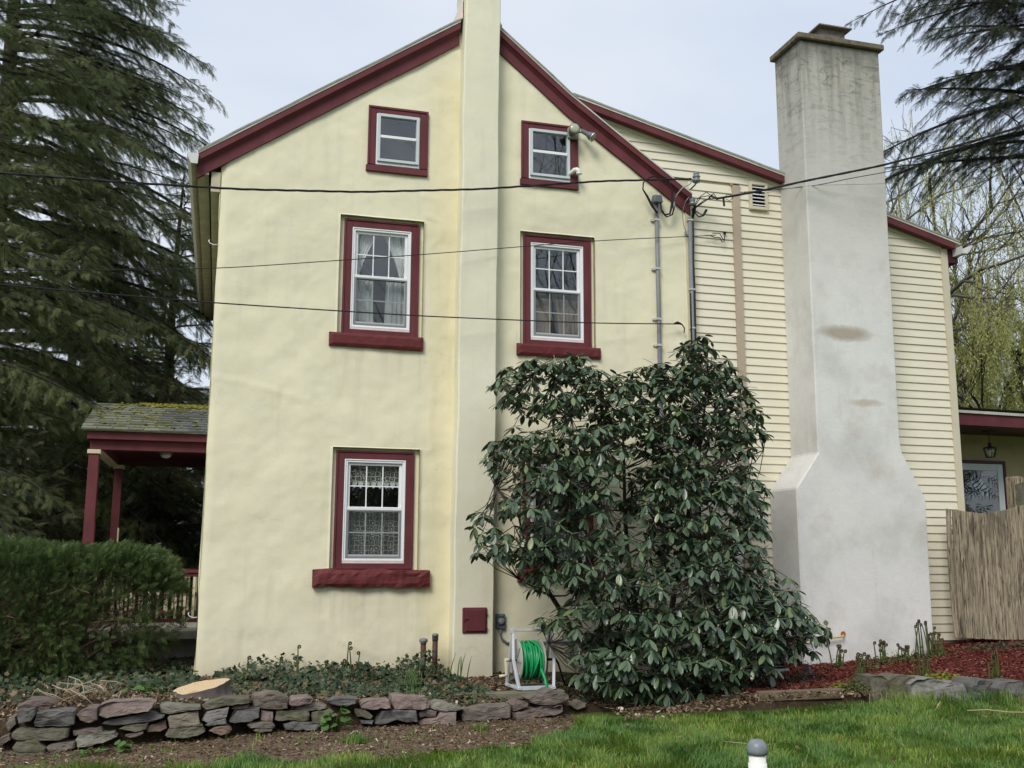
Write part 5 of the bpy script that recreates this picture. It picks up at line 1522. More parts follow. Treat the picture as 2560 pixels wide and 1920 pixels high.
# dark earth behind the joints
core = MB()
xs_ = np.linspace(-1.62, 3.7, 40)
vs = []
for x in xs_:
    yb = float(np.interp(x, [-1.66, -0.8, 0.3, 1.9, 3.2, 3.8], [-3.58, -3.5, -3.2, -2.98, -2.78, -2.68])) + 0.06
    zt = float(np.interp(x, [-1.65, -1.5, -0.9, 0.2, 1.0, 2.3, 2.6, 3.0, 3.3, 3.7], [0.1, 0.19, 0.2, 0.20, 0.16, 0.10, 0.03, 0.02, 0.03, 0.02]))
    vs += [(x, yb, -0.16), (x, yb + 0.02, zt), (x, yb + 0.3, zt - 0.02), (x, yb + 0.3, -0.16)]
fs = [(4 * q + k, 4 * q + 4 + k, 4 * q + 4 + (k + 1) % 4, 4 * q + (k + 1) % 4) for q in range(39) for k in range(4)] + [(0, 1, 2, 3), (156 + 3, 156 + 2, 156 + 1, 156)]
core.add(vs, fs).build('earth_core', 'soil', sw)
ROCK_L = ['mossy boulder at the left end of the mulch bed edging', 'split mossy boulder second in the mulch bed edging', 'long pale flat-topped boulder in the middle of the mulch edging', 'dark angular boulder fourth along the mulch edging', 'big dark slate boulder at the right end of the mulch edging']
for q, (colr, y, poly) in enumerate(ROCKS):
    zlo = min(p_[1] for p_ in poly); zhi = max(p_[1] for p_ in poly)
    poly = [(p_[0], p_[1] + 0.035 if p_[1] > (zlo + zhi) / 2 else p_[1] - 0.10) for p_ in poly]
    me = stone_mesh(poly, y, 0.34, 300 + q, 'stone_' + colr)
    o = link('edging_boulder', me); tag(o, ROCK_L[q], 'boulder', 'boulders edging the red mulch')
mb = MB(); mb.bar((5.95, -3.12, 0.085), (6.98, -3.20, 0.10), 0.10, 0.115); tag(mb.build('edging_timber', 'timber', None, 0.012), 'weathered timber edging the red mulch beside the shrub', 'timber')

# ================================================================== hose reel on its plank
mb = MB(); mb.bar((3.02, -2.30, 0.075), (3.92, -2.24, 0.085), 0.20, 0.075); tag(mb.build('plank', 'plank_wood', None, 0.008), 'mossy plank lying under the hose reel', 'plank')
hr = thing('hose_reel', 'grey plastic hose reel wound with green garden hose', 'hose reel', (3.59, -2.1, 0.12))
def rod(mb, pts, r_=0.017): mb.tube(pts, r_, 8)
XA, XB = 3.375, 3.835
for nm, x, dx in (('side_frame', XA, -0.03), ('side_frame', XB, 0.03)):
    mb = MB()
    t0 = (x, -2.06, 0.775)
    mb.bar((x - dx * 0.2, -2.06, 0.78), (x + dx * 0.6, -2.16, 0.45), 0.034, 0.03)
    mb.bar((x + dx * 0.6, -2.16, 0.46), (x - dx * 0.8, -2.27, 0.135), 0.036, 0.03)
    mb.bar((x - dx * 0.2, -2.05, 0.78), (x + dx * 0.3, -1.84, 0.13), 0.034, 0.03)
    mb.bar((x + dx * 0.3, -1.83, 0.145), (x - dx * 0.8, -2.30, 0.145), 0.04, 0.03)
    mb.box(x - 0.025, x + 0.025, -2.085, -2.03, 0.745, 0.80)
    mb.build(nm, 'reel_plastic', hr, 0.004)
mb = MB(); mb.bar((XA, -2.06, 0.782), (XB, -2.06, 0.776), 0.026, 0.03); mb.build('handle_bar', 'reel_plastic', hr, 0.004)
mb = MB(); mb.bar((XA + 0.02, -2.27, 0.145), (XB - 0.02, -2.26, 0.148), 0.03, 0.045); mb.bar((XA, -1.84, 0.13), (XB, -1.84, 0.13), 0.03, 0.03); mb.build('foot_bar', 'reel_plastic', hr, 0.004)
dc = (3.575, -2.05, 0.44)
for x in (-0.148, 0.132):
    mb = MB(); mb.lathe([(0.05, 0.0), (0.235, 0.0), (0.242, 0.008), (0.235, 0.016), (0.05, 0.016)], (dc[0] + x, dc[1], dc[2]), 'x', 32)
    fl2 = mb.build('flange', 'reel_flange', hr)
    mb = MB()
    for k in range(8):
        a = math.pi / 4 * k
        mb.bar((dc[0] + x + (-0.006 if x < 0 else 0.022), dc[1] + 0.05 * math.cos(a), dc[2] + 0.05 * math.sin(a)), (dc[0] + x + (-0.006 if x < 0 else 0.022), dc[1] + 0.22 * math.cos(a), dc[2] + 0.22 * math.sin(a)), 0.02, 0.008, (1, 0, 0))
    mb.build('spoke', 'reel_flange', fl2)
mb = MB(); mb.lathe([(0.09, -0.13), (0.09, 0.13)], dc, 'x', 20); mb.tube([(XA - 0.03, dc[1], dc[2]), (XB + 0.03, dc[1], dc[2])], 0.016, 10); mb.build('hub', 'hose_black', hr)
hs = MB()
r2 = np.random.default_rng(5)
for layer, (rad, nt) in enumerate(((0.125, 9), (0.155, 9), (0.186, 9), (0.214, 6))):
    for k in range(nt):
        x0 = dc[0] - 0.112 + 0.225 * (k + 0.5) / nt + r2.normal(0, 0.003)
        tilt, ph = r2.normal(0, 0.018 if layer < 3 else 0.05), r2.uniform(0, 6.28)
        pts = []
        for a in np.linspace(0, 2 * math.pi, 33):
            pts.append((np.clip(x0 + tilt * math.sin(a + ph), dc[0] - 0.115, dc[0] + 0.115), dc[1] + (rad + 0.004 * math.sin(3 * a + ph)) * math.cos(a), dc[2] + (rad + 0.004 * math.sin(2 * a)) * math.sin(a)))
        hs.tube(pts, 0.0125, 8, False)
hs.tube([(3.66, -2.26, 0.36), (3.70, -2.29, 0.25), (3.705, -2.33, 0.17), (3.67, -2.38, 0.128), (3.61, -2.44, 0.115), (3.565, -2.47, 0.10)], 0.0165, 10)
hs.build('hose', 'hose_green', hr)
mb = MB(); mb.tube([(3.567, -2.469, 0.100), (3.53, -2.50, 0.085), (3.50, -2.525, 0.070), (3.495, -2.53, 0.068), (3.47, -2.55, 0.058)], [0.017, 0.016, 0.016, 0.024, 0.02], 10); mb.build('nozzle', 'copper', hr)
mb = MB(); mb.tube([(XA - 0.03, dc[1], dc[2]), (XA - 0.09, dc[1] - 0.01, dc[2] + 0.01)], 0.02, 8); mb.bar((XA - 0.09, dc[1] - 0.01, dc[2] + 0.02), (XA - 0.085, dc[1] - 0.05, dc[2] - 0.16), 0.022, 0.018); mb.tube([(XA - 0.075, dc[1] - 0.05, dc[2] - 0.165), (XA - 0.17, dc[1] - 0.06, dc[2] - 0.17)], 0.016, 8); mb.build('crank', 'cream_paint', hr)
mb = MB(); mb.tube([(XB + 0.03, dc[1], dc[2]), (XB + 0.07, dc[1], dc[2] + 0.01), (XB + 0.14, dc[1] + 0.1, dc[2] - 0.06), (XB + 0.21, dc[1] + 0.2, dc[2] - 0.19), (XB + 0.27, dc[1] + 0.25, dc[2] - 0.32), (XB + 0.40, dc[1] + 0.28, 0.085), (4.6, -1.7, 0.05)], 0.012, 8); mb.build('feed_hose', 'hose_black', hr)

# ================================================================== stump
st = thing('tree_stump', 'freshly cut tree stump with a slanted pale top behind the stone wall', 'stump', (-0.1, -2.5, 0.2))
n = 40
vs, fs = [], []
prof = [(1.45, -0.10), (1.22, 0.0), (1.07, 0.25), (1.0, 0.62), (0.99, 1.0)]
for k, (s_, h) in enumerate(prof):
    for q in range(n):
        a = 2 * math.pi * q / n
        bump = 1 + 0.06 * math.sin(3 * a + 1) + 0.05 * math.sin(5 * a) + 0.03 * math.sin(11 * a) + (0.14 * max(0, math.sin(4 * a + 0.6)) * (s_ - 1) * 2)
        x, y = 0.27 * s_ * bump * math.cos(a), 0.19 * s_ * bump * math.sin(a)
        zt = 0.295 + 0.05 * x / 0.27 + 0.03 * y / 0.20
        vs.append((-0.10 + x, -2.5 + y, 0.17 + (zt - 0.17) * h))
for k in range(len(prof) - 1):
    for q in range(n): fs.append((k * n + q, k * n + (q + 1) % n, (k + 1) * n + (q + 1) % n, (k + 1) * n + q))
MB().add(vs, fs, True).build('bark', 'bark_grey', st)
top = [(v[0] * 0.97 + -0.10 * 0.03, v[1] * 0.97 - 2.5 * 0.03, v[2] + 0.004) for v in vs[-n:]]
MB().add(top + vs[-n:], [tuple(range(n))] + [(q, n + q, n + (q + 1) % n, (q + 1) % n) for q in range(n)]).build('cut_face', 'stump_cut', st)

# ================================================================== PVC vent pipe in the lawn
pv = thing('vent_pipe', 'white plastic pipe with a grey domed cap standing in the lawn', 'pipe', (3.45, -8.0, -0.08))
def on_lawn(x, y): return float(lawn_z(x, y))
vx, vy = 3.437, -7.69
mb = MB(); mb.tube([(vx, vy, on_lawn(vx, vy) - 0.05), (vx, vy, 0.39)], 0.055, 24); mb.build('pipe', 'pvc_white', pv)
mb = MB(); mb.tube([(vx, vy, on_lawn(vx, vy) + 0.10), (vx, vy, 0.305)], 0.060, 24); mb.build('coupling', 'pvc_white', pv)
mb = MB(); mb.lathe([(0.064, -0.095), (0.066, -0.072), (0.0655, -0.055), (0.061, -0.036), (0.051, -0.017), (0.036, -0.006), (0.018, -0.001), (0.0, 0.0)], (vx, vy, 0.455), 'z', 28); mb.build('cap', 'pvc_cap', pv)

# ================================================================== fence
fe = thing('fence', 'weathered brown board fence with a dipping top at the right corner', 'fence', (11.6, -0.35, 0.35))
ft_x = [10.84, 11.08, 11.44, 11.67, 11.98, 12.29, 12.7, 13.2]
ft_z = [2.406, 2.374, 2.342, 2.358, 2.413, 2.49, 2.56, 2.62]
x = 10.845
k = 0
while x < 13.2:
    w_ = random.uniform(0.045, 0.085)
    zb = np.interp(x, [10.84, 11.14, 12.1, 13.2], [0.465, 0.44, 0.40, 0.36]) + random.uniform(-0.006, 0.006)
    zt0, zt1 = np.interp(x, ft_x, ft_z), np.interp(x + w_, ft_x, ft_z)
    y0 = -0.36 + random.uniform(-0.010, 0.010) + (0.03 if k == 0 else 0)
    lean = -0.035 * (1 - min(1, k / 4)) if k < 4 else 0
    rows_b = 8
    vs, fs = [], []
    for r_ in range(rows_b + 1):
        v_ = r_ / rows_b
        zz0, zz1 = zb + (zt0 - zb) * v_, zb + (zt1 - zb) * v_
        bow = lean * math.sin(math.pi * v_) * 0.8
        wob = 0.004 * math.sin(7 * v_ + k)
        vs += [(x + 0.003 + bow, y0 + wob, zz0), (x + w_ - 0.003 + bow, y0 + wob * 0.5, zz1), (x + w_ - 0.003 + bow, y0 + 0.022, zz1), (x + 0.003 + bow, y0 + 0.022, zz0)]
    for r_ in range(rows_b):
        for e in range(4): fs.append((r_ * 4 + e, r_ * 4 + (e + 1) % 4, r_ * 4 + 4 + (e + 1) % 4, r_ * 4 + 4 + e))
    fs += [(3, 2, 1, 0), tuple(rows_b * 4 + e for e in range(4))]
    MB().add(vs, fs).build('board', 'fence_wood', fe)
    x += w_; k += 1
mb = MB(); mb.bar((10.95, -0.30, 0.75), (13.2, -0.30, 0.72), 0.05, 0.09); mb.build('rail', 'fence_wood', fe)
mb = MB(); mb.bar((10.95, -0.30, 2.05), (13.2, -0.30, 2.2), 0.05, 0.09); mb.build('rail', 'fence_wood', fe)
fp = thing('fence_post', 'mossy square post standing behind the board fence', 'post', (13.2, 0.85, 0.4))
mb = MB(); mb.prism([(13.10, 0.3), (13.33, 0.3), (13.335, 3.02), (13.23, 3.05), (13.10, 3.04)], 0.75, 0.95); mb.build('post', 'fence_wood', fp, 0.015)
mb = MB(); mb.prism([(13.16, 1.6), (13.30, 1.8), (13.30, 2.95), (13.12, 2.9)], 0.742, 0.749); mb.build('moss_skin', 'stone_moss', fp)

# ================================================================== rhododendron
RHODO = [(3.47, 4.08), (3.81, 4.3), (4.2, 4.32), (4.57, 4.42), (4.83, 4.16), (5.15, 4.11), (5.38, 4.3), (5.67, 4.35), (5.96, 4.44), (6.03, 4.62), (6.31, 4.78), (6.6, 4.66), (6.6, 4.48), (6.91, 4.28), (6.99, 3.87), (7.09, 3.54), (7.11, 3.21), (6.87, 2.94), (6.9, 2.5), (6.8, 2.25), (6.79, 1.95), (6.67, 1.6), (7.0, 1.38), (7.11, 1.04), (7.3, 0.82), (7.31, 0.6), (7.07, 0.45), (6.8, 0.4), (6.54, 0.35), (6.53, 0.05), (6.35, -0.04), (6.02, 0.0), (5.66, 0.0), (5.3, -0.03), (4.96, -0.03), (4.63, -0.03), (4.42, 0.0), (4.16, 0.07), (4.03, 0.17), (3.92, 0.36), (3.91, 0.66), (3.66, 0.86), (3.62, 1.02), (3.79, 1.07), (3.64, 1.22), (3.62, 1.49), (3.29, 1.57), (3.01, 1.59), (2.91, 1.7), (3.04, 1.91), (2.89, 2.13), (2.87, 2.27), (3.13, 2.36), (3.22, 2.71), (3.13, 3.0), (3.33, 3.19), (3.63, 3.26), (3.59, 3.45), (3.42, 3.56), (3.38, 3.82)]
GAPS = [(4.12, 3.80, 0.36, 0.15), (5.01, 2.97, 0.18, 0.22), (4.76, 2.14, 0.22, 0.28), (5.35, 3.55, 0.13, 0.12), (5.15, 2.05, 0.12, 0.16), (4.42, 3.36, 0.26, 0.12), (3.75, 3.35, 0.14, 0.2), (5.2, 3.75, 0.2, 0.1), (5.05, 1.75, 0.2, 0.22), (6.1, 2.2, 0.18, 0.14), (4.1, 2.5, 0.08, 0.08), (6.35, 2.75, 0.16, 0.14), (6.45, 1.85, 0.14, 0.12), (3.95, 1.25, 0.22, 0.16), (4.3, 0.9, 0.25, 0.12), (5.9, 3.05, 0.12, 0.15), (6.6, 0.75, 0.16, 0.13), (6.75, 0.3, 0.12, 0.1)]
RHODO = [(x_ - 0.13 if x_ < 3.7 else x_, z_) for x_, z_ in RHODO]
rg = np.random.default_rng(23)
PX_, PZ_ = np.array([p_[0] for p_ in RHODO]), np.array([p_[1] for p_ in RHODO])


def edge_dist(x, z):
    best = np.full(x.shape, 9.0)
    n = len(RHODO)
    for q in range(n):
        (x0, z0), (x1, z1) = RHODO[q], RHODO[(q + 1) % n]
        dx, dz = x1 - x0, z1 - z0
        tt = np.clip(((x - x0) * dx + (z - z0) * dz) / (dx * dx + dz * dz + 1e-9), 0, 1)
        best = np.minimum(best, np.hypot(x - x0 - tt * dx, z - z0 - tt * dz))
    return best


cand_x, cand_z = rg.uniform(2.7, 7.35, 60000), rg.uniform(-0.03, 4.8, 60000)
ok = in_poly(cand_x, cand_z, RHODO)
for (a, b, e, d) in GAPS:
    ok &= ((cand_x - a) / e) ** 2 + ((cand_z - b) / d) ** 2 > 1
cand_x, cand_z = cand_x[ok], cand_z[ok]
ed = edge_dist(cand_x, cand_z)
ok = (ed > 0.085) & (vnoise(cand_x * 1.0, cand_z * 1.7, 2.6, 24) + 0.6 * vnoise(cand_x + 3, cand_z * 1.6, 5.5, 25) > -0.42)
cand_x, cand_z, ed = cand_x[ok], cand_z[ok], ed[ok]
plane = -1.05 - 1.65 * (1 - cand_z / 4.6)
thick = np.minimum(0.14 + 1.0 * ed, 0.72)
dep = rg.uniform(-1, 1, len(cand_x))
dep = np.sign(dep) * np.abs(dep) ** 0.7
cand_y = np.minimum(plane + dep * thick, -0.22)
W = []
cells = {}
dens = np.where(cand_z < 1.7, 0.118, 0.124)
for q in range(len(cand_x)):
    p_ = np.array((cand_x[q], cand_y[q], cand_z[q]))
    key = tuple((p_ / 0.15).astype(int))
    bad = False
    for i_ in (-1, 0, 1):
        for j in (-1, 0, 1):
            for l_ in (-1, 0, 1):
                for o_ in cells.get((key[0] + i_, key[1] + j, key[2] + l_), ()):
                    if np.sum((o_ - p_) ** 2) < dens[q] ** 2: bad = True
    if bad: continue
    cells.setdefault(key, []).append(p_)
    W.append((p_, dep[q], ed[q]))
    if len(W) >= 1750: break
rh = thing('rhododendron', 'large rhododendron with drooping dark leathery leaves against the house', 'shrub', (5.2, -1.7, 0.0))
# leaf blade along +x
us = [0.0, 0.10, 0.30, 0.55, 0.80, 1.0]
hw = [0.012, 0.075, 0.165, 0.185, 0.13, 0.0]
lv, lf = [], []
for u, w_ in zip(us, hw):
    zc = -0.10 * u * u
    lv += [(u, 0, zc - 0.014), (u, w_, zc + 0.012 * (w_ > 0.02)), (u, -w_, zc + 0.012 * (w_ > 0.02))]
for q in range(len(us) - 1):
    a, b = q * 3, q * 3 + 3
    lf += [(a, b, b + 1), (a, b + 1, a + 1), (a, a + 2, b + 2), (a, b + 2, b)]
lv, lf = np.array(lv), np.array(lf)
pos, dirs, rolls, scl, score = [], [], [], [], []
buds_p, buds_d = [], []
cx0 = np.array((5.1, -1.55, 1.8))
for (p_, dp, e_) in W:
    out = (p_ - cx0) * np.array((0.35, 0.9, 0.3))
    axis = np.array((0, 0, 0.85)) + 0.5 * out / (np.linalg.norm(out) + 1e-6) + rg.normal(0, 0.22, 3)
    if p_[1] < plane.min(): pass
    axis /= np.linalg.norm(axis)
    u_ = np.cross(axis, (0.3, 0.2, 0.9)); u_ /= np.linalg.norm(u_); v_ = np.cross(axis, u_)
    n = rg.integers(6, 11)
    a0 = rg.uniform(0, 6.28)
    for k in range(n):
        a = a0 + 2 * math.pi * k / n + rg.normal(0, 0.15)
        rad = u_ * math.cos(a) + v_ * math.sin(a)
        d = rad * 1.0 + axis * rg.uniform(-0.35, 0.30) + np.array((0, 0, -rg.uniform(0.05, 0.9)))
        d /= np.linalg.norm(d)
        pos.append(p_ + d * 0.018); dirs.append(d); rolls.append(rg.normal(0, 0.22)); scl.append(rg.uniform(0.115, 0.185))
        score.append(-p_[1] * 0.6 - abs(dp + 1) + rg.uniform(0, 0.6))
    if rg.uniform() < 0.75:
        buds_p.append(p_); buds_d.append(axis)
pos, dirs, rolls, scl, score = map(np.array, (pos, dirs, rolls, scl, score))
# leaf faces should look up: frames() gives z up for the side of the blade
rot = frames(dirs, rolls)
order = np.argsort(-score)
pick, rest = order[:1400], None
sel = rg.permutation(pick)[:300]
mask = np.ones(len(pos), bool); mask[sel] = False
Vr, Fr = scatter(lv, lf, pos[mask], rot[mask], scl[mask])
tag(np_obj('foliage', Vr, Fr, 'rhodo_leaf', rh, True), kind='stuff')
leaf_me = np_mesh('leaf', lv, lf, 'rhodo_leaf_single', True)
for q in sel:
    o = bpy.data.objects.new('leaf', leaf_me)
    COL.objects.link(o); o.parent = rh
    m = Matrix([[*(rot[q][r_] * scl[q]), pos[q][r_] - rh['base'][r_]] for r_ in range(3)] + [[0, 0, 0, 1]])
    o.matrix_basis = m
bt = np.array([(0, 0.5, 0), (0, -0.25, 0.43), (0, -0.25, -0.43), (0.5, 0.42, 0), (0.5, -0.21, 0.36), (0.5, -0.21, -0.36), (1.6, 0, 0)])
bf = np.array([(0, 1, 4), (0, 4, 3), (1, 2, 5), (1, 5, 4), (2, 0, 3), (2, 3, 5), (3, 4, 6), (4, 5, 6), (5, 3, 6)])
bp, bd = np.array(buds_p), np.array(buds_d)
Vb, Fb = scatter(bt, bf, bp, frames(bd, np.zeros(len(bp))), rg.uniform(0.014, 0.022, len(bp)))
tag(np_obj('bud', Vb, Fb, 'rhodo_bud', rh), kind='stuff')
# stems
nodes = [W[q][0] + np.array((0, 0.05, -0.22)) for q in rg.choice(len(W), 110, replace=False)]
segs = []
mains = [np.array((4.85, -1.75, 0.0)), np.array((5.25, -1.85, 0.0)), np.array((5.55, -1.65, 0.0)), np.array((4.6, -1.5, 0.0))]
tops = [np.array((4.1, -1.15, 3.6)), np.array((5.0, -1.2, 3.9)), np.array((6.4, -1.15, 4.3)), np.array((3.6, -1.5, 2.3))]
spine = []
for b_, t_ in zip(mains, tops):
    prev = b_; n = 14
    for k in range(1, n + 1):
        f_ = k / n
        q = b_ + (t_ - b_) * f_ + np.array((0.10 * math.sin(f_ * 5 + b_[0] * 3), 0.10 * math.sin(f_ * 4 + b_[0]), 0.0))
        segs.append((*prev, *q, 0.042 * (1 - f_) + 0.012, 0.042 * (1 - f_ - 1 / n) + 0.012)); spine.append(q); prev = q
spine = np.array(spine)
allp = [spine]
for nd in sorted(nodes, key=lambda v: v[2]):
    dd = np.linalg.norm((spine - nd) * (1, 1, 1.0), axis=1) + np.where(spine[:, 2] > nd[2] - 0.15, 1.5, 0)
    s0 = spine[np.argmin(dd)]
    mid1 = s0 * 0.5 + nd * 0.5 + np.array((0, 0, -0.08)) + rg.normal(0, 0.04, 3)
    segs.append((*s0, *mid1, 0.014, 0.010)); segs.append((*mid1, *nd, 0.010, 0.007))
N_ = np.array(nodes)
for (p_, dp, e_) in W:
    dd = np.linalg.norm(N_ - p_, axis=1)
    nd = N_[np.argmin(dd)]
    m_ = nd * 0.45 + p_ * 0.55 + np.array((0, 0, -0.05))
    segs.append((*nd, *m_, 0.006, 0.005)); segs.append((*m_, *p_, 0.005, 0.004))
link('branches', segs_mesh('branches', segs, 'bark', 5), rh)

# ================================================================== conifers
def spray_template(n=11, width=0.34, droop=0.22):
    v, f = [], []
    for q in range(2 * n + 1):
        u = q / (2 * n)
        v.append((u, 0, -droop * u * u))
    m = len(v)
    for q in range(n):
        for s_ in (1, -1):
            if s_ == 1: i0 = 2 * q
            else: i0 = 2 * q + 1
            if i0 + 1 > 2 * n: continue
            u = i0 / (2 * n)
            ln_ = width * (1.05 - u) * (0.8 + 0.4 * ((q * 7) % 5) / 5) + 0.05
            v.append((u + ln_ * 0.62, s_ * ln_, -droop * (u + 0.3 * ln_) ** 2 - 0.25 * ln_))
            f.append((i0, i0 + 1, len(v) - 1) if s_ == 1 else (i0 + 1, i0, len(v) - 1))
    f.append((2 * n - 1, 2 * n, m))
    return np.array(v), np.array(f)


SPV, SPF = spray_template(8, 0.36, 0.15)


def conifer(name, label, base, height, seed, mat, bark, reach, nbr, z_lo, z_hi, az=None, spray=(0.13, 0.26), fullness=1.0, view=None, up_tilt=(0.05, 0.3), droop=0.09, group=None, trunk_r=0.22, cat='tree', crowding=0.13):
    g = np.random.default_rng(seed)
    T = thing(name, label, cat, base, group)
    b = np.array(base, float)
    tr_ = []
    n = 10
    for k in range(n):
        f0, f1 = k / n, (k + 1) / n
        w0, w1 = [np.array((0.15 * math.sin(3 * f_ + seed), 0.12 * math.sin(4 * f_ + seed * 2), height * f_)) for f_ in (f0, f1)]
        tr_.append((*(b + w0), *(b + w1), trunk_r * (1 - f0) + 0.02, trunk_r * (1 - f1) + 0.02))
    link('trunk', segs_mesh('trunk', tr_, bark, 9), T)
    br, P0, D0, S0 = [], [], [], []
    for k in range(nbr):
        h = z_lo + (z_hi - z_lo) * (k + g.uniform(0, 1)) / nbr
        a = g.uniform(0, 2 * math.pi) if az is None else g.uniform(az[0], az[1])
        f_ = h / height
        L = reach * (1 - f_) ** 0.75 * g.uniform(0.65, 1.1) + 0.35
        e0 = g.uniform(*up_tilt)
        dirh = np.array((math.sin(a), math.cos(a), 0.0))
        side = np.array((dirh[1], -dirh[0], 0.0))
        curve = g.normal(0, 0.16)
        m = max(5, int(L / 0.35))
        pts = []
        for q in range(m + 1):
            s_ = L * q / m
            pts.append(b + np.array((0, 0, h)) + dirh * s_ + side * curve * s_ * s_ / L + np.array((0, 0, e0 * s_ - droop * s_ * s_)))
        r0 = 0.012 + 0.011 * L
        for q in range(m):
            br.append((*pts[q], *pts[q + 1], r0 * (1 - q / m) + 0.004, r0 * (1 - (q + 1) / m) + 0.004))
        step = crowding / fullness
        s_ = 0.18 * L + g.uniform(0, 0.1)
        while s_ < L:
            t_ = s_ / L
            q = min(m - 1, int(t_ * m)); fr_ = t_ * m - q
            p_ = pts[q] * (1 - fr_) + pts[q + 1] * fr_
            dmain = (pts[q + 1] - pts[q]); dmain /= np.linalg.norm(dmain)
            for sg_ in (1, -1):
                if g.uniform() > 0.9: continue
                ang = g.uniform(0.6, 1.15)
                l2 = (0.25 + 0.42 * L * (1 - t_) * math.sin(min(1, t_ + 0.35) * math.pi * 0.6)) * g.uniform(0.5, 1.1)
                l2 = min(l2, 1.4)
                d2 = dmain * math.cos(ang) + side * sg_ * math.sin(ang) + np.array((0, 0, g.uniform(-0.45, 0.2)))
                d2 /= np.linalg.norm(d2)
                k2 = max(1, int(l2 / 0.11))
                prev = p_
                for j in range(1, k2 + 1):
                    u_ = l2 * j / k2
                    pp = p_ + d2 * u_ + np.array((0, 0, -0.22 * u_ * u_))
                    br.append((*prev, *pp, 0.006, 0.004))
                    for _ in range(3):
                        dd = d2 * 0.9 + side * g.normal(0, 0.45) + dmain * g.normal(0.1, 0.4) + np.array((0, 0, g.uniform(-1.05, 0.2)))
                        P0.append(prev + (pp - prev) * g.uniform(0, 1)); D0.append(dd); S0.append(g.uniform(*spray))
                    prev = pp
            s_ += step * g.uniform(0.7, 1.4)
        for _ in range(3):
            P0.append(pts[-1] - dmain * 0.1); D0.append(dmain + g.normal(0, 0.3, 3)); S0.append(g.uniform(*spray))
    link('branches', segs_mesh('branches', br, bark, 4), T)
    P0, D0, S0 = np.array(P0), np.array(D0), np.array(S0)
    if view is not None:      # leave out twigs far outside the picture or hidden by the house
        an = np.degrees(np.arctan2(P0[:, 0], P0[:, 1] + 14.0))
        k_ = (an > view[0]) & (an < view[1])
        P0, D0, S0 = P0[k_], D0[k_], S0[k_]
    R0 = frames(D0, g.normal(0, 0.5, len(P0)))
    Vc, Fc = scatter(SPV, SPF, P0, R0, S0)
    link('crown', np_mesh('crown', Vc, Fc, mat, False), T)
    return T, len(Fc)


GH = 'hemlocks left of the house'
tri = 0
for a in (
    ('hemlock_tree', 'nearest hemlock at the left edge with long bare-stemmed limbs', (-5.6, 5.0, 0.1), 21.0, 1, 'hemlock', 'bark_dark', 5.0, 80, 1.6, 17.0, (0.9, 2.6)),
    ('hemlock_tree', 'tall hemlock whose boughs reach towards the left eave', (-4.9, 9.5, 0.1), 26.0, 2, 'hemlock', 'bark_dark', 7.2, 150, 0.6, 19.5, (0.6, 2.6)),
    ('hemlock_tree', 'hemlock nearest the left house corner behind the porch', (-1.3, 13.5, 0.1), 11.5, 3, 'hemlock', 'bark_dark', 3.4, 120, 0.5, 11.4, None),
    ('hemlock_tree', 'farther dark hemlock filling the gap at the left edge', (-4.0, 16.0, 0.1), 12.0, 4, 'hemlock', 'bark_dark', 4.2, 110, 0.5, 11.8, None),
):
    T, n = conifer(*a, group=GH, trunk_r=0.24, view=(-14.0, 3.0), crowding=0.15, spray=(0.10, 0.21))
    tri += n
T, n = conifer('spruce_sapling', 'short pale-tipped spruce poking above the left porch roof', (-1.0, 7.0, 0.1), 5.0, 6, 'spruce', 'bark', 1.6, 60, 0.4, 4.9, None, spray=(0.14, 0.24), up_tilt=(0.2, 0.5), droop=0.05, trunk_r=0.06); tri += n
T, n = conifer('spruce_sapling', 'low spruce beside the hedge at the left edge', (-3.1, 4.3, 0.1), 3.4, 7, 'spruce', 'bark', 1.6, 50, 0.4, 3.3, None, spray=(0.14, 0.24), up_tilt=(0.2, 0.5), droop=0.05, trunk_r=0.05); tri += n
T, n = conifer('hemlock_tree', 'hemlock hanging its dark boughs into the top right corner', (14.9, -0.4, 0.2), 24.0, 8, 'hemlock_dark', 'bark_dark', 6.6, 74, 8.4, 17.5, (3.8, 5.4), spray=(0.10, 0.21), up_tilt=(-0.05, 0.2), droop=0.05, view=(28, 47), crowding=0.17); tri += n
print('conifer tris', tri)

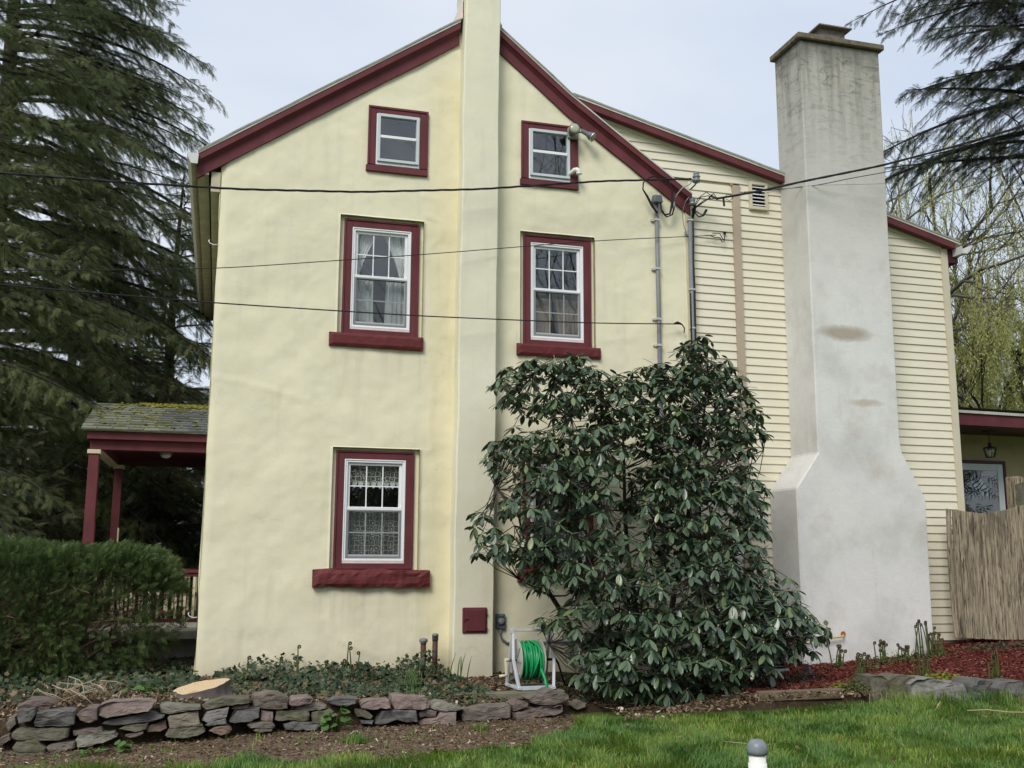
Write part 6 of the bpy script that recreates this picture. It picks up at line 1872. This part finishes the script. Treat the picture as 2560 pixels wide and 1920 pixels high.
# ================================================================== broadleaf trees far right
def bare_tree(name, label, base, height, seed, bark, spread=0.55, levels=5, leaf=None, leaf_n=0, group=None, stout=0.018):
    g = np.random.default_rng(seed)
    T = thing(name, label, 'tree', base, group)
    segs_, tips = [], []

    def grow(p_, d, L, r_, lev):
        n = 4
        for q in range(n):
            d = d + g.normal(0, 0.10, 3) + np.array((0, 0, 0.03)); d /= np.linalg.norm(d)
            p1 = p_ + d * L / n
            segs_.append((*p_, *p1, r_ * (1 - 0.35 * q / n), r_ * (1 - 0.35 * (q + 1) / n)))
            if lev >= 2: tips.append((p1.copy(), d.copy()))
            p_ = p1
            if lev < levels and q >= 1:
                for _ in range(1 if lev > 0 else 2):
                    a = g.normal(0, 1, 3); a -= a.dot(d) * d; a /= np.linalg.norm(a)
                    grow(p_, d * math.cos(spread) + a * math.sin(spread) * g.uniform(0.7, 1.3), L * g.uniform(0.55, 0.75), r_ * 0.52, lev + 1)
    grow(np.array(base, float), np.array((0.02, 0.0, 1.0)), height * 0.42, height * stout, 0)
    link('trunk', segs_mesh('trunk', segs_, bark, 4), T)
    if leaf:
        # hanging strands of small leaves
        lvv = np.array([(0, 0, 0), (0.5, 0.10, 0), (1, 0, 0), (0.5, -0.10, 0)]); lff = np.array([(0, 1, 2), (0, 2, 3)])
        P0, D0, sg2 = [], [], []
        idx = g.choice(len(tips), min(leaf_n, len(tips)), replace=False)
        for q in idx:
            p_ = tips[q][0]
            L = g.uniform(0.8, 3.2)
            sway = g.normal(0, 0.12, 2)
            n = int(L / 0.08)
            pr_ = p_
            for j in range(n):
                u_ = L * j / n
                pt = p_ + np.array((sway[0] * u_ + 0.25 * tips[q][1][0] * min(u_, 0.8), sway[1] * u_, -u_ + 0.25 * min(u_, 0.5)))
                if j: sg2.append((*pr_, *pt, 0.006, 0.006))
                pr_ = pt
                for _ in range(2):
                    P0.append(pt + g.normal(0, 0.03, 3)); D0.append(np.array((g.normal(0, 0.6), g.normal(0, 0.6), -0.7)))
        P0, D0 = np.array(P0), np.array(D0)
        Vc, Fc = scatter(lvv, lff, P0, frames(D0, g.uniform(0, 6, len(P0))), g.uniform(0.09, 0.19, len(P0)))
        link('crown', np_mesh('crown', Vc, Fc, leaf), T)
        link('withes', segs_mesh('withes', sg2, 'twig', 3), T)
    return T


bare_tree('willow_tree', 'weeping willow in pale new leaf behind the clapboard wing', (24.6, 18.5, 0.2), 19.5, 31, 'bark_grey', 0.6, 5, 'willow_leaf', 900, 'willows beyond the house')
bare_tree('willow_tree', 'lower yellow-green willow above the rear porch roof', (27.0, 18.0, 0.2), 14.5, 32, 'bark_grey', 0.65, 5, 'willow_leaf', 1500, 'willows beyond the house')
bare_tree('willow_tree', 'distant willow whose top shows beside the big chimney', (23.0, 27.0, 0.2), 16.5, 41, 'bark_grey', 0.42, 5, 'willow_leaf', 700, 'willows beyond the house')
bare_tree('bare_tree', 'leafless grey tree between the willows and the dark hemlock', (30.0, 21.0, 0.2), 21.0, 33, 'bark', 0.5, 5)
bare_tree('bare_tree', 'leafless tree with forked trunk at the right edge above the rear roof', (27.2, 14.5, 0.2), 15.0, 34, 'bark_dark', 0.5, 5)

# what stands behind the viewer and shows only as reflections in the panes
bare_tree('bare_tree', 'leafless tree mirrored in the right second-floor window panes', (24.0, -52.0, -0.1), 36.0, 36, 'bark_grey', 0.5, 5, stout=0.008)
bare_tree('bare_tree', 'leafless tree mirrored in the left attic window', (10.5, -50.0, -0.1), 32.0, 37, 'bark_grey', 0.5, 5, stout=0.007)
g = np.random.default_rng(38)
n = 9000
Pw = np.stack([g.uniform(-45, 55, n), g.uniform(-52, -44, n), np.zeros(n)], axis=1)
Pw[:, 2] = g.uniform(0, 1, n) ** 0.8 * (9.5 + 2.0 * vnoise(Pw[:, 0], Pw[:, 1] * 0, 0.22, 39))
Vw, Fw = scatter(SPV, SPF, Pw, frames(g.normal(0, 1, (n, 3)) - (0, 0, 0.4), g.uniform(0, 6, n)), g.uniform(1.2, 2.6, n))
tag(np_obj('far_woods', Vw, Fw, 'hemlock_dark'), 'dark wood reflected in the ground-floor windows', 'woods', kind='stuff')

# ================================================================== hedge
def hedge(name, label, x0, x1, y0, y1, z0, z1, n, seed, hollow=None, nbr=160, round_=0.18):
    g = np.random.default_rng(seed)
    T = thing(name, label, 'hedge', ((x0 + x1) / 2, (y0 + y1) / 2, z0))
    tv_, tf_ = spray_template(4, 0.55, 0.15)
    # points near the faces of a rounded, lumpy block
    p_ = g.uniform(-1, 1, (n * 2, 3))
    m = np.max(np.abs(p_), axis=1)
    keep_ = m > 0.74
    p_ = p_[keep_][:n]; m = np.max(np.abs(p_), axis=1)
    c_ = np.array(((x0 + x1) / 2, (y0 + y1) / 2, (z0 + z1) / 2)); h_ = np.array(((x1 - x0) / 2, (y1 - y0) / 2, (z1 - z0) / 2))
    l4 = (np.abs(p_) ** 6.0).sum(axis=1) ** (1 / 6.0)
    pw = p_ / np.maximum(l4, m)[:, None] * np.minimum(m, 1)[:, None]
    lump = 1 + 0.10 * vnoise(pw[:, 0] * h_[0] + pw[:, 2] * 0.7, pw[:, 1] * h_[1] + pw[:, 2], 1.5, seed) + 0.07 * vnoise(pw[:, 0] * h_[0] * 1.3 + 9, pw[:, 2] * h_[2] + pw[:, 1], 3.2, seed + 1)
    q = c_ + pw * h_ * lump[:, None]
    if hollow is not None:
        k = hollow(q[:, 0], q[:, 1], q[:, 2], g); q, pw = q[k], pw[k]
    d = pw * (1, 1, 1) + g.normal(0, 0.45, q.shape) + np.array((0, 0, 0.25))
    V_, F_ = scatter(tv_, tf_, q, frames(d, g.uniform(0, 6, len(q))), g.uniform(0.075, 0.135, len(q)))
    link('foliage', np_mesh('foliage', V_, F_, 'yew'), T)
    sg_ = []
    for k in range(nbr):
        b_ = np.array((g.uniform(x0 + 0.3, x1 - 0.9), g.uniform(y0 + 0.3 * (y1 - y0), y1 - 0.3 * (y1 - y0)), z0))
        t_ = c_ + np.array((g.uniform(-0.95, 0.95), g.uniform(-0.95, 0.9), g.uniform(-0.2, 0.92))) * h_
        prev = b_
        for j in range(1, 6):
            f_ = j / 5
            pt = b_ + (t_ - b_) * np.array((f_, f_, f_ ** 0.8)) + g.normal(0, 0.03, 3)
            sg_.append((*prev, *pt, 0.022 * (1 - f_) + 0.005, 0.022 * (1 - f_ - 0.2) + 0.007)); prev = pt
            if j >= 2:
                for _ in range(3):
                    e = pt + g.normal(0, 0.12, 3); sg_.append((*pt, *e, 0.006, 0.003))
    link('branches', segs_mesh('branches', sg_, 'twig', 4), T)
    return T


def hol(x, y, z, g):
    # undercut, twiggy lower right end
    r_ = ((x + 0.75) / 0.85) ** 2 + ((z - 0.55) / 0.62) ** 2
    thin = vnoise(x * 1.0 + y, z, 2.2, 64) > 0.35
    return (g.uniform(size=len(x)) > np.where(r_ < 1, 0.88, 0.0)) & (g.uniform(size=len(x)) > np.where(thin & (z < 1.35), 0.6, 0.0))


hedge('yew_hedge', 'clipped dark green yew hedge in front of the left porch', -4.6, -0.50, -0.15, 1.55, 0.15, 1.72, 44000, 61, hol, 130)
hedge('yew_hedge', 'dark hedge seen over the railing beyond the left porch', -3.2, -0.25, 6.2, 7.0, 0.2, 1.95, 8000, 62, None, 20)

# ================================================================== ground plants
ivv = []
for a, r_ in ((90, 1.0), (60, 0.55), (25, 0.82), (-10, 0.5), (-45, 0.62), (-90, 0.30), (-135, 0.62), (190, 0.5), (155, 0.82), (120, 0.55)):
    ivv.append((r_ * math.cos(R(a)), r_ * math.sin(R(a)), -0.10 * r_ * r_))
ivv = np.array([(0, 0, 0.02)] + ivv); ivf = np.array([(0, q, q % 10 + 1) for q in range(1, 11)])
gi = np.random.default_rng(71)


def face_frames(nrm, g):
    """rotations whose z column is the given normal"""
    z = nrm / np.linalg.norm(nrm, axis=1, keepdims=True)
    a = g.normal(size=z.shape); x = np.cross(a, z); x /= np.linalg.norm(x, axis=1, keepdims=True)
    return np.stack([x, np.cross(z, x), z], axis=2)


def ivy(name, label, xs, ys, hs, seed):
    z = bed_z(xs, np.minimum(ys, 0.2))
    P_ = np.stack([xs, ys, z + hs], axis=1)
    nrm = gi.normal(0, 0.6, P_.shape) + np.array((0, -0.5, 0.75))
    V_, F_ = scatter(ivv, ivf, P_, face_frames(nrm, gi), gi.uniform(0.018, 0.055, len(P_)))
    o = np_obj(name, V_, F_, 'ivy_leaf'); tag(o, label, 'ivy', kind='stuff')
    return o


n = 4600
xs = gi.uniform(0.05, 3.15, n * 3); ys = gi.uniform(-2.75, -0.05, n * 3)
fr_ = np.clip((ys + 2.75) / 2.7, 0, 1)
top = np.interp(xs, [-0.2, 0.3, 0.7, 1.1, 1.5, 1.9, 2.3, 2.6, 2.8, 3.0, 3.2], [0.04, 0.12, 0.22, 0.30, 0.31, 0.20, 0.10, 0.34, 0.34, 0.12, 0.07])
pr_ = np.interp(fr_, [0, 0.25, 0.5, 1.0], [0.10, 0.55, 0.85, 1.0]) * (0.55 + 0.75 * vnoise(xs, ys, 1.8, 72))
k = gi.uniform(size=n * 3) < pr_
xs, ys, fr_, top = xs[k][:n], ys[k][:n], fr_[k][:n], top[k][:n]
hs = top * fr_ ** 1.5 * gi.uniform(0.15, 1.0, len(xs)) ** 0.7 + 0.03 * gi.uniform(size=len(xs))
hs *= 0.85 + 0.75 * np.clip(vnoise(xs, ys, 2.2, 73), -0.8, 1)
ivy('ivy_cover', 'dark ivy mounded against the stucco behind the stone wall', xs, ys, hs, 1)
n = 4200
xs = gi.uniform(-3.6, -0.15, n); ys = gi.uniform(-2.6, 1.9, n)
k = gi.uniform(size=n) < np.interp(ys, [-2.6, -2.0, -1.0], [0.12, 0.5, 1.0])
xs, ys = xs[k], ys[k]
ivy('ivy_cover', 'dark ivy spreading under the yew hedge', xs, ys, gi.uniform(0.0, 0.09, len(xs)), 2)
n = 700
xs = gi.uniform(3.7, 7.1, n); ys = gi.uniform(-2.6, -0.6, n)
ivy('ivy_cover', 'sparse ivy on the soil under the rhododendron', xs, ys, gi.uniform(0.0, 0.06, n), 3)

# litter: twigs, chips and dead leaves
def litter(name, label, n, xr, yr, zf, keepf, mat, size, seed, tilt=0.35, asp=(0.25, 0.6)):
    g = np.random.default_rng(seed)
    xs, ys = g.uniform(*xr, n), g.uniform(*yr, n)
    k = keepf(xs, ys, g); xs, ys = xs[k], ys[k]
    tv_ = np.array([(-0.5, -0.5, 0), (0.5, -0.42, 0.05), (0.5, 0.5, 0), (-0.5, 0.42, 0.05), (-0.5, -0.5, -0.18), (0.5, -0.42, -0.18)])
    tf_ = np.array([(0, 1, 2), (0, 2, 3), (4, 5, 1), (4, 1, 0)])
    nrm = g.normal(0, tilt, (len(xs), 3)) + np.array((0, 0, 1.0))
    s_ = g.uniform(*size, len(xs))
    S_ = np.stack([s_, s_ * g.uniform(*asp, len(xs)), s_ * 0.5], axis=1)
    V_, F_ = scatter(tv_, tf_, np.stack([xs, ys, zf(xs, ys) + g.uniform(0.002, 0.018, len(xs))], axis=1), face_frames(nrm, g), S_)
    tag(np_obj(name, V_, F_, mat), label, 'litter', kind='stuff')


litter('mulch_chips', 'red shredded bark mulch covering the right bed', 26000, (5.9, 12.6), (-4.3, 0.0), lambda x, y: bed_z(x, y) + 0.012,
       lambda x, y, g: (y > bed_front(x) + 0.06), 'mulch_chip', (0.02, 0.065), 81, 0.35, (0.18, 0.4))
litter('wood_litter', 'brown twigs and chips on the bare soil before the stone wall', 15000, (-2.3, 4.0), (-5.0, -2.6), lambda x, y: lawn_z(x, y) + 0.006,
       lambda x, y, g: in_poly(x, y, SOIL), 'litter', (0.010, 0.042), 82, 0.3, (0.12, 0.55))
litter('leaf_litter', 'dead leaves and twigs among the ivy', 14000, (-2.4, 4.4), (-3.5, 0.1), lambda x, y: bed_z(x, y),
       lambda x, y, g: (y > bed_front(x) + 0.05), 'litter', (0.015, 0.06), 83, 0.5, (0.15, 0.7))
litter('leaf_litter', 'dead leaves at the foot of the rhododendron', 3600, (4.2, 7.2), (-3.6, -1.8), lambda x, y: np.maximum(bed_z(x, y), lawn_z(x, y)),
       lambda x, y, g: g.uniform(size=len(x)) < 0.8, 'litter', (0.015, 0.06), 84, 0.5, (0.15, 0.7))

litter('fallen_leaves', 'stray dead leaves and petals on the lawn', 420, (-1.0, 10.0), (-7.5, -3.4), lambda x, y: lawn_z(x, y) + 0.035,
       lambda x, y, g: g.uniform(size=len(x)) < 0.9, 'litter', (0.015, 0.05), 85, 0.5, (0.2, 0.7))

# grass
gg = np.random.default_rng(91)


def blades(name, label, xs, ys, zs, hh, mat='grass', w=0.0042, lean=1.15, kind='stuff'):
    n = len(xs)
    a = 2.4 * math.pi * vnoise(xs, ys, 1.7, 94) + gg.normal(0, 0.9, n)
    dx, dy = np.cos(a), np.sin(a)
    ln_ = gg.uniform(0.15, lean, n) * hh
    P0 = np.stack([xs, ys, zs], axis=1)
    sd_ = np.stack([-dy, dx, np.zeros(n)], axis=1)
    up_ = np.stack([dx * ln_, dy * ln_, np.zeros(n)], axis=1)
    z_ = np.array((0, 0, 1.0))
    ww = (w * gg.uniform(0.7, 1.4, n))[:, None]
    v0, v1 = P0 - sd_ * ww, P0 + sd_ * ww
    m_ = P0 + up_ * 0.35 + z_ * (hh * 0.6)[:, None]
    v2, v3 = m_ + sd_ * ww * 0.75, m_ - sd_ * ww * 0.75
    v4 = P0 + up_ + z_ * (hh * 0.95)[:, None]
    V_ = np.stack([v0, v1, v2, v3, v4], axis=1).reshape(-1, 3)
    f = np.array([(0, 1, 2), (0, 2, 3), (3, 2, 4)])
    F_ = (f[None] + (np.arange(n) * 5)[:, None, None]).reshape(-1, 3)
    o = np_obj(name, V_, F_, mat)
    if kind: tag(o, kind=kind)
    if label: tag(o, label, 'grass')
    return o


n = 260000
xs, ys = gg.uniform(-3.0, 11.5, n), gg.uniform(-8.2, -2.5, n)
soil_in = in_poly(xs + 0.08 * vnoise(xs, ys, 4, 95), ys + 0.14 * vnoise(xs, ys, 4, 96), SOIL)
front = np.where((xs > 4.0), bed_front(xs) - 0.10 - 0.12 * (0.5 + 0.5 * vnoise(xs, ys * 0, 5, 97)), -9 + 0 * xs)
edge_ok = np.where(xs > 4.0, ys < np.where(xs < 6.8, -3.42 + 0.06 * (xs - 5.4) ** 2 + 0.07 * vnoise(xs, ys, 6, 98), front), ys < np.interp(xs, [-3, 3.4, 4.0], [-3.9, -2.9, -3.3]))
# only what the camera could see, with a margin on every side
ang = np.arctan2(xs, ys + 14.0)
dist = np.hypot(xs, ys + 14.0)
see = (ang > R(-14)) & (ang < R(46)) & (dist > 5.6)
k = edge_ok & see & (gg.uniform(size=n) > np.where(soil_in, 0.985, 0.0))
patch = vnoise(xs, ys, 1.3, 99)
k &= gg.uniform(size=n) < 0.68 + 0.5 * patch
xs, ys, patch = xs[k], ys[k], patch[k]
hh = gg.uniform(0.030, 0.085, len(xs)) * (1.0 + 0.4 * patch)
blades('lawn_grass', 'bright green lawn grass in the foreground', xs, ys, lawn_z(xs, ys), hh)
# longer tufts at the boulders and in the soil
tx, ty, tn = [], [], []
for (x, y, r_, m_) in ((7.75, -3.62, 0.12, 150), (8.05, -3.72, 0.14, 130), (8.55, -3.85, 0.16, 260), (7.5, -3.5, 0.1, 60), (9.0, -4.1, 0.2, 160)):
    tx += list(gg.normal(x, r_, m_)); ty += list(gg.normal(y, r_ * 0.5, m_))
tx, ty = np.array(tx), np.array(ty)
blades('grass_tuft', 'long grass growing up against the mulch-bed boulders', tx, ty, lawn_z(tx, ty), gg.uniform(0.08, 0.20, len(tx)), w=0.004, lean=0.7)
for (x, y, r_, m_, lab) in ((1.33, -3.90, 0.07, 130, 'isolated grass tuft on the bare soil below the broad-leaved weed'), (2.62, -3.55, 0.06, 80, 'small grass tuft on bare soil in front of the brown block')):
    tx, ty = gg.normal(x, r_, m_), gg.normal(y, r_, m_)
    blades('grass_tuft', None, tx, ty, lawn_z(tx, ty), gg.uniform(0.05, 0.11, m_), w=0.004, lean=0.6)
    tag(bpy.context.scene.objects[-1] if False else COL.objects[-1], lab, 'grass')

# broad-leaved weed against the wall
def rosette(name, label, base, n, size, height, seed, mat='weed_leaf', cat='weed', rnd=0.5):
    g = np.random.default_rng(seed)
    T = thing(name, label, cat, base)
    lv_, lf_ = [(0, 0, 0)], []
    for q in range(12):
        a = 2 * math.pi * q / 12
        r_ = 0.5 * (1 + 0.08 * (q % 2))
        lv_.append((0.5 + r_ * math.cos(a), r_ * math.sin(a) * 0.92, 0.05 * math.cos(2 * a)))
    lv_[0] = (0.5, 0, -0.03)
    lf_ = [(0, q, q % 12 + 1) for q in range(1, 13)]
    me = np_mesh('leaf', np.array(lv_), np.array(lf_), mat, True)
    sg_ = []
    for q in range(n):
        a = g.uniform(0, 2 * math.pi); h = height * g.uniform(0.25, 1.0)
        out = g.uniform(0.15, 1.0) * rnd * height
        p_ = np.array(base) + np.array((math.cos(a) * out, math.sin(a) * out * 0.6, h))
        sg_.append((*base, *p_, 0.004, 0.003))
        d = np.array((math.cos(a), math.sin(a) - 0.6, -0.35)) + g.normal(0, 0.25, 3)
        rt_ = frames(d[None], g.normal(0, 0.3, 1))[0] * size * g.uniform(0.6, 1.15)
        o = bpy.data.objects.new('leaf', me); COL.objects.link(o); o.parent = T
        o.matrix_basis = Matrix([[*rt_[r_], p_[r_] - base[r_]] for r_ in range(3)] + [[0, 0, 0, 1]])
    link('stems', segs_mesh('stems', sg_, 'fern_stem', 4), T)


rosette('broadleaf_weed', 'bright green broad-leaved weed growing before the stone wall', (1.20, -3.28, -0.09), 24, 0.085, 0.26, 101)
rosette('broadleaf_weed', 'small round-leaved weed at the left foot of the stone wall', (-0.72, -3.85, -0.1), 9, 0.07, 0.14, 102)
rosette('broadleaf_weed', 'fresh green seedling clump left of the stump', (-0.62, -2.2, 0.18), 30, 0.07, 0.12, 103, rnd=1.8)
rosette('broadleaf_weed', 'pale seedling clump on the soil under the lichened stone', (-0.95, -3.95, -0.1), 22, 0.045, 0.08, 104, rnd=2.2)
rosette('broadleaf_weed', 'seedling in the litter above the brown block', (2.75, -2.7, 0.05), 7, 0.06, 0.08, 105)

# daffodil-like strap leaves
def straps(name, label, base, n, h, seed):
    g = np.random.default_rng(seed)
    T = thing(name, label, 'plant', base)
    for q in range(n):
        a = g.uniform(0, 6.28); o_ = g.uniform(0.03, 0.12)
        b_ = Vector(base) + Vector((g.normal(0, 0.05), g.normal(0, 0.03), 0))
        pts = [b_ + Vector((math.cos(a) * o_ * (f_ ** 2), math.sin(a) * o_ * (f_ ** 2), h * g.uniform(0.85, 1.1) * f_)) for f_ in (0, 0.35, 0.7, 1.0)]
        mb = MB(); mb.tube(pts, [0.006, 0.008, 0.007, 0.002], 4); mb.build('leaf', 'weed_leaf', T)


straps('bulb_leaves', 'pale strap leaves sprouting behind the pink stone', (2.05, -2.72, 0.10), 7, 0.15, 111)
straps('bulb_leaves', 'strap leaves among the ivy in front of the standpipes', (2.3, -1.5, 0.1), 9, 0.2, 112)
straps('bulb_leaves', 'tall thin strap leaves at the foot of the middle flue', (2.95, -1.0, 0.08), 5, 0.36, 113)

# fiddlehead ferns
def fern(label, base, n, h, seed, spread=0.06, leafy=0):
    g = np.random.default_rng(seed)
    T = thing('fiddlehead_fern', label, 'fern', base, 'unfurling ferns by the walls')
    for q in range(n):
        b_ = Vector(base) + Vector((g.normal(0, spread), g.normal(0, spread * 0.6), -0.01))
        hh_ = h * g.uniform(0.45, 1.05)
        a = g.uniform(0, 6.28); ln_ = g.uniform(0.0, 0.22) * hh_
        d = Vector((math.cos(a), math.sin(a) * 0.5, 0))
        pts = [b_ + d * ln_ * f_ ** 2 + Vector((0, 0, hh_ * f_)) for f_ in (0, 0.3, 0.6, 0.85, 1.0)]
        mb = MB(); mb.tube(pts, [0.012, 0.011, 0.009, 0.008, 0.008], 5); s_ = mb.build('stem', 'fern_stem', T)
        c_ = pts[-1]
        sx = 1 if g.uniform() > 0.5 else -1
        cur = [c_ + Vector((sx * r_ * (math.cos(t_) - 1) * -1, 0, r_ * math.sin(t_))) for t_, r_ in zip(np.linspace(0, 9.0, 16), np.linspace(0.022, 0.006, 16))]
        mb = MB(); mb.tube(cur, 0.0095, 5); mb.build('curl', 'fern_curl', s_)
    if leafy:
        P_ = np.array(base) + np.abs(g.normal(0, 1, (leafy, 3))) * (0, 0, 0.05) + g.normal(0, 1, (leafy, 3)) * (spread * 1.8, spread, 0.01)
        V_, F_ = scatter(ivv, ivf, P_, face_frames(g.normal(0, 0.5, P_.shape) + np.array((0, -0.4, 0.8)), g), g.uniform(0.012, 0.026, leafy))
        link('foliage', np_mesh('foliage', V_, F_, 'fern_stem'), T)


def bz(x, y): return float(bed_z(x, y)) + 0.01


for (x, y, n_, h, sp, lf_, lab) in (
    (9.80, -1.0, 9, 0.52, 0.10, 60, 'tallest fiddlehead clump at the right foot of the big chimney'),
    (10.15, -0.75, 7, 0.36, 0.09, 50, 'fiddlehead clump in front of the last clapboards by the fence'),
    (9.35, -1.15, 5, 0.26, 0.07, 60, 'fiddlehead clump with leafy base right of the chimney middle'),
    (8.98, -1.2, 6, 0.33, 0.05, 60, 'fiddlehead clump at the middle of the big chimney foot'),
    (8.45, -1.6, 5, 0.22, 0.06, 20, 'low fiddleheads in the mulch left of the chimney middle'),
    (8.15, -1.35, 4, 0.30, 0.05, 20, 'lone fiddleheads beneath the yellow gas pipe'),
    (7.35, -3.0, 5, 0.34, 0.04, 20, 'green fiddleheads rising behind the left mossy boulder'),
    (9.2, -3.1, 6, 0.40, 0.05, 20, 'green fiddleheads in the mulch near the fence'),
    (8.55, -2.6, 5, 0.30, 0.05, 40, 'small fern clump above the mossy patch in the mulch'),
    (1.05, -0.35, 2, 0.46, 0.05, 0, 'two fiddleheads against the stucco left of the low window'),
    (1.70, -0.35, 4, 0.46, 0.08, 0, 'thin fiddleheads against the stucco under the low window'),
    (0.42, -0.6, 1, 0.28, 0.02, 0, 'single short fiddlehead above the ivy near the stump'),
):
    fern(lab, (x, y, bz(x, y)), n_ + (3 if lf_ else 0), h, int(x * 100), sp, lf_ * 3)

# mossy plants on the mulch edge
def tuft_patch(name, label, cat, cx, cy, rx, ry, n, size, mat, seed, hgt=0.05, kind='stuff'):
    g = np.random.default_rng(seed)
    a, r_ = g.uniform(0, 6.28, n), np.sqrt(g.uniform(0, 1, n))
    xs, ys = cx + rx * r_ * np.cos(a), cy + ry * r_ * np.sin(a)
    P_ = np.stack([xs, ys, bed_z(xs, ys) + 0.01 + hgt * (1 - r_) * g.uniform(0.2, 1, n)], axis=1)
    V_, F_ = scatter(ivv, ivf, P_, face_frames(g.normal(0, 0.5, P_.shape) + np.array((0, -0.3, 0.9)), g), g.uniform(size * 0.6, size * 1.3, n))
    o = np_obj(name, V_, F_, mat); tag(o, label, cat, kind=kind)


tuft_patch('moss_cushion', 'yellow-green moss and low leaves on the mulch above the dark boulder', 'moss', 8.55, -2.95, 0.55, 0.28, 900, 0.022, 'moss_tuft', 121, 0.14)
tuft_patch('moss_cushion', 'moss cushion beside the timber at the left end of the mulch', 'moss', 7.05, -3.08, 0.16, 0.10, 260, 0.02, 'moss_tuft', 122, 0.10)
tuft_patch('low_foliage', 'dark low leaves under the fence bottom', 'plants', 11.3, -0.75, 0.7, 0.3, 500, 0.025, 'ivy_leaf', 123, 0.10)
tuft_patch('low_foliage', 'mossy weeds and dead stems between the timber and the first boulder', 'plants', 7.15, -3.22, 0.22, 0.12, 380, 0.02, 'fern_stem', 125, 0.13)
tuft_patch('dead_foliage', 'withered brown leaves behind the second mossy boulder', 'dead leaves', 7.85, -2.9, 0.22, 0.16, 260, 0.03, 'litter', 124, 0.16)
T = thing('blue_flowers', 'small plant with violet-blue flowers at the left end of the mulch', 'flowers', (7.15, -2.2, 0.13))
g = np.random.default_rng(131)
P_ = np.array((7.15, -2.2, 0.14)) + np.abs(g.normal(0, 1, (160, 3))) * (0, 0, 0.09) + g.normal(0, 0.05, (160, 3))
V_, F_ = scatter(ivv, ivf, P_, face_frames(g.normal(0, 0.5, P_.shape) + np.array((0, -0.4, 0.8)), g), g.uniform(0.012, 0.024, 160))
link('foliage', np_mesh('foliage', V_, F_, 'ivy_leaf'), T)
for q in range(12):
    p_ = np.array((7.15, -2.24, 0.30)) + g.normal(0, 1, 3) * (0.07, 0.03, 0.06)
    V_, F_ = scatter(ivv, ivf, p_[None], face_frames(np.array([(0.1, -1.0, 0.3)]) + g.normal(0, 0.2, (1, 3)), g), np.array([0.017]))
    link('blossom', np_mesh('blossom', V_, F_, 'petal_blue'), T)

# loose sticks
def stick(label, pts, r_=0.006, mat='dry_twig'):
    mb = MB(); mb.tube(pts, [r_] * (len(pts) - 1) + [r_ * 0.5], 6)
    tag(mb.build('stick', mat), label, 'stick')


def lz(x, y, d=0.05): return (x, y, float(lawn_z(x, y)) + d)


stick('pale crooked stick lying on the grass at the right', [lz(7.75, -4.35), lz(7.95, -4.42, 0.06), lz(8.1, -4.55), lz(8.35, -4.65), lz(8.6, -4.8, 0.04)])
stick('thin pale stick lying on the grass below the shrub', [lz(4.55, -5.0), lz(4.62, -5.15, 0.06), lz(4.75, -5.25, 0.05), lz(4.92, -5.28, 0.05)], 0.003)
stick('short pale stick upright in the grass by the boulders', [lz(7.55, -4.1, 0.02), lz(7.6, -4.08, 0.07), lz(7.66, -4.05, 0.10)], 0.006)
# dead vine tangle over the left end of the wall
g = np.random.default_rng(141)
mb = MB()
for q in range(30):
    b_ = np.array((g.uniform(-1.45, -0.85), g.uniform(-3.2, -2.7), 0.26))
    m_ = b_ + np.array((g.normal(0, 0.08), g.normal(-0.05, 0.06), g.uniform(0.05, 0.2)))
    e_ = b_ + np.array((g.normal(0, 0.16), g.normal(-0.1, 0.08), g.uniform(-0.02, 0.12)))
    mb.tube([b_, b_ * 0.4 + m_ * 0.6, m_, m_ * 0.45 + e_ * 0.55 + (0, 0, 0.02), e_], [0.006, 0.005, 0.005, 0.004, 0.002], 4)
tag(mb.build('dead_vines', 'dry_twig'), 'tangle of dry pale vines on the left end of the stone wall', 'dead vines')
mb = MB()
for q in range(40):
    x = g.uniform(2.5, 3.3); y = g.uniform(-2.75, -2.2)
    b_ = np.array((x, y, float(bed_z(x, y)) + 0.01)); e_ = b_ + np.array((g.normal(0, 0.12), g.normal(0, 0.08), g.uniform(0.0, 0.07)))
    mb.tube([b_, (b_ + e_) / 2 + (0, 0, 0.025), e_], [0.004, 0.004, 0.002], 4)
tag(mb.build('dead_vines', 'twig'), 'brown dead stems heaped left of the plank', 'dead vines')

print('objects', len(bpy.data.objects))
